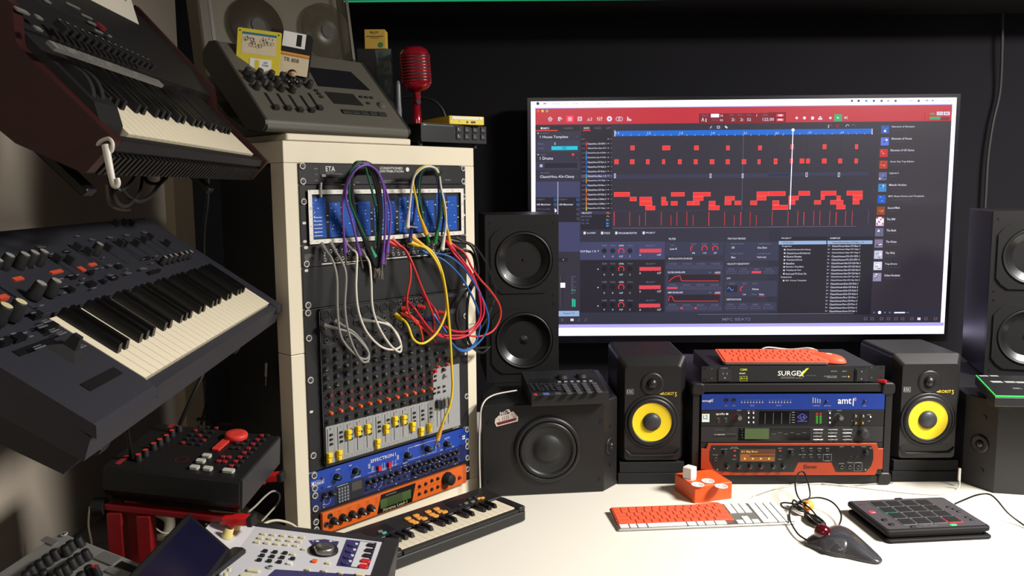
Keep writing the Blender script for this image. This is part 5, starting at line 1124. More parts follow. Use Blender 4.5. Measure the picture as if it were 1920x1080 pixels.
g = G(); g.M = Mx.Rotation(PI/2, 4, 'Y'); g.lathe(-.016, 0, [(.0105, -.008), (.0125, -.007), (.0125, .007), (.0105, .008), (.0095, .007), (.0095, -.007), (.0105, -.008)], mat('tie_amber', (238, 165, 70), .5), 18); g.build('band', tie, (0, 0, 0)); G().prism([(-.005, .004), (.006, .004), (.010, .018), (.001, .022)], .018, .024, mat('tie_amber', (238, 165, 70), .5), .001).build('loose_end', tie)

# ------------------------------------------------ pad controllers
q0, q1 = onw(1654, 1010, DZ), onw(1865, 1000, DZ)
def padbase(label, z, gap):
    pass
pc = thing('pad_controller', 'flat black sixteen pad controller with red and green lit buttons on the desk', 'pad controller', 0, M=frame_z(q0, q1, DZ+.0165)); pw_ = (q1-q0).length
zt_ = .0165; e10 = crop(1560, 900, 5.333); TPp = .0135
P = lambda x, y: L(pc, *e10(x, y), TPp)
fl = P(575, 500); fr_ = P(1600, 460); bl2 = P(110, 210); br2 = P(1105, 160)
dp = (bl2[1]+br2[1])/2; xl, xr_ = (fl[0]+bl2[0])/2, (fr_[0]+br2[0])/2; yf = (fl[1]+fr_[1])/2
pcm = mat('controller_black', (26, 25, 27), .65, spec=.2)
ctop = mat('controller_top', (66, 62, 66), .55)
g = G(); g.rbox(xl, yf-.002, .0005, xr_, dp, .0125, pcm, .010, .0025); g.build('body', pc)
g = G(); g.rbox(xl+.008, yf+.006, .0126, xr_-.006, dp-.008, TPp, ctop, .006); g.build('top_plate', pc)
nb = thing('pad_controller', 'second flat black controller lying directly under the sixteen pad controller', 'pad controller', 0, M=frame_z(q0, q1, DZ))
g = G(); g.rbox(xl+.002, yf-.006, .0008, xr_+.002, dp-.002, .0085, pcm, .010, .002); g.build('body', nb); G().rbox(xl+.012, yf+.006, .0087, xr_-.012, dp-.012, .0162, vblk, .006).build('rubber_pad', nb)
padm = mat('pad_rubber', (34, 33, 34), .7, spec=.2); pr = mat('pad_rim', (108, 108, 112), .5)
B = [P(472, 250), P(925, 232), P(745, 422), P(1200, 398)]
for i in range(4):
    for j in range(4):
        s, t = j/3, i/3
        x = (B[0][0]*(1-s)+B[1][0]*s)*(1-t)+(B[2][0]*(1-s)+B[3][0]*s)*t; y = (B[0][1]*(1-s)+B[1][1]*s)*(1-t)+(B[2][1]*(1-s)+B[3][1]*s)*t
        st_ = (B[1][0]-B[0][0])/3; rw = st_*.45
        g = G(); gr_ = mat('green_rim', (70, 130, 115), .4) if (i, j) == (1, 0) else mat('red_rim', (210, 70, 75), .4) if (i, j) == (3, 3) else pr
        g.rbox(x-rw, y-rw, TPp+.0002, x+rw, y+rw, TPp+.0012, gr_, .002); g.rbox(x-rw+.0022, y-rw+.0026, TPp+.0013, x+rw-.0022, y+rw-.0012, TPp+.0026, padm, .0018, .0004); g.build('pad', pc)
def litb(x, y, w_, h_, m, nm='button', z=TPp): c = P(x, y); G().rbox(c[0]-w_/2, c[1]-h_/2, z+.0002, c[0]+w_/2, c[1]+h_/2, z+.0022, m, min(w_, h_)*.3, .0004).build(nm, pc)
rl = mat('lit_red_pad', (250, 60, 80), .3, emit=1.1); gl2 = mat('lit_green_pad', (40, 225, 120), .3, emit=1.1)
litb(402, 325, .016, .012, rl, 'lit_button'); litb(1213, 452, .016, .008, gl2, 'lit_button')
for q in ((525, 402), (595, 448)): litb(*q, .013, .010, blk)
for q in ((1165, 272), (1220, 292), (1268, 318), (1350, 375), (1400, 400)): litb(*q, .010, .007, blk2)
litb(815, 470, .014, .007, blk)
g = G(); c = P(300, 245); g.text('MPD', c[0]-.008, c[1]-.003, c[0]+.010, c[1]+.003, TPp+.0004, mat('dull_red_print', (130, 40, 50), .5))
for x in (940, 1000, 1040): c = P(x, 457); g.rect(c[0]-.003, c[1], c[0]+.003, c[1]+.001, TPp+.0004, gryp)
g.build('printing', pc)
g = G(); c0 = L(pc, *e10(640, 172), .008); g.rbox(c0[0]-.010, dp+.0004, .002, c0[0]+.008, dp+.012, .010, pcm, .002); g.build('cable_plug', pc)
# cables on the desk
g = G(); P10 = lambda x, y, z: PT(*e10(x, y), z)
g.tube([P10(1225, 240, .012), P10(1330, 195, .025), P10(1450, 150, .045), P10(1560, 140, .05), P10(1640, 190, .045), P10(1750, 320, .025), P10(1860, 410, .010), P10(1960, 480, .004)], .0022, cbk); tag(g.build('cable'), 'black cable arching from the pad controller to the right edge of the desk', 'cable')
wc_ = mat('white_cable', (205, 200, 190), .45)
e11 = crop(1120, 860, 2.4); P11 = lambda x, y, z=.003: PT(*e11(x, y), z)
g = G(); g.tube([P11(1628, 85, .035), P11(1630, 120, .012), P11(1610, 145), P11(1540, 160), P11(1420, 155), P11(1280, 140), P11(1150, 125), P11(1020, 112), P11(900, 118), P11(780, 140), P11(720, 160), P11(680, 190), P11(640, 205), P11(560, 215)], .0018, wc_); tag(g.build('cable'), 'thin white cable trailing over the desk behind the orange keyboard', 'cable')
g = G(); p = PT(*e11(1628, 95), .02); g.rbox(p.x-.003, p.y-.003, DZ+.018, p.x+.003, p.y+.003, DZ+.052, wht, .0015); tag(g.build('cable_plug'), 'white plug standing beside the foam pad of the right monitor', 'plug')
g = G(); g.tube([P11(700, 170), P11(820, 130), P11(940, 105), P11(1050, 118), P11(1150, 120), P11(1250, 112), P11(1330, 108)], .0014, mat('grey_cable', (150, 146, 138), .5)); tag(g.build('cable'), 'thin grey cable lying close in front of the rack case', 'cable')
g = G(); c = [PT(*e11(x, y), .003) for x, y in ((440, 208), (490, 198), (540, 200), (560, 212))]; g.tube(c, .002, mat('orange_cable', (232, 110, 70), .5)); tag(g.build('cable'), 'short orange cable behind the orange covered keyboard', 'cable')

# ------------------------------------------------ groove box on the left bass box
zb = BT+.0012
M_ = frame_z(onw(997, 763, DZ+zb), onw(1141.7, 757, DZ+zb), DZ+zb)
dm_ = thing('drum_machine', 'black drum machine with sixteen grey pads lying on the left bass box', 'drum machine', 0, M=M_)
w_ = (onw(1141.7, 757, DZ+zb)-onw(997, 763, DZ+zb)).length; es = crop(860, 640, 6.194); zt2 = .036
dmm = mat('drum_machine_black', (34, 34, 35), .42)
g = G(); g.M = PROF; g.prism([(0, .0006), (.190, .0006), (.190, .050), (.012, zt2-.0015), (0, zt2-.004)], 0, w_, dmm); g.build('body', dm_, bev=.002)
sl = math.atan((.050-zt2)/.178); MT = Mx.Translation((0, .012, zt2-.001)) @ Mx.Rotation(sl, 4, 'X')
kt = Fake(); FR[kt] = M_ @ MT; Pd = lambda x, y: L(kt, *es(x, y), 0)
g = G(MT); fp_ = mat('faceplate_dark', (26, 26, 28), .35); a = Pd(850, 660); b = Pd(1560, 400); g.rect(.006, .002, w_-.006, .172, .0004, fp_)
for i in range(6):
    for j in range(4): q = Pd(820+i*62+j*10, 500+j*22); g.rect(q[0], q[1], q[0]+.008, q[1]+.001, .0007, gryp if (i+j) % 3 else dgryp)
g.build('faceplate', dm_)
gm = mat('grey_pads', (74, 74, 74), .5)
def dbtn(x, y, bw, bh, m, nm): q = Pd(x, y); G(MT).rbox(q[0]-bw/2, q[1]-bh/2, .0005, q[0]+bw/2, q[1]+bh/2, .004, m, min(bw, bh)*.25, .0006).build(nm, dm_)
for r_ in range(4):
    for c_ in range(4): dbtn(1225+c_*115+r_*20, 517+r_*31-c_*6, .0145, .0135, gm, 'pad')
for r_ in range(4):
    for c_ in range(5): dbtn(830+c_*62+r_*14+(30 if c_ > 1 else 0), 507+r_*20, .0065, .006, blk2, 'button')
dbtn(888, 626, .009, .010, mat('dull_red_button', (180, 50, 60), .4), 'record_button'); dbtn(1012, 620, .017, .010, mat('slate_blue_button', (80, 100, 165), .4), 'play_button'); dbtn(1148, 615, .016, .008, gm, 'stop_button')
for k in range(6): dbtn(1168+k*73, 480-k*2, .009, .004, gryp, 'mode_button')
for q in ((1205, 430), (1425, 418)): c = Pd(*q); knob(dm_, *(tuple((MT @ V((c[0], c[1], 0)))[:2])), .0165, .010, rub, None, z=(MT @ V((c[0], c[1], 0))).z, name='dial')
g = G(); g.tube([V((*onw(969, 732, DZ+zb+.02), DZ+zb+.02)), PT(925, 741, .262), PT(905, 757, .25)+V((0, -.01, 0)), V((-.085, 2.072, DZ+.20)), V((-.087, 2.066, DZ+.12)), V((-.086, 2.065, DZ+.02))], .0022, mat('white_cable', (205, 200, 190), .45)); tag(g.build('cable'), 'white cable running from the drum machine down the left bass box', 'cable')
# green edged module on right bass box
p, q = onw(1866, 744, DZ+.283), onw(1925, 745, DZ+.283)
gd = thing('synthesizer', 'black desktop device with bright green edge on the right bass box', 'synthesizer', 0, M=frame_z(p, q, DZ+zb))
bl3 = L(gd, 1829, 703, .040); g = G(); sk_ = [(0, 0), (.33, 0), (.33+bl3[0], bl3[1]), (bl3[0], bl3[1])]
sk_ = [(0, 0), (.33, 0), (.33, bl3[1]), (bl3[0], bl3[1])]
g.prism([(x, y) for x, y in sk_], .012, .036, dmm, .002); g.build('body', gd)
g = G(); grm = mat('green_edge', (50, 190, 80), .4); g.prism(sk_, .0365, .0395, grm); g.build('edge_trim', gd, label='bright green edge trim')
cx_ = sum(x for x, y in sk_)/4; cy2 = sum(y for x, y in sk_)/4; g = G(); g.prism([(cx_+(x-cx_)*.975, cy2+(y-cy2)*.96) for x, y in sk_], .0397, .0405, fp_); ek = crop(1600, 640, 3.6)
for (x0, y0, x1, y1) in ((942, 268, 993, 278), (1035, 270, 1086, 279), (1102, 272, 1152, 281), (858, 230, 903, 236), (930, 230, 970, 236)):
    a = L(gd, *ek(x0, y1), .0408); b = L(gd, *ek(x1, y0), .0408); g.rect(a[0], a[1], b[0], b[1], .0408, gryp)
a = L(gd, *ek(1090, 322), .0408); b = L(gd, *ek(1125, 314), .0408); g.text('MPC', a[0], a[1], b[0], b[1], .0408, gryp)
g.build('faceplate', gd)
for x in (.02, .28): G().box(x, .01, .0006, x+.03, .09, .0118, blk2).build('foot', gd)
# ------------------------------------------------ frames from three points
def fr3(o, xp, yp):
    x = (V(xp)-V(o)).normalized(); y = V(yp)-V(o); y = (y-x*y.dot(x)).normalized(); z = x.cross(y)
    return Mx(((x.x, y.x, z.x, o[0]), (x.y, y.y, z.y, o[1]), (x.z, y.z, z.z, o[2]), (0, 0, 0, 1)))
def PB(P, x, y): return L(P, x, y)
def keybed(par, whites, pitch, ln, bl, first, z, gap=.0011, h=.0125, wm=None, bm=None, bw=.0115, lip=.0):
    """whites: number of white keys; first: index of the first note in CDEFGAB"""
    wm = wm or ivory; bm = bm or kblk
    wk = G().box(0, -lip, -h, pitch-gap, ln, 0, wm).mesh('white_key')
    g = G(); g.loft([[(0, 0, 0), (bw, 0, 0), (bw, bl, 0), (0, bl, 0)], [(.0012, .004, h*.95), (bw-.0012, .004, h*.95), (bw-.0012, bl, h*.95), (.0012, bl, h*.95)]], bm); bk = g.mesh('black_key')
    for i in range(whites):
        o = inst(wk, 'white_key', par, (i*pitch, 0, z))
        if i < whites-1 and (first+i) % 7 not in (2, 6): inst(bk, 'black_key', par, ((i+1)*pitch-bw/2, ln-bl, z+.0005))

# ------------------------------------------------ left wall: the lower synthesizer
YW = .061; ux = V((-math.sin(YW), math.cos(YW), 0)); bx_ = V((-math.cos(YW), -math.sin(YW), 0))
def synth_frame(o, t): o = V(o); return fr3(o, o+ux, o+bx_*math.cos(t)+V((0, 0, math.sin(t))))
ls = thing('synthesizer', 'dark navy synthesizer with cream keys and many knobs, below the wood ended one', 'synthesizer', 0, M=synth_frame((-.457, 1.016, DZ+.569), .61))
nav = mat('synth_navy', (43, 43, 50), .5, noise=.04, nscale=80, bump=.1); nav2 = mat('synth_dark', (34, 34, 38), .5)
KL = 29*.0235
g = G(); g.M = PROF
g.prism([(-.028, -.040), (-.020, -.014), (-.006, -.0125), (.290, -.0125), (.315, -.030), (.20, -.050)], -.178, KL+.045, nav); g.build('lower_body', ls, bev=.002)
g = G(); g.M = PROF; prof = [(-.026, -.0124), (-.018, 0), (.300, 0), (.312, -.0124)]
g.prism(prof, -.178, -.004, nav); g.build('left_cheek', ls, bev=.003)
g = G(); g.M = PROF; g.prism(prof, KL+.003, KL+.045, nav); g.build('right_cheek', ls, bev=.003)
g = G(); g.M = PROF; g.prism([(.138, -.0124), (.142, .0), (.175, .002), (.300, .006), (.308, -.0124)], -.0038, KL+.0028, nav); g.build('control_panel', ls, bev=.001)
g = G(); g.M = PROF; g.prism([(-.020, -.0124), (-.018, -.001), (-.003, -.003), (-.003, -.0124)], -.0038, KL+.0028, nav); g.build('front_lip', ls)
g = G(); g.M = PROF; g.prism([(-.022, -.041), (-.016, -.066), (.20, -.088), (.22, -.051)], -.172, KL+.035, nav2); g.build('bottom_case', ls, bev=.003)
keybed(ls, 29, .0235, .134, .086, 0, -.0005)
ek = crop(0, 380, 3.857); PZ = .004
def LK(x, y, w_=PZ): return L(ls, *ek(x, y), w_)
sil = mat('silver_cap', (175, 172, 165), .35, .3); crm = mat('cream_cap', (205, 198, 150), .4)
for x, y, c, r in ((-10, 410, sil, .0085), (75, 378, sil, .0085), (185, 370, sil, .009), (255, 358, sil, .009), (322, 350, sil, .009), (303, 580, sil, .0095), (412, 562, sil, .0095), (725, 297, sil, .0085), (50, 742, crm, .010), (155, 714, crm, .010), (1200, 392, sil, .0065), (1238, 382, sil, .0065), (1275, 375, sil, .0065), (1318, 366, sil, .0065), (1352, 357, sil, .0065), (1385, 352, sil, .0065)):
    c0 = LK(x, y, PZ+r*2.3); knob(ls, c0[0], c0[1], r, r*2.3, rub, None, c, z=PZ)
for x, y in ((560, 320), (640, 350), (780, 320), (870, 290), (900, 290), (985, 290), (1040, 265), (1085, 245), (1210, 290), (415, 400), (505, 410), (840, 150), (900, 145), (950, 148)):
    c0 = LK(x, y, PZ+.006); G().box(-.004, -.006, 0, .004, .006, .012, blk2).build('slider_cap', ls, (c0[0], c0[1], PZ))
    G().rect(-.0008, -.030, .0008, .030, .0006, vblk).build('slider_slot', ls, (c0[0], c0[1]-.012, PZ))
orl_ = mat('orange_legend', (200, 75, 45), .5)
for x, y, w_, h_ in ((130, 550, .022, .006), (408, 500, .032, .006), (590, 480, .014, .010), (668, 448, .024, .006), (20, 682, .02, .007)):
    c0 = LK(x, y); G().box(c0[0]-w_/2, c0[1]-h_/2, .0, c0[0]+w_/2, c0[1]+h_/2, PZ+.001, orl_).build('orange_legend', ls)
for x, y, w_, h_ in ((520, 540, .016, .008), (650, 512, .012, .007), (655, 590, .022, .009), (745, 572, .010, .007), (820, 545, .020, .007), (505, 630, .014, .009), (855, 465, .018, .008), (262, 812, .020, .009), (350, 900, .035, .009), (130, 975, .022, .009), (30, 1005, .018, .009), (480, 360, .012, .006), (1060, 405, .02, .006), (1115, 500, .05, .005)):
    c0 = LK(x, y); G().box(c0[0]-w_/2, c0[1]-h_/2, 0, c0[0]+w_/2, c0[1]+h_/2, PZ+.003, vblk).build('button', ls)
g = G()
for x, y, w_ in ((480, 350, .02), (510, 525, .02), (560, 520, .012), (595, 580, .014), (680, 615, .018), (700, 478, .02), (740, 470, .012), (800, 455, .022), (855, 440, .014), (920, 478, .008), (805, 525, .022), (820, 540, .018), (475, 605, .012), (465, 650, .012), (605, 548, .010), (1040, 405, .016), (1100, 436, .012), (1130, 385, .02), (930, 510, .03), (1040, 478, .04), (800, 252, .028), (670, 268, .022), (920, 235, .03), (1050, 215, .03), (300, 320, .03), (185, 465, .006), (245, 458, .006), (300, 742, .014), (240, 795, .016), (340, 860, .026), (310, 895, .03), (395, 925, .03), (450, 945, .03), (95, 945, .014), (180, 940, .012), (225, 965, .012), (290, 1045, .035), (600, 1040, .022), (10, 985, .01), (370, 370, .02), (440, 550, .02), (560, 240, .02), (750, 395, .01)):
    c0 = LK(x, y, PZ+.0042); g.rect(c0[0]-w_*.35, c0[1]-.0016, c0[0]+w_*.35, c0[1]+.0008, PZ+.0043, dgryp)
    if w_ > .02: g.rect(c0[0]-w_*.3, c0[1]+.0022, c0[0]+w_*.2, c0[1]+.0036, PZ+.0043, dgryp)
g.build('printed_legends', ls)
c0 = LK(520, 1030, .01); g = G(); g.loft([[(c0[0]-.020, c0[1]-.02, 0), (c0[0]+.020, c0[1]-.02, 0), (c0[0]+.020, c0[1]+.02, 0), (c0[0]-.020, c0[1]+.02, 0)], [(c0[0]-.006, c0[1]-.008, .008), (c0[0]+.006, c0[1]-.008, .008), (c0[0]+.006, c0[1]+.008, .008), (c0[0]-.006, c0[1]+.008, .008)], [(c0[0]-.004, c0[1]-.005, .024), (c0[0]+.004, c0[1]-.005, .024), (c0[0]+.004, c0[1]+.005, .024), (c0[0]-.004, c0[1]+.005, .024)]], rub, False); g.build('pitch_lever', ls)
e2_ = crop(0, 380, 2.16)
for (x0, y0), (x1, y1) in (((330, 740), (480, 680)), ((60, 610), (210, 550))):
    a = L(ls, *e2_(x0, y0), .0006); b = L(ls, *e2_(x1, y1), .0006); G().box(min(a[0], b[0]), min(a[1], b[1])-.006, 0, max(a[0], b[0]), max(a[1], b[1])+.002, .0012, vblk).build('button_strip', ls)
# ------------------------------------------------ upper synthesizer with wooden ends
us = thing('synthesizer', 'black synthesizer with dark red wooden ends and cream keys, upper left under the white one', 'synthesizer', 0, M=synth_frame((-.459, 1.018, DZ+.868), .80))
KU = 26*.0235; ub = mat('synth_black', (21, 20, 21), .5); wood = mat('mahogany', (50, 17, 15), .4, noise=.25, nscale=14)
g = G(); g.M = PROF; g.prism([(-.020, -.044), (-.016, -.013), (.150, -.0125), (.34, -.0125), (.34, -.07), (.06, -.072)], -.068, KU+.030, ub); g.build('lower_body', us, bev=.002)
g = G(); g.M = PROF; g.prism([(.138, -.0124), (.142, .018), (.200, .030), (.345, .034), (.345, -.0124)], -.0655, KU+.0295, ub); g.build('control_panel', us, bev=.001)
g = G(); g.M = PROF; g.prism([(-.020, -.0124), (-.016, -.001), (-.003, -.003), (-.003, -.0124)], -.0655, KU+.0295, ub); g.build('front_lip', us)
for x0, x1 in ((-.090, -.0685), (KU+.0305, KU+.048)):
    g = G(); g.M = PROF; g.prism([(-.024, -.046), (-.022, .004), (.120, .006), (.150, .034), (.356, .042), (.352, -.095), (.05, -.074)], x0, x1, wood); g.build('wooden_end', us, bev=.003, label='dark red wooden end panel')
g = G(); g.M = PROF; g.prism([(.004, -.0124), (.010, .002), (.030, .014), (.1365, .016), (.1365, -.0124)], -.0680, -.0035, ub); g.build('wheel_panel', us)
for x in (-.050, -.026):
    g = G(Mx.Translation((x, .066, -.010)) @ Mx.Rotation(PI/2, 4, 'Y')); g.cyl(0, 0, -.005, .005, .036, rub, seg=36); g.build('wheel', us)
keybed(us, 26, .0235, .134, .086, 3, -.0005)
g = G()
for k in range(46):
    x = -.06+k*.0155; 
    g.box(x, -.0245, -.046, x+.008, -.0165, -.018, ub) if x < KU+.015 else None
g.build('ribbed_front', us)
e7 = crop(0, 0, 5.4); ZU = .033
def LU(x, y, w_=ZU): return L(us, *e7(x, y), w_)
sgm = mat('grey_tabs', (112, 112, 106), .5)
a, b = LU(560, 470), LU(1600, 840)
for k in range(26):
    t = k/25; x = a[0]+(b[0]-a[0])*t; y = a[1]+(b[1]-a[1])*t; G().box(x-.0095, y-.0055, ZU-.003, x+.0095, y+.0055, ZU+.002, sgm).build('selector_tab', us)
a, b = LU(610, 285), LU(1500, 665)
for k in range(15):
    t = k/14; x = a[0]+(b[0]-a[0])*t; y = a[1]+(b[1]-a[1])*t; g = G(); g.box(x-.005, y-.008, ZU-.002, x+.005, y+.008, ZU+.007, rub); g.rect(x-.004, y+.006, x+.003, y+.0072, ZU+.0073, gryp); g.build('lever_switch', us)  # grey strip on each switch is a painted highlight
g = G()
for x, y, w_, h_ in ((220, 110, .034, .010), (390, 175, .018, .009), (385, 290, .018, .009), (740, 60, .05, .005), (880, 170, .04, .005), (930, 235, .03, .005), (1000, 320, .03, .005), (1110, 365, .014, .005), (480, 15, .02, .006), (630, 285, .016, .012)):
    c0 = LU(x, y); G().rbox(c0[0]-w_*.4, c0[1]-h_*.35, ZU-.001, c0[0]+w_*.4, c0[1]+h_*.35, ZU+.001, sgm, h_*.2).build('highlight_bar', us)  # grey bars stand in for long highlights on the dark panel
c0 = LU(1020, 275); G().box(c0[0]-.008, c0[1]-.005, ZU-.002, c0[0]+.008, c0[1]+.005, ZU+.003, redc).build('red_button', us)
# white synth, third tier
p = ony(264, 78, 1.55); ws = thing('synthesizer', 'white keyboard instrument on the topmost tier, cut by the top edge of the photo', 'synthesizer', 0, M=synth_frame(p, 1.32))
wsm = mat('white_instrument', (205, 198, 182), .45, noise=.02, nscale=10)
g = G(); g.box(-.95, 0, -.055, 0, .26, -.004, mat('dark_underside', (46, 42, 38), .6)); g.build('lower_case', ws); g = G(); g.box(-.955, -.003, -.004, .002, .262, .006, wsm); g.build('top_case', ws, bev=.002)
g = G(); 
for x, y in ((235, -1),): c0 = L(ws, x, y, .0065); g.disc(c0[0], c0[1], .003, .0066, vblk)
g.build('screw', ws)
# carrying brackets from the wall
bk_m = mat('stand_black', (20, 20, 21), .45)
def bracket(lbl, sy, x, zl, ln=.33):
    m = FR[sy]; t = thing('support_bracket', lbl, 'bracket', 0, M=m @ Mx.Translation((x, 0, zl)))
    G().rbox(-.014, -.01, -.012, .014, ln, 0, bk_m, .003, .002).build('arm', t)
    e = m @ V((x, ln-.02, zl-.008)); wl = wx(e.y); g = G(); g.M = FR[t].inverted(); g.box(wl+.0145, e.y-.014, e.z-.012, e.x+.02, e.y+.014, e.z+.012, bk_m); g.build('strut', t)
    g = G(); g.M = FR[t].inverted(); g.box(wl+.003, e.y-.03, e.z-.10, wl+.014, e.y+.03, e.z+.06, bk_m); g.build('mounting_plate', t)
bracket('black bracket arm holding the near end of the lower synthesizer', ls, -.02, -.090); bracket('black bracket arm holding the far end of the lower synthesizer', ls, .60, -.090)
bracket('black bracket arm holding the near end of the wood ended synthesizer', us, .02, -.086); bracket('black bracket arm holding the far end of the wood ended synthesizer', us, .52, -.086)
bracket('black bracket arm holding the white instrument at the top left', ws, -.25, -.0565, .26)
# plastic hook, cables below
def S3(px, py, y): return tuple(ony(px, py, y))
g = G(); wh = mat('hook_white', (214, 208, 196), .4)
g.tube([S3(183, 272, .93), S3(190, 264, .925), S3(204, 260, .92), S3(211, 270, .915), S3(208, 284, .915), S3(196, 280, .915)], .0022, wh, 8)
g.tube([S3(198, 272, .915), S3(203, 300, .912), S3(209, 330, .91), S3(213, 346, .91), S3(219, 349, .91), S3(222, 342, .91), S3(220, 334, .91)], .0036, wh, 8, rr=lambda t: .0045-.0022*t); tag(g.build('plastic_hook'), 'white plastic hook hanging from the front corner of the wood ended synthesizer', 'hook')
def cab(lbl, pts, r, m, seg=7):
    g = G(); g.tube(pts, r, m, seg); return tag(g.build('cable'), lbl, 'cable')
eh = crop(200, 300, 5.333)
def H(x, y, Y=1.35): return S3(*eh(x, y), Y)
cab('thick black cable loop hanging lowest under the wood ended synthesizer', [H(20, 100, 1.1), H(60, 330, 1.1), H(120, 440, 1.12), H(200, 455, 1.15), H(280, 380, 1.2), H(330, 300, 1.25), H(350, 170, 1.3), H(345, 60, 1.35)], .0034, cbk)
cab('black cable looping right under the wood ended synthesizer', [H(150, 290, 1.15), H(230, 380, 1.18), H(330, 410, 1.2), H(440, 360, 1.25), H(520, 250, 1.3), H(600, 170, 1.35), H(640, 90, 1.4)], .0032, cbk)
cab('short black cable under the middle of the wood ended synthesizer', [H(370, 160, 1.3), H(410, 220, 1.3), H(480, 242, 1.3), H(540, 220, 1.32), H(560, 150, 1.35), H(560, 60, 1.35)], .003, cbk)
cab('black cable crossing behind the white plastic hook', [H(40, 160, 1.1), H(70, 270, 1.1), H(130, 300, 1.1), H(200, 260, 1.15), H(270, 170, 1.2), H(300, 60, 1.25)], .003, cbk)
cab('grey cable hanging against the wall behind the white hook', [H(0, 250, 1.5), H(20, 420, 1.5), H(90, 480, 1.5), H(200, 500, 1.55), H(230, 490, 1.6)], .003, mat('grey_cable', (150, 146, 138), .5))
# cables between lower synth and the red drum machine, and along the corner
er = crop(320, 640, 6.75)
def C_(x, y, Y): return S3(*er(x, y), Y)
cab('black cable pair rising from the red and black drum machine to the lower synthesizer', [C_(110, 1060, 1.66), C_(180, 900, 1.66), C_(300, 640, 1.67), C_(420, 380, 1.69), C_(450, 200, 1.7)], .0042, cbk)
cab('thin black cable curving down beside the corner of the left wall', [C_(430, 380, 1.9), C_(480, 560, 1.95), C_(485, 680, 1.95), C_(440, 820, 1.95), C_(400, 980, 1.95), C_(380, 1080, 1.9)], .003, cbk)
cab('black cable hanging from the lower synthesizer onto the red stand', [S3(232, 780, 1.45), S3(238, 800, 1.5), S3(244, 840, 1.52), S3(246, 870, 1.55)], .0035, cbk)
cab('vertical black cable running down in the corner behind the lower synthesizer', [S3(390, 330, 2.9), S3(389, 380, 2.9), S3(384, 420, 2.9), S3(382, 470, 2.9), S3(384, 640, 2.9), S3(380, 860, 2.9)], .008, cbk)
cab('black cable bending over behind the red and black drum machine', [C_(330, 990, 1.9), C_(420, 985, 1.9), C_(520, 1050, 1.88), S3(412, 812, 1.85)], .0042, cbk)
# jack plug hanging at the rack side
rs = lambda px, py: ony(px, py, 1.80)
pl = thing('jack_plug', 'silver jack plug hanging against the dark side of the white rack', 'plug', tuple(rs(500, 680)), (0, .08, 0))
G().cyl(0, 0, -.030, 0, .0042, steel, seg=12).build('barrel', pl); G().cyl(0, 0, -.052, -.0302, .0016, steel, seg=10).build('tip', pl); G().cyl(0, 0, .0003, .012, .003, rub, r2=.0018, seg=10).build('strain_relief', pl)

# ------------------------------------------------ red and black drum machine on the red stand
def sc(px, py, z): p = onz(px, py, DZ+z); return V((p.x, p.y, DZ+z))
FRp = sc(450, 900, .27); FLp = sc(195, 873, .294); BRp = sc(524, 817, .29)
rd = thing('drum_machine', 'black drum machine with red controls and a red dial, standing on the red stand', 'drum machine', 0, M=fr3(FLp, FRp, FLp+(BRp-FRp)))
wr = (FRp-FLp).length; dr = (BRp-FRp).length
rbk = mat('drum_black', (26, 25, 25), .5); g = G(); g.M = PROF
g.prism([(0, 0), (-.004, -.006), (-.006, -.045), (.004, -.062), (dr, -.062), (dr, 0)], 0, wr, rbk); g.build('body', rd, bev=.003)
g = G(); g.M = PROF; g.prism([(.004, -.0625), (.010, -.072), (dr-.01, -.072), (dr, -.0625)], .010, wr-.006, rbk); g.build('lower_body', rd)
g = G(); g.box(wr+.0002, .002, -.060, wr+.004, dr-.004, -.002, mat('drum_side_lit', (52, 52, 54), .4)); g.build('side_plate', rd)  # lighter grey than the body, paints the lit right side
e5b = crop(180, 780, 4.908); LR = lambda x, y, w_=0: L(rd, *e5b(x, y), w_)
drd = mat('dark_red_control', (150, 42, 50), .45); brd = mat('bright_red_control', (222, 62, 52), .45)
c0 = LR(1292, 168, .010); g = G(); g.lathe(c0[0], c0[1], [(.020, .001), (.0225, .004), (.0225, .011), (.020, .0135), (.008, .0125), (.0001, .0125)], brd, 30); g.build('dial', rd)
def rb_(x, y, w_, h_, m, nm='button', hh=.004, z=0): c = LR(x, y); return G().rbox(c[0]-w_/2, c[1]-h_/2, .0004, c[0]+w_/2, c[1]+h_/2, hh, m, min(w_, h_)*.25, .0005).build(nm, rd)
a, b = LR(1100, 305, .004), LR(1215, 205, .004)
for k in range(4): t = (k+.5)/4; x = a[0]+(b[0]-a[0])*t; y = a[1]+(b[1]-a[1])*t; G().rbox(x-.008, y-.0085, .0004, x+.008, y+.0085, .005, brd, .002, .0006).build('button', rd, label='bright red button')
wp = mat('pale_buttons', (190, 192, 178), .4)
for x, y, w_ in ((1020, 380, .017), (965, 428, .017), (908, 487, .017), (1030, 498, .017), (1220, 518, .022)): rb_(x, y, w_, .013, wp, 'pale_button', .006)
for k in range(8):
    for j in range(2): x = 1245+k*40+j*55; y = 468-k*40; rb_(x, y, .0085, .0085, drd if j == 0 else blk2, 'small_button')
for x, y in ((1170, 385), (1225, 388), (1130, 425), (1185, 430), (1335, 225), (1390, 230), (1300, 262), (1350, 267), (1255, 302), (1308, 305)): rb_(x, y, .0085, .0085, drd if y > 380 else blk2, 'small_button')
for i in range(3):
    for j in range(5): rb_(800+i*78+j*38, 255-j*38+i*8, .0075, .0075, blk2 if (i+j) % 3 else drd, 'small_button')
for x, y in ((390, 358), (455, 315), (530, 255), (588, 218), (648, 180), (700, 135), (765, 90)):
    c0 = LR(x, y, .012); knob(rd, c0[0], c0[1], .0075, .013, rub, None, brd)
for x, y, w_ in ((245, 405, .04), (690, 95, .02)): rb_(x, y, .010, w_, drd, 'red_strip', .001)
g = G()
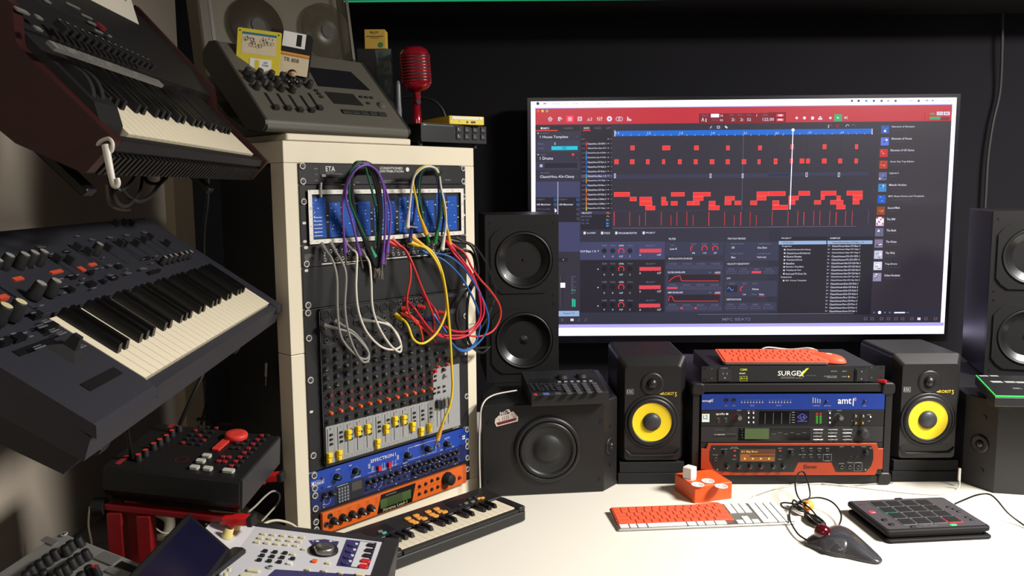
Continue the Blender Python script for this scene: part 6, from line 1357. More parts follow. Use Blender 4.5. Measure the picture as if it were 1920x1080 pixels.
for k in range(26):
    x = random.uniform(300, 1080); y = random.uniform(150, 430)
    if 470-.62*(x-120) > y or y > 480: continue
    c0 = LR(x, y); g.rect(c0[0]-.004, c0[1]-.0008, c0[0]+.004, c0[1]+.0008, .0007, mat('dim_red_print', (90, 30, 34), .5))
g.lathe(*LR(790, 405), [(.011, .0008), (.013, .0008)], mat('dim_red_print', (90, 30, 34), .5), 18); g.build('printed_legends', rd)
# red stand
rs_ = thing('equipment_stand', 'red metal stand with black end caps carrying the black and red drum machine', 'stand', (0, 0, 0)); rm = mat('red_stand_paint', (140, 22, 26), .4)
I = FR[rd]; zb_ = -.0725
def seg_(nm, p, q, w_, h_, m):
    p, q = V(p), V(q); d = q-p; g = G(); M_ = d.to_track_quat('Y', 'Z').to_matrix().to_4x4(); g.M = Mx.Translation(p) @ M_; g.rbox(-w_/2, 0, -h_/2, w_/2, d.length, h_/2, m, .003, .001) if 0 else g.box(-w_/2, 0, -h_/2, w_/2, d.length, h_/2, m); return g.build(nm, rs_, bev=.002)
W_ = lambda x, y, z: I @ V((x, y, z))
seg_('front_rail', W_(.0, .004, zb_-.010), W_(wr+.002, .004, zb_-.010), .020, .012, rm); seg_('rear_rail', W_(.0, dr-.04, zb_-.010), W_(wr-.012, dr-.04, zb_-.010), .020, .016, rm)
for a0_, a1_, lab in ((W_(wr-.03, .0, zb_-.010), W_(wr+.018, .0, zb_-.006), 0), (W_(wr-.01, dr-.03, zb_-.008), W_(wr+.012, dr-.03, zb_-.004), 1)):
    seg_('support_arm', a0_, a1_, .026, .015, redp); d = (a1_-a0_).normalized(); seg_('end_cap', a1_, a1_+d*.010, .028, .018, rub)
legs = [(W_(.020, .004, zb_-.0185), .028), (W_(.076, .004, zb_-.0185), .026)]
for p, w_ in legs: seg_('leg', p, (p.x, p.y, .001), w_, .028, rm)
for p in (V((ony(254, 1000, W_(.08, dr-.04, 0).y).x, W_(.08, dr-.04, 0).y, W_(.08, dr-.04, zb_-.0185).z)),): seg_('leg', p, (p.x, p.y, .001), .026, .026, rm)
g = G(Mx.Translation(W_(-.006, .002, zb_-.012)) @ Mx.Rotation(PI/2, 4, 'Y')); g.cyl(0, 0, -.016, .006, .017, rub, seg=20); g.build('end_cap', rs_)
# white/grey cables on the right of the stand
cab('grey white cable curving up beside the red stand arm', [S3(466, 960, 1.62), S3(480, 948, 1.66), S3(498, 930, 1.70), S3(512, 921, 1.74), S3(524, 926, 1.78), S3(522, 942, 1.78), S3(505, 962, 1.72), S3(490, 978, 1.68)], .0022, mat('grey_white_cable', (165, 160, 148), .5))
cab('pale cable arching in front of the white rack foot behind the groove box', [S3(490, 985, 1.60), S3(505, 978, 1.62), S3(522, 976, 1.64), S3(545, 982, 1.66), S3(562, 994, 1.66)], .0028, mat('pale_cable', (200, 192, 170), .5))
cab('thin pale cable hanging behind the red legs', [S3(168, 950, 1.75), S3(166, 985, 1.75), S3(172, 1020, 1.75), S3(174, 1060, 1.75)], .002, mat('pale_cable', (200, 192, 170), .5))
cab('white cable trailing on the cabinet behind the red stand', [S3(268, 970, 1.8), S3(285, 985, 1.8), S3(310, 1000, 1.8), S3(345, 990, 1.85)], .002, mat('pale_cable', (200, 192, 170), .5))
cb_ = thing('cabinet', 'low dark brown cabinet behind the red stand beside the white rack', 'cabinet', (-.76, 2.0, 0)); cbm = mat('dark_brown_wood', (44, 36, 32), .55, noise=.2, nscale=12)
G().box(-.25, -.28, .05, .252, .8, DZ-.035, cbm).build('body', cb_); G().box(-.26, -.30, DZ-.0345, .256, .81, DZ-.0003, cbm).build('top', cb_, bev=.002); G().box(-.24, -.26, 0, .24, .78, .0495, vblk).build('plinth', cb_)
g = G(); g.tube([S3(290, 960, 1.88), S3(272, 985, 1.88), S3(285, 1010, 1.86), S3(312, 1004, 1.84), S3(318, 975, 1.86), S3(300, 962, 1.88)], .012, mat('pale_cable', (200, 192, 170), .5), 8, True); tag(g.build('cable_coil'), 'cream coiled cable on the dark cabinet behind the red stand legs', 'cable')
# side stool under the groove box and mixer
tbm = mat('side_table_black', (26, 25, 24), .6)

# ------------------------------------------------ groove box with flip up display
B_ = sc(717.5, 1018, .12); Cc_ = V((-.498, 1.539, DZ+.154)); Dd_ = sc(706, 1060, .12)
um = (Cc_-B_); org = B_+um.normalized()*.265
vdir = (Dd_-B_).normalized(); x_ = -um.normalized(); v_ = (vdir-x_*vdir.dot(x_)).normalized()
fo = B_+um+v_*.30                                     # front left of the main panel
mp = thing('groove_box', 'large white and navy sampling groove box with flip up screen at the bottom left', 'sampler', 0, M=fr3(fo, fo+x_, fo-v_)); wm_ = um.length
mw = mat('groovebox_white', (205, 204, 208), .4, noise=.02, nscale=10); mnav = mat('groovebox_navy', (52, 48, 96), .4); mcr = mat('cream_button', (214, 206, 170), .45)
g = G(); g.box(-.0, -.02, -.095, wm_+.030, .318, -.0005, blk2); g.build('body', mp, bev=.003)
g = G(); g.box(wm_+.0005, -.02, -.0004, wm_+.030, .318, .004, blk2); g.box(.0, .3005, -.0004, wm_, .318, .003, blk2); g.build('black_rim', mp, bev=.001)
g = G(); g.box(0, -.02, -.0004, wm_, .300, .0015, mw); g.build('white_panel', mp)
F2 = FR[mp] @ Mx.Translation((0, 0, .0015)) @ Mx.Rotation(.22, 4, 'Y'); I2 = FR[mp].inverted() @ F2
g = G(I2); g.box(-.075, .16, -.03, 0, .300, 0, mw); g.build('angled_panel', mp); k5 = Fake(); FR[k5] = F2
em_ = crop(340, 940, 4.8); LM = lambda x, y, w_=.002: L(mp, *em_(x, y), w_)
def mb(x, y, w_, h_, m, nm='button', hh=.0055): c = LM(x, y, hh); return G().rbox(c[0]-w_/2, c[1]-h_/2, .0018, c[0]+w_/2, c[1]+h_/2, hh, m, min(w_, h_)*.3, .0006).build(nm, mp)
for i in range(5):
    for j in range(3): mb(740+i*87-j*28, 282+i*8+j*37, .010, .007, mcr)
for i in range(3):
    for j in range(3): mb(755+i*90-j*26, 437+i*9+j*40, .009, .0085, rub)
mb(1003, 505, .009, .0085, rub); mb(1005, 465, .009, .007, mcr); mb(975, 548, .010, .008, wht); mb(1200, 528, .010, .010, orgp, 'orange_button')
for x, y in ((1322, 545), (1140, 605), (1285, 615), (1435, 635), (1105, 420)): mb(x, y, .009, .007, mcr)
mb(650, 612, .022, .010, mcr); mb(590, 660, .022, .010, mcr); mb(1610, 650, .016, .010, mcr)
c = LM(1283, 435, .004); g = G(); g.lathe(c[0], c[1], [(.0265, .0018), (.0260, .006), (.0185, .0065)], rub, 36); w_ = g.build('jog_wheel', mp); c = LM(1290, 412, .014)
g = G(); g.lathe(c[0], c[1], [(.0175, .006), (.0175, .014), (.015, .0165), (.0001, .0165)], steel, 32); g.build('dial_cap', w_)
g = G(); g.poly([LM(1147, 352), LM(1180, 395), LM(1400, 405), LM(1420, 362), LM(1290, 340)][::-1], .0021, mnav)
for x in (1185, 1225, 1345, 1375): c = LM(x, 360); g.disc(c[0], c[1], .0032 if x in (1225, 1345) else .0015, .0024, wht, 12)
Q = [(1487, 343), (1760, 372), (1682, 610), (1395, 578)]; g.poly([LM(*q) for q in Q][::-1], .0021, mnav)
Q = [(1500, 350), (1612, 362), (1520, 588), (1408, 575)]; g.poly([LM(*q) for q in Q][::-1], .0023, mnav)
Q = [(1612, 362), (1738, 376), (1660, 602), (1525, 588)]; g.poly([LM(*q) for q in Q][::-1], .0024, mw)
for k in range(4): c = LM(1575-k*19, 385+k*52); g.rect(c[0]-.003, c[1]-.004, c[0]+.003, c[1]+.004, .0026, wht)
Q = [(845, 612), (1740, 668), (1690, 800), (700, 740)]; g.poly([LM(*q) for q in Q][::-1], .0021, mnav)
g.build('navy_print', mp)
for k in range(4): mb(1535-k*19, 382+k*54, .013, .014, mnav, 'navy_button')
for k, m in enumerate((rub, rub, rub, redp, redp)): mb(1712-k*18, 388+k*47, .017, .0125, m, 'transport_button')
c = LM(795, 597); inst(screw_mesh(), 'screw', mp, (c[0], c[1], .0018))
L5 = lambda x, y, w_=.0004: L(k5, *em_(x, y), w_)
g = G(I2); a = L5(200, 225); b = L5(285, 150); g.tq('4000', (L5(225, 225), L5(290, 150), L5(205, 205)), .0006, dgryp)
for i in range(4):
    for j in range(2): c = L5(165+i*20-j*40, 128+i*4+j*36); g.rect(c[0]-.002, c[1]-.004, c[0]+.002, c[1]+.004, .0006, vblk)
c = L5(200, 232); g.rect(c[0]-.003, c[1]-.003, c[0]+.003, c[1]+.003, .0006, vblk); g.build('printed_name', mp)
for x, y, hh in ((505, 165, .018), (435, 245, .018)):
    c = L5(x, y, hh); g = G(I2); g.lathe(c[0], c[1], [(.0105, .0005), (.0105, .006), (.0085, .008), (.008, hh), (.006, hh+.001), (.0001, hh+.001)], mat('cream_knob', (220, 205, 130), .4), 22); kk = g.build('cream_knob', mp)
    if x == 435: g = G(I2); g.cyl(c[0], c[1], hh+.0012, hh+.006, .006, redc, seg=16); g.build('red_cap', kk)
# flip up screen
A_ = sc(352, 963, .235); R__ = sc(434, 1031, .165); Lp = sc(262, 1058, .235)
sv = (A_-R__).normalized(); 
IM = fr3(R__, R__+(Lp-A_), A_); LDm = FR[mp].inverted() @ IM; wd = (Lp-A_).length+.08; hd = (A_-R__).length
zs = IM.to_3x3() @ V((0, 0, 1)); sg = 1 if zs.z > 0 else -1
g = G(LDm); z0, z1 = (-.012, 0) if sg > 0 else (0, .012); g.box(0, 0, z0, wd, hd, z1, vblk); ds = g.build('display_housing', mp, bev=.002)
g = G(LDm); q = .0006*sg; g.rect(.010, .008, wd, hd-.010, q, mat('display_navy', (18, 17, 40), .12)); g.build('screen', ds, label='dark blue flip up screen')
g = G(); p, q = sc(452, 1036, .150), sc(385, 1092, .150); d = (q-p); M_ = d.to_track_quat('X', 'Z').to_matrix().to_4x4(); g.M = FR[mp].inverted() @ Mx.Translation(p) @ M_; g.rbox(0, -.016, -.014, d.length, .014, .012, blk2, .010, .004); hb_ = g.build('hinge_block', mp)
for x, y in ((428, 628), (395, 668)): p2 = sc(*em_(x, y), .166); o = G().cyl(0, 0, 0, .006, .0036, mcr, seg=14).build('button', hb_, tuple(FR[mp].inverted() @ p2))
# small grey mixer in the corner
A_ = sc(114, 997, .2); R_2 = sc(325, 1080, .2); k_ = 1.053; L_2 = V((-.818*k_, 1.262*k_, DZ+.8-.6*k_))
gy = thing('mixer', 'flat grey mixer with clusters of black knobs in the bottom left corner', 'mixer', 0, M=fr3(A_, R_2, A_+(A_-L_2)))
gym = mat('mixer_grey', (140, 138, 134), .45); g = G(); g.box(0, -.22, -.045, .325, 0, 0, gym); g.build('body', gy, bev=.003)
eg = crop(0, 950, 2.4615); LG = lambda x, y, w_=0: L(gy, *eg(x, y), w_)
for x, y in ((362, 155), (325, 175), (300, 195), (250, 215), (215, 240), (180, 265), (395, 215), (360, 235), (330, 255), (300, 285), (270, 300), (410, 290), (375, 320), (240, 330), (200, 310), (145, 290), (120, 315), (165, 335)):
    c = LG(x, y, .012); knob(gy, c[0], c[1], .0085, .018, rub, None)
c = LG(437, 275, .02); knob(gy, c[0], c[1], .0065, .020, rub, None, redp)
for x, y, w_, h_ in ((340, 200, .02, .012), (230, 160, .04, .012), (500, 240, .05, .02), (300, 265, .02, .012), (520, 300, .03, .01)):
    c = LG(x, y); G().rbox(c[0]-w_/2, c[1]-h_/2, .0003, c[0]+w_/2, c[1]+h_/2, .0018, mat('mixer_grey_dark', (116, 115, 112), .45), .003).build('raised_panel', gy)
c = LG(585, 280); G().box(c[0]-.022, c[1]-.006, .0003, c[0]+.022, c[1]+.006, .002, vblk).build('slot', gy); c = LG(297, 130); inst(screw_mesh(), 'screw', gy, (c[0], c[1], 0))
st2 = thing('side_table', 'black side table under the groove box and the grey mixer, mostly out of frame', 'table', (-.60, 1.30, 0))
G().box(-.42, -.45, DZ+.004-.03, .38, .15, DZ+.004, tbm).build('table_top', st2)
for x in (-.40, .34):
    for y in (-.43, .11): G().box(x, y, 0, x+.03, y+.03, DZ-.0265, tbm).build('leg', st2)
def prop(lbl, x, y, z0, z1, w_=.05): t = thing('support_block', lbl, 'block', (x, y, z0)); G().rbox(-w_, -.05, 0, w_, .05, z1-z0, tbm, .004).build('block', t)
# ------------------------------------------------ four track recorder on the rack
RO = V((-.49, 1.70, DZ+.938)); ya = .91; ra = V((math.cos(ya), math.sin(ya), 0)); rb = V((-math.sin(ya), math.cos(ya), 0)); TT = .82
rc = thing('multitrack_recorder', 'grey multitrack cassette recorder tilted on top of the white rack', 'recorder', 0, M=fr3(RO, RO+ra, RO+rb*math.cos(TT)+V((0, 0, math.sin(TT)))))
rg = mat('recorder_grey', (84, 81, 72), .5, noise=.03, bump=.1, nscale=200); rgd = mat('recorder_dark', (44, 43, 40), .5)
RW, RH = .402, .235
g = G(); g.M = PROF; g.prism([(-.004, -.002), (0, .001), (RH, .001), (RH+.012, -.012), (RH+.018, -.040), (RH, -.060), (.02, -.050), (-.010, -.022), (-.012, -.010)], .002, RW-.002, rg); g.build('body', rc, bev=.003)
for x0, x1 in ((-.004, .0018), (RW-.0018, RW+.004)):
    g = G(); g.M = PROF; g.prism([(-.008, -.004), (0, .002), (RH, .002), (RH+.016, -.014), (RH+.020, -.044), (RH, -.064), (.03, -.056), (-.008, -.022)], x0, x1, rgd); g.build('side_cheek', rc, bev=.001)
es = crop(420, 110, 6.75); LC = lambda x, y, w_=.001: L(rc, *es(x, y), w_)
def quad(g, pts, z, m, f=None): g.poly([(f or LC)(*p) for p in pts][::-1], z, m)
g = G(); quad(g, [(1060, 110), (1600, 170), (1850, 405), (1190, 350)], .0022, mat('smoked_door', (24, 24, 28), .2)); g.build('cassette_door', rc)
g = G(); quad(g, [(1265, 418), (1630, 450), (1770, 600), (1390, 570)], .0018, mat('window_dark', (34, 34, 32), .3))
for x in (1430, 1520, 1615): c = LC(x, 540); g.rect(c[0]-.001, c[1]-.002, c[0]+.001, c[1]+.002, .002, vblk)
g.build('meter_window', rc)
for k, (x, y) in enumerate(((505, 430), (660, 440), (810, 460), (955, 465), (1058, 435))):
    a = LC(x, y); b = LC(x+150, y+195); g = G(); mx2 = (a[0]+b[0])/2; g.rect(mx2-.0035, min(a[1], b[1]), mx2+.0035, max(a[1], b[1]), .0014, vblk); g.build('fader_slot', rc)
    c = LC(x+140, y+180, .006); G().box(-.006, -.005, 0, .006, .005, .008, rgd).build('fader_cap', rc, (mx2, c[1], .0015))
ks = [(300, 150), (455, 165), (600, 185), (740, 210), (355, 230), (500, 245), (680, 265), (430, 325), (590, 335), (740, 350), (880, 370), (1020, 220), (1090, 310), (950, 290)]
for x, y in ks: c = LC(x, y, .012); knob(rc, c[0], c[1], .0082, .017, rgd, None, z=.0012)
for x, y in ((1160, 410), (1195, 450), (1230, 490), (1730, 490), (1795, 495), (1860, 500), (1820, 570)): c = LC(x, y); G().rbox(-.0045, -.003, 0, .0045, .003, .003, rgd, .001).build('button', rc, (c[0], c[1], .0014))
for k in range(5): c = LC(1545+k*112, 680+k*8); G().rbox(-.0125, -.006, 0, .0125, .006, .004, rgd, .001, .0006).build('transport_key', rc, (c[0], c[1], .0014))
e44 = crop(360, 0, 3.31); c = L(rc, *e44(1180, 652), .005); knob(rc, c[0], c[1], .012, .008, rg, None, z=.0012, name='jog_dial')
for x, y in ((888, 818), (983, 822)): p = L(rc, *e44(x, y), -.02); G().box(p[0]-.004, -.0155, -.030, p[0]+.004, -.0125, -.020, redc).build('headphone_socket', rc)
# stand block and white slab below
sb_ = thing('support_block', 'dark wedge block under the tilted multitrack recorder', 'block', tuple(RO+ra*.02+rb*.055)[:2]+(DZ+.9152,), (0, 0, ya))
g = G(); g.M = PROF; g.prism([(.0, 0), (.13, 0), (.13, .062), (.02, .0)] if 0 else [(-.012, 0), (.145, 0), (.145, .075), (.105, .040), (.030, -.0 + .006)], 0, RW-.06, rgd); g.build('wedge', sb_)
ws_ = thing('board', 'thin cream board between the recorder and the white rack top', 'board', tuple(RC-RA*.268-RB*.004)[:2]+(DZ+.9005,), (0, 0, RY))
g = G(); g.rbox(0, 0, 0, .335, .30, .0142, lack, .006, .002); g.build('slab', ws_)
# ------------------------------------------------ reel tape deck behind
dq = V((-.655, 1.93, DZ+.902)); yd = .80; da = V((math.cos(yd), math.sin(yd), 0)); db_ = V((-math.sin(yd), math.cos(yd), 0)); lean = .16
rt = thing('reel_tape_deck', 'beige grey upright reel tape deck with two reels behind a smoky cover', 'tape deck', 0, M=fr3(dq, dq+da, dq+db_*math.sin(lean)+V((0, 0, math.cos(lean)))))
rtm = mat('deck_beige', (96, 90, 75), .5, noise=.03, nscale=8); RTW, RTH = .39, .48
g = G(); g.rbox(0, 0.004, -.10, RTW, RTH, -.040, rtm, .012, .004); g.build('cabinet', rt)
er2 = crop(400, 0, 6.4); LD = lambda x, y, w_=-.03: L(rt, *er2(x, y), w_)
for (x, y), r in (((515, 320), .070), ((1350, 390), .074)):
    c = LD(x, y); g = G(); g.lathe(c[0], c[1], [(.012, -.026), (r, -.026), (r, -.022), (.012, -.022)], mat('reel_smoke', (90, 84, 72), .3, trans=.3, alpha=.55) if x > 900 else mat('tape_brown', (38, 30, 26), .4), 48); rl_ = g.build('reel', rt)
    g = G(); g.lathe(c[0], c[1], [(.020, -.037), (.043 if x > 900 else .063, -.037), (.043 if x > 900 else .063, -.028), (.020, -.028)], mat('tape_pack', (42, 36, 33), .35), 40); g.build('tape_pack', rl_)
    g = G(); g.cyl(c[0], c[1], -.038, -.018, .018, rgd, seg=24); g.build('hub', rl_)
cvm = mat('smoky_cover', (150, 140, 115), .12, trans=.6, alpha=.20)
g = G(); A = rrect(0, .13, RTW, RTH+.02, .015, 4); g.loft([[(x, y, -.038) for x, y in A], [(x, y, .006) for x, y in A]], cvm, cap=False); g.poly(A, .0065, cvm); g.build('cover', rt, label='smoky transparent cover')
g = G(); B2_ = rrect(.008, .138, RTW-.008, RTH+.012, .010, 4); n = len(A)
g.loft([[(x, y, .0068) for x, y in A], [(x, y, .009) for x, y in A], [(x, y, .009) for x, y in B2_], [(x, y, .0068) for x, y in B2_]], mat('cover_rim', (84, 80, 68), .4), cap=False); g.build('cover_rim', rt)
G().rbox(.004, .006, -.0395, RTW-.004, .12, -.02, rtm, .008, .003).build('head_cover', rt)
# ------------------------------------------------ floppy disks and toy figure
def floppy(lbl, TL, TR, BL, Y, body, flip):
    p = ony(*BL, Y); q0 = ony(*TL, Y+.012); r0 = p+(ony(*TR, Y+.034)-q0); t = thing('floppy_disk', lbl, 'floppy disk', 0, M=fr3(p, r0, q0)); g = G(); g.prism([(0, 0), (.090, 0), (.090, .086), (.083, .094), (0, .094)] if flip == 1 else rrect(0, 0, .090, .094, .003, 2), 0, .0033, body, .0004); g.build('shell', t); return t
yb_ = mat('floppy_yellow', (208, 190, 50), .45)
fy_ = floppy('yellow floppy disk with a cartoon label leaning on the recorder', (428, 50), (501, 60), (441, 133), 1.80, yb_, 0)
g = G(); lb_ = mat('label_cream', (205, 190, 160), .5); g.rect(.010, .040, .080, .086, .0036, lb_); g.rect(.010, .081, .080, .086, .0038, mat('label_blue', (40, 110, 135), .5))
for k in range(34):
    x = random.uniform(.014, .074); y = random.uniform(.056, .076); q = random.uniform(.002, .004); g.lathe(x, y, [(q, .0039), (q+.0006, .0039)], mat('ink_brown', (60, 48, 40), .6), 9) if k % 2 else g.rect(x, y, x+.002, y+.003, .0039, mat('ink_brown', (60, 48, 40), .6))
for x in (.005, .084): g.disc(x, .088, .0018, .0036, vblk, 8)
g.build('label', fy_)
g = G(); g.box(.028, 0, .0034, .072, .031, .0042, wht); g.rect(.038, .004, .047, .028, .0044, yb_); g.text('2HD', .056, .022, .064, .026, .0045, vblk); g.text('DISK', .054, .016, .067, .020, .0045, vblk); g.build('shutter', fy_, label='white sliding shutter')
fb_ = floppy('black floppy disk with handwritten label beside the yellow one', (489, 58), (566, 73), (499, 132), 1.84, vblk, 1)
g = G(); g.rect(.024, .000, .086, .044, .0036, lb_); g.rect(.024, .040, .086, .048, .0036, mat('label_orange', (220, 150, 50), .5)); g.text('TR 808', .033, .027, .065, .036, .0039, vblk, .001); g.build('label', fb_)
g = G(); g.box(.026, .060, .0034, .074, .0935, .0042, wht); g.rect(.055, .064, .066, .090, .0044, vblk); g.build('shutter', fb_, label='white sliding shutter')
c = LC(865, 380, 0); wp_ = FR[rc] @ V((c[0], c[1], .0025))
fg = thing('toy_figure', 'tiny toy figure in black with dark hair standing on the recorder knobs', 'toy figure', tuple(wp_), (0, 0, .35))
skn = mat('toy_skin', (205, 165, 130), .4); tbk = mat('toy_black', (18, 18, 20), .35); thr = mat('toy_hair', (46, 32, 24), .4)
g = G(); g.loft([[(x*s, y*s*.7, z) for x, y in rrect(-.007, -.007, .007, .007, .003, 3)] for z, s in ((.009, .8), (.012, .95), (.018, 1.0), (.022, .8), (.0235, .4))], tbk, True); g.build('torso', fg)
for s in (-1, 1):
    g = G(); g.tube([(s*.003, 0, .010), (s*.0038, -.001, .005), (s*.0042, -.003, .0012)], .0026, tbk, 8); g.build('leg', fg); g = G(); g.tube([(s*.006, 0, .021), (s*.0095, -.002, .016), (s*.0085, -.006, .013)], .0018, tbk, 8); a = g.build('arm', fg); g = G(); g.ball(s*.0085, -.0068, .0125, .0019, skn, 10); g.build('hand', a)
g = G(); g.ball(0, -.0005, .0300, .0082, skn, 18, 1, .9, .95); hd_ = g.build('head', fg)
for s in (-1, 1): G().ball(s*.0028, -.0078, .0300, .0012, tbk, 8).build('eye', hd_)
g = G(); g.ball(0, .0012, .0325, .0088, thr, 18, 1.02, .95, .78); g.build('hair', fg)
# ------------------------------------------------ items right of the recorder on the rack top
e6b = crop(680, 40, 4.5); zr = DZ+.9002
def T3(x, y, Y): return ony(*e6b(x, y), Y)
p = T3(20, 232, 2.24); q = T3(190, 232, 2.24); bxp = thing('small_box', 'small yellow card box standing high behind the recorder', 'box', (p.x, 2.24, p.z), (0, 0, 0)); wbx = q.x-p.x; hbx = T3(100, 68, 2.24).z-p.z
yc_ = mat('card_yellow', (196, 160, 66), .6); G().box(0, 0, 0, wbx, .05, hbx, yc_).build('box_body', bxp)
g = G(FRONT); g.text('PILOT', wbx*.28, hbx*.78, wbx*.70, hbx*.90, .0006, vblk); g.rect(wbx*.08, hbx*.62, wbx*.92, hbx*.655, .0006, vblk); g.rect(wbx*.3, hbx*.54, wbx*.7, hbx*.56, .0006, mat('ink_brown', (60, 48, 40), .6)); g.disc(wbx*.78, hbx*.2, wbx*.13, .0007, mat('seal_green', (50, 120, 60), .5)); g.build('print', bxp)
bs = thing('box', 'plain black box standing behind the recorder under the yellow card box', 'box', (p.x-.02, 2.235, zr)); G().box(0, 0, 0, wbx+.025, .10, p.z-zr-.0005, vblk).build('body', bs)
p = T3(145, 690, 2.18); q = T3(270, 690, 2.18); hp = T3(200, 235, 2.18).z-zr
pkg = thing('plastic_package', 'clear crinkled plastic sleeve standing left of the red microphone', 'package', (p.x, 2.18, zr), (0, -.03, 0)); wp2 = q.x-p.x
g = G(); n = 16; rr2 = []
for k in range(n+1):
    z = hp*k/n; j = lambda s: .0018*math.sin(k*1.9+s)
    rr2.append([(j(0), j(1), z), (wp2*.5, -.004+j(2), z), (wp2+j(3), j(4), z), (wp2+j(1), .022, z), (0+j(2), .022, z)])
g.loft(rr2, mat('crinkled_plastic', (120, 135, 130), .08, trans=.5, alpha=.5, coat=1)); g.build('sleeve', pkg)
G().box(.004, .004, .002, wp2-.004, .018, hp*.97, mat('sleeve_contents', (38, 48, 48), .4)).build('contents', pkg)
p = T3(305, 800, 2.12); mk = thing('marker', 'grey capped marker pen standing upright beside the red microphone', 'pen', (p.x, 2.12, zr)); mm = mat('marker_grey', (104, 108, 110), .35)
hm = T3(300, 500, 2.12).z-zr; G().cyl(0, 0, 0, hm*.6, .0080, mm, r2=.0078, seg=20).build('barrel', mk); g = G(); g.lathe(0, 0, [(.0072, hm*.6+.0004), (.0066, hm*.68), (.0058, hm*.93), (.004, hm*.99), (.0001, hm)], mm, 20); g.build('cap', mk)
# microphone
rdm = mat('microphone_red', (150, 16, 34), .22, .35, coat=.6); rdk = mat('grille_dark', (26, 8, 10), .6)  # near black red for the core behind the ribs
pc_ = T3(445, 405, 2.16); mcph = thing('microphone', 'retro red ribbed microphone on a short red stand on the white rack', 'microphone', (T3(458, 860, 2.16).x, 2.16, zr), (0, 0, .35))
hx = pc_.x-mcph.location.x; zc = pc_.z-zr
Tm = Mx.Translation((hx, 0, zc)) @ Mx.Rotation(-.06, 4, 'Y') 
g = G(Tm); R1, R2_, Hh = .038, .033, .057
pf = lambda z: (1-abs(z/Hh)**5)**.45
sec = lambda z, s=1.: [(R1*s*pf(z)*math.copysign(abs(math.cos(a))**.8, math.cos(a)), R2_*s*pf(z)*math.copysign(abs(math.sin(a))**.8, math.sin(a)), z) for a in [2*PI*i/36 for i in range(36)]]
zs_ = [-Hh*.999, -Hh*.97, -Hh*.9, -Hh*.8, -Hh*.62, -Hh*.2, Hh*.3, Hh*.6, Hh*.8, Hh*.9, Hh*.97, Hh*.999]
g.loft([sec(z, .94) for z in zs_], rdk, True); g.build('grille_core', mcph)
for z0_, z1_ in ((-.0575, -.034), (.034, .0575)):
    g = G(Tm); n = 8; g.loft([sec(z0_+(z1_-z0_)*k/n if abs(z0_+(z1_-z0_)*k/n) < Hh else math.copysign(Hh*.999, z0_)) for k in range(n+1)], rdm, True); g.build('head_shell', mcph)
for k in range(9):
    z = -.030+k*.0075; g = G(Tm); r3 = []
    for dz, s in ((-.0024, .95), (-.0018, 1.0), (.0018, 1.0), (.0024, .95)): r3.append([(x, y, z+dz) for x, y, _ in sec(z, s)])
    g.loft(r3, rdm, True, cap=False); g.build('grille_rib', mcph)
for s in (-1, 1): g = G(Tm); g.box(s*.036-.0022, -.006, -.036, s*.036+.0022, .006, .036, rdm); g.build('side_bar', mcph, bev=.001)
g = G(); g.tube([(hx+.002, 0, zc-.056), (hx+.003, 0, zc-.070), (hx+.002, 0, zc-.086)], .0085, rdm, 14, rr=lambda t: .010-.003*t); g.build('swivel_neck', mcph)
g = G(Mx.Translation((hx+.004, 0, zc-.082)) @ Mx.Rotation(PI/2, 4, 'X')); g.cyl(0, 0, -.010, .012, .006, chrome, seg=16); g.build('pivot_bolt', mcph, label='chrome pivot bolt')
g = G(); zz = zc-.084; g.lathe(0, 0, [(.020, .0005), (.020, .004), (.0135, .006), (.0125, zz*.6), (.0095, zz), (.0001, zz)], rdm, 26); g.build('stem', mcph)
cab('thin black cable arching behind the red microphone', [T3(340, 640, 2.3), T3(480, 640, 2.3), T3(600, 670, 2.3), T3(670, 740, 2.3), T3(700, 820, 2.3)], .004, mat('black_cable', (24, 23, 22), .45))
# half rack module
p = onz(790.5, 264.4, DZ+.9125); hr = thing('half_rack_module', 'small black half rack module with eight buttons on the right of the rack top', 'audio unit', (p.x, p.y+.002, DZ+.9125), (0, 0, .72)); p2_ = None
for yw_ in [x*.01 for x in range(40, 110)]:
    m = Mx.Translation((p.x, p.y, p.z)) @ Mx.Rotation(yw_, 4, 'Z'); w_p = m @ V((.214, 0, 0)); d = w_p-C0; 
    f_ = V((0, math.cos(PITCH), -math.sin(PITCH))); sx_ = 960+F*d.x/d.dot(f_)
    if p2_ is None or abs(sx_-914) < p2_[0]: p2_ = (abs(sx_-914), yw_)
hr.rotation_euler = (0, 0, p2_[1]); FR[hr] = Mx.Translation(hr.location) @ Mx.Rotation(p2_[1], 4, 'Z')
G().box(0, .004, 0, .214, .19, .043, vblk).build('chassis', hr, bev=.001); 
fm = Fake(); FR[fm] = FR[hr] @ FRONT; LH = lambda x, y, w_=0: L(fm, *e6b(x, y), w_)
G(FRONT).box(-.001, -.001, -.0035, .215, .044, 0, blk).build('front_panel', hr, bev=.001)
g = G(FRONT); a = LH(492, 990); b = LH(765, 870); g.rect(a[0], a[1], b[0], b[1], .0005, vblk); g.text('YAMAHA', a[0]+.006, b[1]-.006, a[0]+.018, b[1]-.003, .0008, wht); g.rect(a[0]+.020, b[1]-.005, b[0]-.014, b[1]-.0043, .0008, gryp); g.text('MJC8', b[0]-.012, b[1]-.006, b[0]-.003, b[1]-.003, .0008, gryp); g.build('display_window', hr)
for i in range(4):
    for j in range(2):
        c = LH(808+i*68, 912+j*58+i*2); g = G(FRONT); g.rbox(c[0]-.0085, c[1]-.0075, .0004, c[0]+.0085, c[1]+.0075, .003, blk2, .001, .0006); g.text('%d' % (i+1), c[0]-.003, c[1]-.001, c[0]-.0015, c[1]+.003, .0033, wht); g.rect(c[0]-.004, c[1]-.0025, c[0]+.004, c[1]-.0017, .0033, gryp); g.build('button', hr)
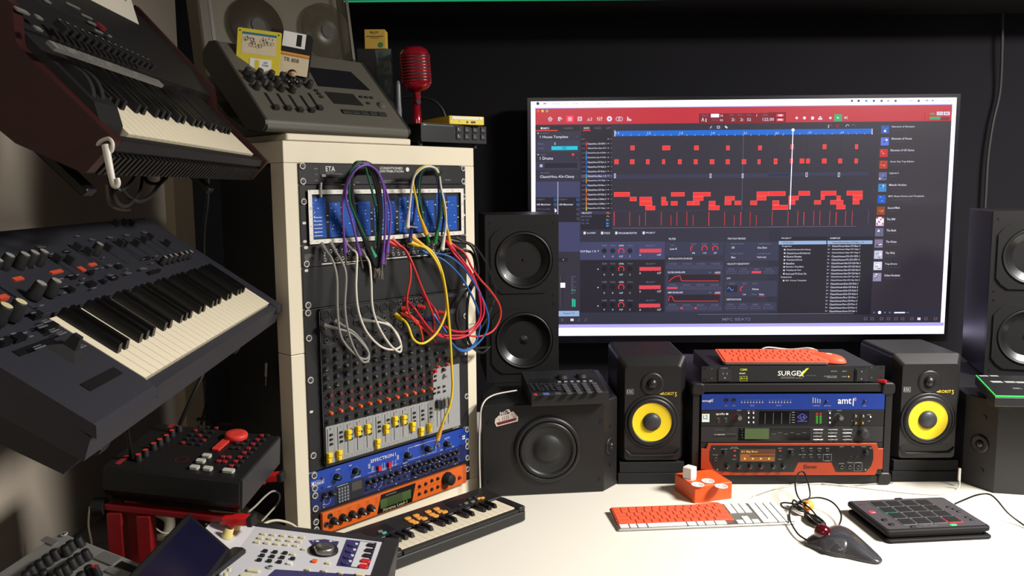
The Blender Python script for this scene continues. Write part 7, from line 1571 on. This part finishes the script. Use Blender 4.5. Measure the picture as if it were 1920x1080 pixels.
for x, y in ((.01, .02), (.19, .02), (.01, .17), (.19, .17)): G().cyl(x, y, -.0118, 0, .007, rub, seg=12).build('foot', hr)
# yellow drive on it
zy = .0445; Lz = lambda x, y: None
p = L(hr, *e6b(792, 862), zy); q = L(hr, *e6b(1095, 875), zy); yd_ = thing('hard_drive', 'yellow metal hard drive lying on the small black half rack module', 'hard drive', 0, M=FR[hr] @ Mx.Translation((p[0], .004, zy)) @ Mx.Rotation(-.28, 4, 'Z'))
wy = .098; ym_ = mat('drive_yellow', (226, 200, 40), .35); G().rbox(0, 0, .0003, wy, .165, .021, ym_, .003, .001).build('case', yd_)
g = G(FRONT); g.box(.006, .012, .0002, wy-.006, .0198, .0012, mat('drive_white', (224, 220, 205), .4)); g.build('white_strip', yd_)
for x in (.012, wy-.012): G(FRONT).cyl(x, .0165, .0013, .0022, .0022, steel, seg=10).build('screw', yd_)
g = G(FRONT); g.disc(.050, .0065, .0028, .0004, vblk); g.rbox(.060, .004, .0002, .073, .009, .0006, vblk, .002); g.disc(.028, .0075, .0018, .0005, gryp); g.build('ports', yd_)

# ------------------------------------------------ small sampling keyboard on the desk
a = onz(753, 1029.5, DZ+.035); b = onz(965, 952.5, DZ+.035); M_ = fr3((a.x, a.y, DZ), (b.x, b.y, DZ), (a.x-(b.y-a.y), a.y+(b.x-a.x), DZ))
sk_ = thing('mini_keyboard', 'small black sampling keyboard with orange buttons and mini keys in front of the white rack', 'keyboard', 0, M=M_); KS = (V((b.x, b.y))-V((a.x, a.y))).length; ph = KS/19
kbm = mat('mini_keyboard_black', (33, 32, 31), .42); g = G(); g.prism(rrect(-.115, -.016, KS+.026, .150, .012), .002, .026, kbm, .002); g.build('lower_case', sk_)
g = G(); g.M = PROF; g.prism([(.070, .0262), (.074, .0385), (.146, .042), (.150, .0262)], -.113, KS+.024, kbm); g.build('upper_panel', sk_, bev=.0015)
g = G(); g.prism(rrect(-.113, -.014, -.003, .070, .010), .0262, .038, kbm, .002); g.build('left_end', sk_)
g = G(); g.prism(rrect(KS+.002, -.014, KS+.024, .070, .006), .0262, .038, kbm, .002); g.build('right_end', sk_)
G().box(-.0025, -.012, .0262, KS+.0015, -.001, .034, kbm).build('front_rail', sk_)
keybed(sk_, 19, ph, .068, .040, 3, .036, gap=.0008, h=.009, bw=.0088)
ZC = .0405; LS = lambda x, y, w_=ZC: L(sk_, *e4(x, y), w_); TP_ = math.atan(.0035/.072)
mo = mat('amber_buttons', (232, 160, 70), .45)
def sbtn(x, y, w_, h_, m, nm='button', hh=.0035): c = LS(x, y, ZC+.003); z = .0385+(c[1]-.074)*.0486; return G().rbox(-w_/2, -h_/2, 0, w_/2, h_/2, hh, m, min(w_, h_)*.35, .0006).build(nm, sk_, (c[0], c[1], z), (TP_, 0, 0))
for ox, oy in ((0, 0), (152, -50)):
    for x, y in ((818, 724), (880, 703), (846, 742), (908, 720), (874, 752), (940, 722)): sbtn(x+ox, y+oy, .0165, .0115, mo, 'amber_button')
for x, y, m in ((1255, 607, sgm), (1305, 595, sgm), (1280, 575, blk2), (1325, 560, blk2), (1352, 572, mo), (1378, 568, mo), (640, 828, mat('teal_button', (80, 165, 160), .4)), (610, 818, sgm), (1210, 620, blk2)): sbtn(x, y, .012, .007, m)
for (x0, y0, x1, y1) in ((-.02, .088, .045, .128), (.215, .092, .27, .125)): g = G(); g.add([(x0, y0, .0385+(y0-.074)*.0486+.0006), (x1, y0, .0385+(y0-.074)*.0486+.0006), (x1, y1, .0385+(y1-.074)*.0486+.0006), (x0, y1, .0385+(y1-.074)*.0486+.0006)], [(0, 1, 2, 3)], vblk); g.build('dark_window', sk_)
g = G(Mx.Translation((0, .074, .0392)) @ Mx.Rotation(TP_, 4, 'X')); g.text('SAMPLING KEYBOARD', -.09, .062, .0, .066, .0004, dgryp); g.build('printed_name', sk_)

# ------------------------------------------------ patch cables on the rack
fp0 = pw
def RP(c, x, y, w_): px, py = c(x, y); q = L(fp0, px, py, w_); return FR[fp0] @ V((q[0], q[1], w_))
e45 = crop(560, 450, 4.5); e27 = crop(700, 290, 2.769)
def patch(lbl, c, pts, m, r=.0026, plugs=(1, 1), boot=None, grp=None, pl=.022, tipl=.028):
    P_ = [RP(c, *p) for p in pts]; t = thing('patch_cable', lbl, 'patch cable', tuple(P_[0]), (0, 0, 0), grp); o = P_[0]; Q = [p-o for p in P_]
    g = G(); g.tube(Q, r, m, 8, sm=8); g.build('wire', t)
    for e, (s, n_) in enumerate(((Q[0], Q[1]), (Q[-1], Q[-2]))):
        if not plugs[e]: continue
        d = (s-n_).normalized(); g = G(); g.tube([s-d*.004, s+d*pl*.5, s+d*pl], r*1.9, boot or m, 10, sm=0, rr=lambda t_: r*(1.3+.9*t_)); b_ = g.build('plug_boot', t)
        if plugs[e] == 1:
            g = G(); s2 = s+d*(pl+.0005); g.tube([s2, s2+d*tipl*.85, s2+d*tipl*.9, s2+d*tipl], .0022, steel, 9, sm=0, rr=lambda t_: .0024 if t_ < .9 else .0014); g.build('plug_tip', b_)
        if plugs[e] == 3:                  # right angled plug
            sd = V((RA.x, RA.y, 0)); g = G(); s2 = s+d*pl; g.ball(s2.x, s2.y, s2.z, r*2.4, boot or m, 14); g.build('angle_head', b_); g = G(); g.tube([s2+sd*r*1.5, s2+sd*.03-V((0, 0, .004))], .0023, steel, 9, sm=0); g.build('plug_tip', b_)
    return t
pu = mat('cable_purple', (112, 72, 160), .4); pgn = mat('cable_green', (28, 92, 62), .4); ptl = mat('cable_teal', (60, 160, 125), .4); pbk = mat('cable_black', (22, 24, 24), .42); pye = mat('cable_yellow', (222, 190, 40), .4); pam = mat('cable_amber', (225, 165, 50), .4); pwh = mat('cable_white', (212, 206, 192), .4); pbl = mat('cable_blue', (34, 92, 160), .4); pgy = mat('cable_grey', (138, 136, 130), .45); prd = mat('cable_red', (202, 48, 44), .4); pcr = mat('cable_crimson', (190, 30, 58), .4); pdb = mat('cable_navy', (30, 40, 100), .4)
hk = 'patch cables hung over the rack lamps'
patch('purple patch cable hung over the left lamp, outer left strand', e5, [(545, 850, .028), (530, 650, .035), (530, 420, .045), (575, 250, .06), (650, 130, .07), (740, 84, .072), (800, 110, .072), (880, 190, .07), (940, 340, .055), (985, 520, .045), (985, 700, .04), (965, 850, .036)], pu, grp=None)
patch('purple patch cable hung over the left lamp, inner strand with the lowest plug', e5, [(672, 880, .028), (640, 740, .034), (600, 580, .042), (560, 430, .05), (570, 290, .06), (640, 160, .075), (740, 100, .078), (830, 130, .078), (890, 220, .07), (925, 350, .055), (940, 600, .045), (928, 850, .04), (918, 960, .038)], pu, tipl=.034)
patch('dark green patch cable with teal plug hung over the left lamp', e5, [(800, 910, .030), (740, 790, .036), (660, 620, .045), (600, 460, .052), (590, 290, .06), (610, 160, .07), (680, 84, .074), (740, 110, .074), (775, 230, .062), (815, 370, .05), (850, 540, .04), (858, 760, .03)], pgn, boot=ptl)
for k, (dx, lb) in enumerate(((0, 'first'), (26, 'second'), (50, 'third'))):
    patch('black patch cable hung over the left lamp, %s of three strands from the left' % ('leftmost', 'middle', 'rightmost')[k], e5, [(800+dx*.7, 985+k*12, .026), (735+dx*.5, 830, .034), (650+dx*.3, 600, .045-.004*k), (612+dx*.3, 400, .05), (600+dx*.4, 240, .058), (640+dx*.5, 90, .068-.003*k), (720+dx, 78, .07), (790+dx, 150, .068), (850+dx*.7, 330, .055), (878+dx*.5, 560, .045), (872+dx*.4, 800, .034), (852+dx, 980+k*10, .026)], pbk, r=.0030)
patch('yellow patch cable hung over the right lamp with angled plug', e5, [(1290, 640, .03), (1255, 540, .034), (1238, 440, .04), (1215, 330, .05), (1208, 250, .058), (1250, 150, .066), (1345, 108, .07), (1430, 150, .066), (1470, 300, .05), (1500, 500, .04), (1540, 740, .03)], pye, plugs=(3, 2), boot=pam, pl=.034)
patch('white patch cable hung over the right lamp with angled plug at the left', e5, [(1165, 560, .036), (1180, 430, .042), (1195, 300, .054), (1230, 190, .064), (1330, 116, .074), (1440, 150, .066), (1478, 330, .052), (1518, 520, .046), (1524, 680, .040), (1508, 780, .038)], pwh, plugs=(3, 3), pl=.032)
patch('blue patch cable hung over the right lamp with dark blue plug', e5, [(1190, 740, .024), (1215, 600, .028), (1225, 430, .034), (1245, 240, .05), (1310, 130, .064), (1400, 140, .064), (1445, 280, .05), (1455, 480, .03), (1440, 700, .02)], pdb, plugs=(3, 2))
patch('green patch cable hung over the right lamp with green angled plug', e5, [(1440, 740, .03), (1468, 600, .036), (1480, 430, .044), (1462, 250, .056), (1410, 140, .068), (1340, 122, .07), (1275, 200, .058), (1262, 380, .044), (1300, 600, .03), (1330, 740, .02)], pgn, plugs=(2, 2), boot=mat('boot_green', (30, 120, 60), .4), pl=.03)
patch('black patch cable hung over the right lamp between the white strands', e5, [(1350, 760, .022), (1290, 600, .03), (1268, 400, .04), (1290, 200, .056), (1370, 112, .068), (1440, 180, .06), (1480, 380, .046), (1500, 600, .03), (1480, 780, .022)], pbk, plugs=(0, 0))
patch('outer grey patch cable looping from the patch bay to the mixer', e45, [(235, 98, .030), (285, 170, .045), (322, 320, .055), (328, 600, .06), (360, 820, .06), (470, 960, .06), (560, 1005, .06), (592, 960, .056), (540, 880, .05), (450, 790, .045), (340, 752, .040), (300, 742, .034)], pgy, plugs=(2, 2), boot=mat('boot_grey', (120, 118, 112), .5))
patch('inner grey patch cable looping from the patch bay to the mixer', e45, [(310, 95, .034), (362, 180, .048), (400, 300, .058), (390, 560, .062), (415, 760, .064), (470, 920, .064), (540, 1026, .06), (590, 1010, .056), (578, 920, .05), (490, 800, .045), (410, 745, .040), (380, 728, .034)], pgy, plugs=(2, 2), boot=mat('boot_grey', (120, 118, 112), .5))
patch('left white patch cable looping from the patch bay to the mixer', e45, [(445, 78, .030), (490, 120, .042), (488, 260, .05), (485, 420, .055), (505, 600, .06), (570, 770, .062), (680, 890, .06), (780, 925, .058), (858, 895, .055), (835, 800, .05), (760, 720, .046), (660, 690, .04), (620, 686, .034)], pwh, plugs=(2, 2), boot=mat('boot_grey', (120, 118, 112), .5))
patch('right white patch cable looping from the patch bay to the mixer', e45, [(560, 130, .030), (598, 200, .044), (612, 350, .052), (622, 560, .058), (670, 720, .06), (760, 870, .06), (850, 946, .058), (862, 880, .055), (810, 770, .05), (760, 710, .046), (720, 690, .036)], pwh, plugs=(2, 2), boot=mat('boot_grey', (120, 118, 112), .5))
patch('red patch cable with the left bulge beside the yellow one', e45, [(830, 52, .026), (900, 90, .034), (940, 200, .045), (942, 330, .05), (915, 480, .05), (925, 600, .048), (990, 700, .045), (1080, 770, .04), (1160, 865, .035)], prd, plugs=(2, 0))
patch('red patch cable running straight down to the mixer, right of the bulging one', e45, [(850, 46, .030), (905, 90, .038), (965, 210, .05), (1030, 380, .055), (1090, 520, .05), (1138, 650, .045), (1142, 770, .035)], prd, plugs=(2, 0))
patch('short orange red cable on the mixer sockets', e45, [(940, 655, .03), (1000, 690, .045), (1035, 780, .045), (1045, 850, .035)], mat('cable_orange_red', (205, 70, 40), .4), plugs=(1, 0), r=.0028)
patch('crimson patch cable looping widely from mixer to rack edge, lower strand', e45, [(930, 535, .024), (975, 575, .045), (1050, 680, .05), (1150, 790, .055), (1300, 832, .06), (1440, 795, .065), (1540, 680, .068), (1562, 560, .068), (1500, 380, .065), (1400, 220, .06), (1310, 115, .05), (1262, 40, .03)], pcr, plugs=(2, 2), r=.0029)
patch('crimson patch cable looping from mixer to rack edge, upper strand', e45, [(1090, 515, .024), (1150, 590, .05), (1200, 690, .055), (1300, 765, .06), (1440, 762, .062), (1530, 650, .066), (1522, 460, .066), (1470, 300, .06), (1390, 180, .05), (1310, 85, .03)], pcr, plugs=(2, 2), r=.0029)
patch('red patch cable making the widest loop over the black tower speaker', e45, [(1310, 48, .028), (1400, 112, .045), (1460, 230, .055), (1530, 330, .06), (1610, 420, .062), (1690, 540, .064), (1702, 650, .064), (1640, 765, .062), (1530, 812, .06), (1400, 805, .056), (1200, 800, .052), (1060, 720, .045), (960, 655, .026)], prd, plugs=(2, 2))
patch('yellow patch cable looping from the patch bay to the mixer', e45, [(1000, 44, .028), (1085, 80, .040), (1180, 220, .055), (1232, 400, .062), (1246, 560, .065), (1220, 680, .066), (1150, 800, .066), (1050, 872, .064), (970, 840, .06), (925, 730, .05), (895, 685, .04), (870, 668, .030)], pye, plugs=(2, 2), r=.003)
e3_ = lambda x, y: (560+x/4.5, 450+y/4.5)
patch('long yellow patch cable hanging down with its plug over the blue delay unit', e45, [(1040, 38, .032), (1130, 105, .045), (1200, 240, .058), (1240, 420, .066), (1262, 620, .07), (1280, 850, .072), (1292, 1080, .07), (1298, 1250, .066), (1275, 1400, .062), (1225, 1520, .056), (1205, 1580, .05)], pye, plugs=(2, 1), r=.003, boot=pam, pl=.034)
patch('outer blue patch cable looping from the patch bay to the mixer', e45, [(1090, 108, .026), (1160, 112, .034), (1290, 150, .05), (1420, 270, .06), (1500, 400, .066), (1570, 540, .068), (1602, 680, .068), (1570, 800, .064), (1480, 900, .06), (1390, 940, .056), (1310, 890, .05), (1240, 770, .04), (1180, 690, .024)], pbl, plugs=(2, 2))
patch('inner blue patch cable looping from the patch bay below the red ones', e45, [(1130, 128, .026), (1160, 140, .034), (1240, 182, .045), (1360, 300, .055), (1440, 430, .06), (1500, 560, .062), (1530, 700, .062), (1500, 850, .06), (1420, 925, .055), (1330, 910, .05), (1280, 860, .04)], pbl, plugs=(2, 0))
patch('thick black cable looping beside the right leg of the white rack', e45, [(1340, 15, .026), (1440, 35, .04), (1495, 130, .05), (1512, 300, .05), (1440, 450, .045), (1420, 650, .045), (1440, 860, .045), (1540, 952, .045), (1610, 900, .04)], pbk, plugs=(2, 0), r=.0036)
patch('black cable forming the inner loop beside the right leg of the white rack', e45, [(1370, 82, .026), (1460, 110, .038), (1490, 220, .045), (1470, 340, .045), (1400, 460, .04), (1345, 560, .036), (1335, 700, .036), (1400, 860, .036), (1470, 912, .04), (1590, 905, .04)], pbk, plugs=(2, 0), r=.0036)
patch('thin black cable falling in front of the black tower speaker', e45, [(1390, 10, .03), (1480, 50, .04), (1570, 170, .045), (1630, 320, .045), (1660, 450, .045), (1600, 640, .045), (1500, 800, .04)], pbk, plugs=(2, 0), r=.0024)
for (x, y), m, l in (((870, 575), prd, 'lower'), ((1005, 560), prd, 'middle'), ((1180, 610), prd, 'right'), ((1080, 665), pdb, 'blue')):
    a = RP(e45, x, y, .016); b = RP(e45, x+60, y+10, .030); t = thing('jack_plug', ('dark blue' if m is pdb else 'red')+' jack plug in the mixer sockets, %s of the bare ones' % l, 'plug', tuple(a)); g = G(); g.tube([V((0, 0, 0)), (b-a)*.5, b-a], .0052, m, 10, sm=0); g.build('barrel', t); g = G(); g.ball(0, 0, 0, .0045, steel, 10); g.build('collar', t)

# ------------------------------------------------ printing belongs to the surface it is printed on
HOST = {'lettering': ('front_panel', 'black_face', 'cabinet'), 'printed_legends': ('control_panel', 'body'), 'channel_graphics': ('mixer_body',), 'printing': ('top_plate',),
        'printed_name': ('upper_panel', 'angled_panel'), 'navy_print': ('white_panel',), 'print': ('box_body',)}
for o in list(bpy.data.objects):
    b = o.name.split('.')[0]
    if b not in HOST or not o.parent: continue
    sib = {c.name.split('.')[0]: c for c in o.parent.children if c.type == 'MESH' and c != o}
    h = next((sib[n] for n in HOST[b] if n in sib), None)
    if h is None or h.data.users > 1: continue
    A, B = h.data, o.data; me = bpy.data.meshes.new(A.name); M2 = h.matrix_basis.inverted() @ o.matrix_basis; n = len(A.vertices)
    me.from_pydata([tuple(v.co) for v in A.vertices]+[tuple(M2 @ v.co) for v in B.vertices], [], [tuple(p.vertices) for p in A.polygons]+[tuple(n+i for i in p.vertices) for p in B.polygons])
    ms = list(A.materials)
    for m in B.materials:
        if m not in ms: ms.append(m)
    for m in ms: me.materials.append(m)
    me.polygons.foreach_set('material_index', [p.material_index for p in A.polygons]+[ms.index(B.materials[p.material_index]) for p in B.polygons])
    me.polygons.foreach_set('use_smooth', [p.use_smooth for p in A.polygons]+[p.use_smooth for p in B.polygons])
    me.update(); h.data = me; bpy.data.objects.remove(o)
cab('grey cable hanging down the black wall above the right tower speaker', [S3(1880, 20, 2.96), S3(1879, 90, 2.96), S3(1875, 170, 2.97), S3(1862, 230, 2.97), S3(1853, 290, 2.97), S3(1849, 350, 2.97), S3(1846, 430, 2.97), S3(1846, 640, 2.97)], .005, mat('dull_cable', (44, 43, 43), .6))
GRP = {'patch cable': 'patch cables on the white rack', 'plug': 'loose plugs', 'floppy disk': 'floppy disks on the recorder', 'bracket': 'brackets carrying the instruments on the left', 'cable': 'loose cables',
       'effects unit': 'units in the white rack', 'synthesizer module': 'units in the white rack', 'audio unit': 'audio units in the rack case and on the racks', 'pad controller': 'stacked pad controllers', 'synthesizer': 'synthesizers', 'keyboard': 'keyboards'}
for o in bpy.data.objects:
    if o.parent is None and 'category' in o and 'group' not in o and o['category'] in GRP: o['group'] = GRP[o['category']]
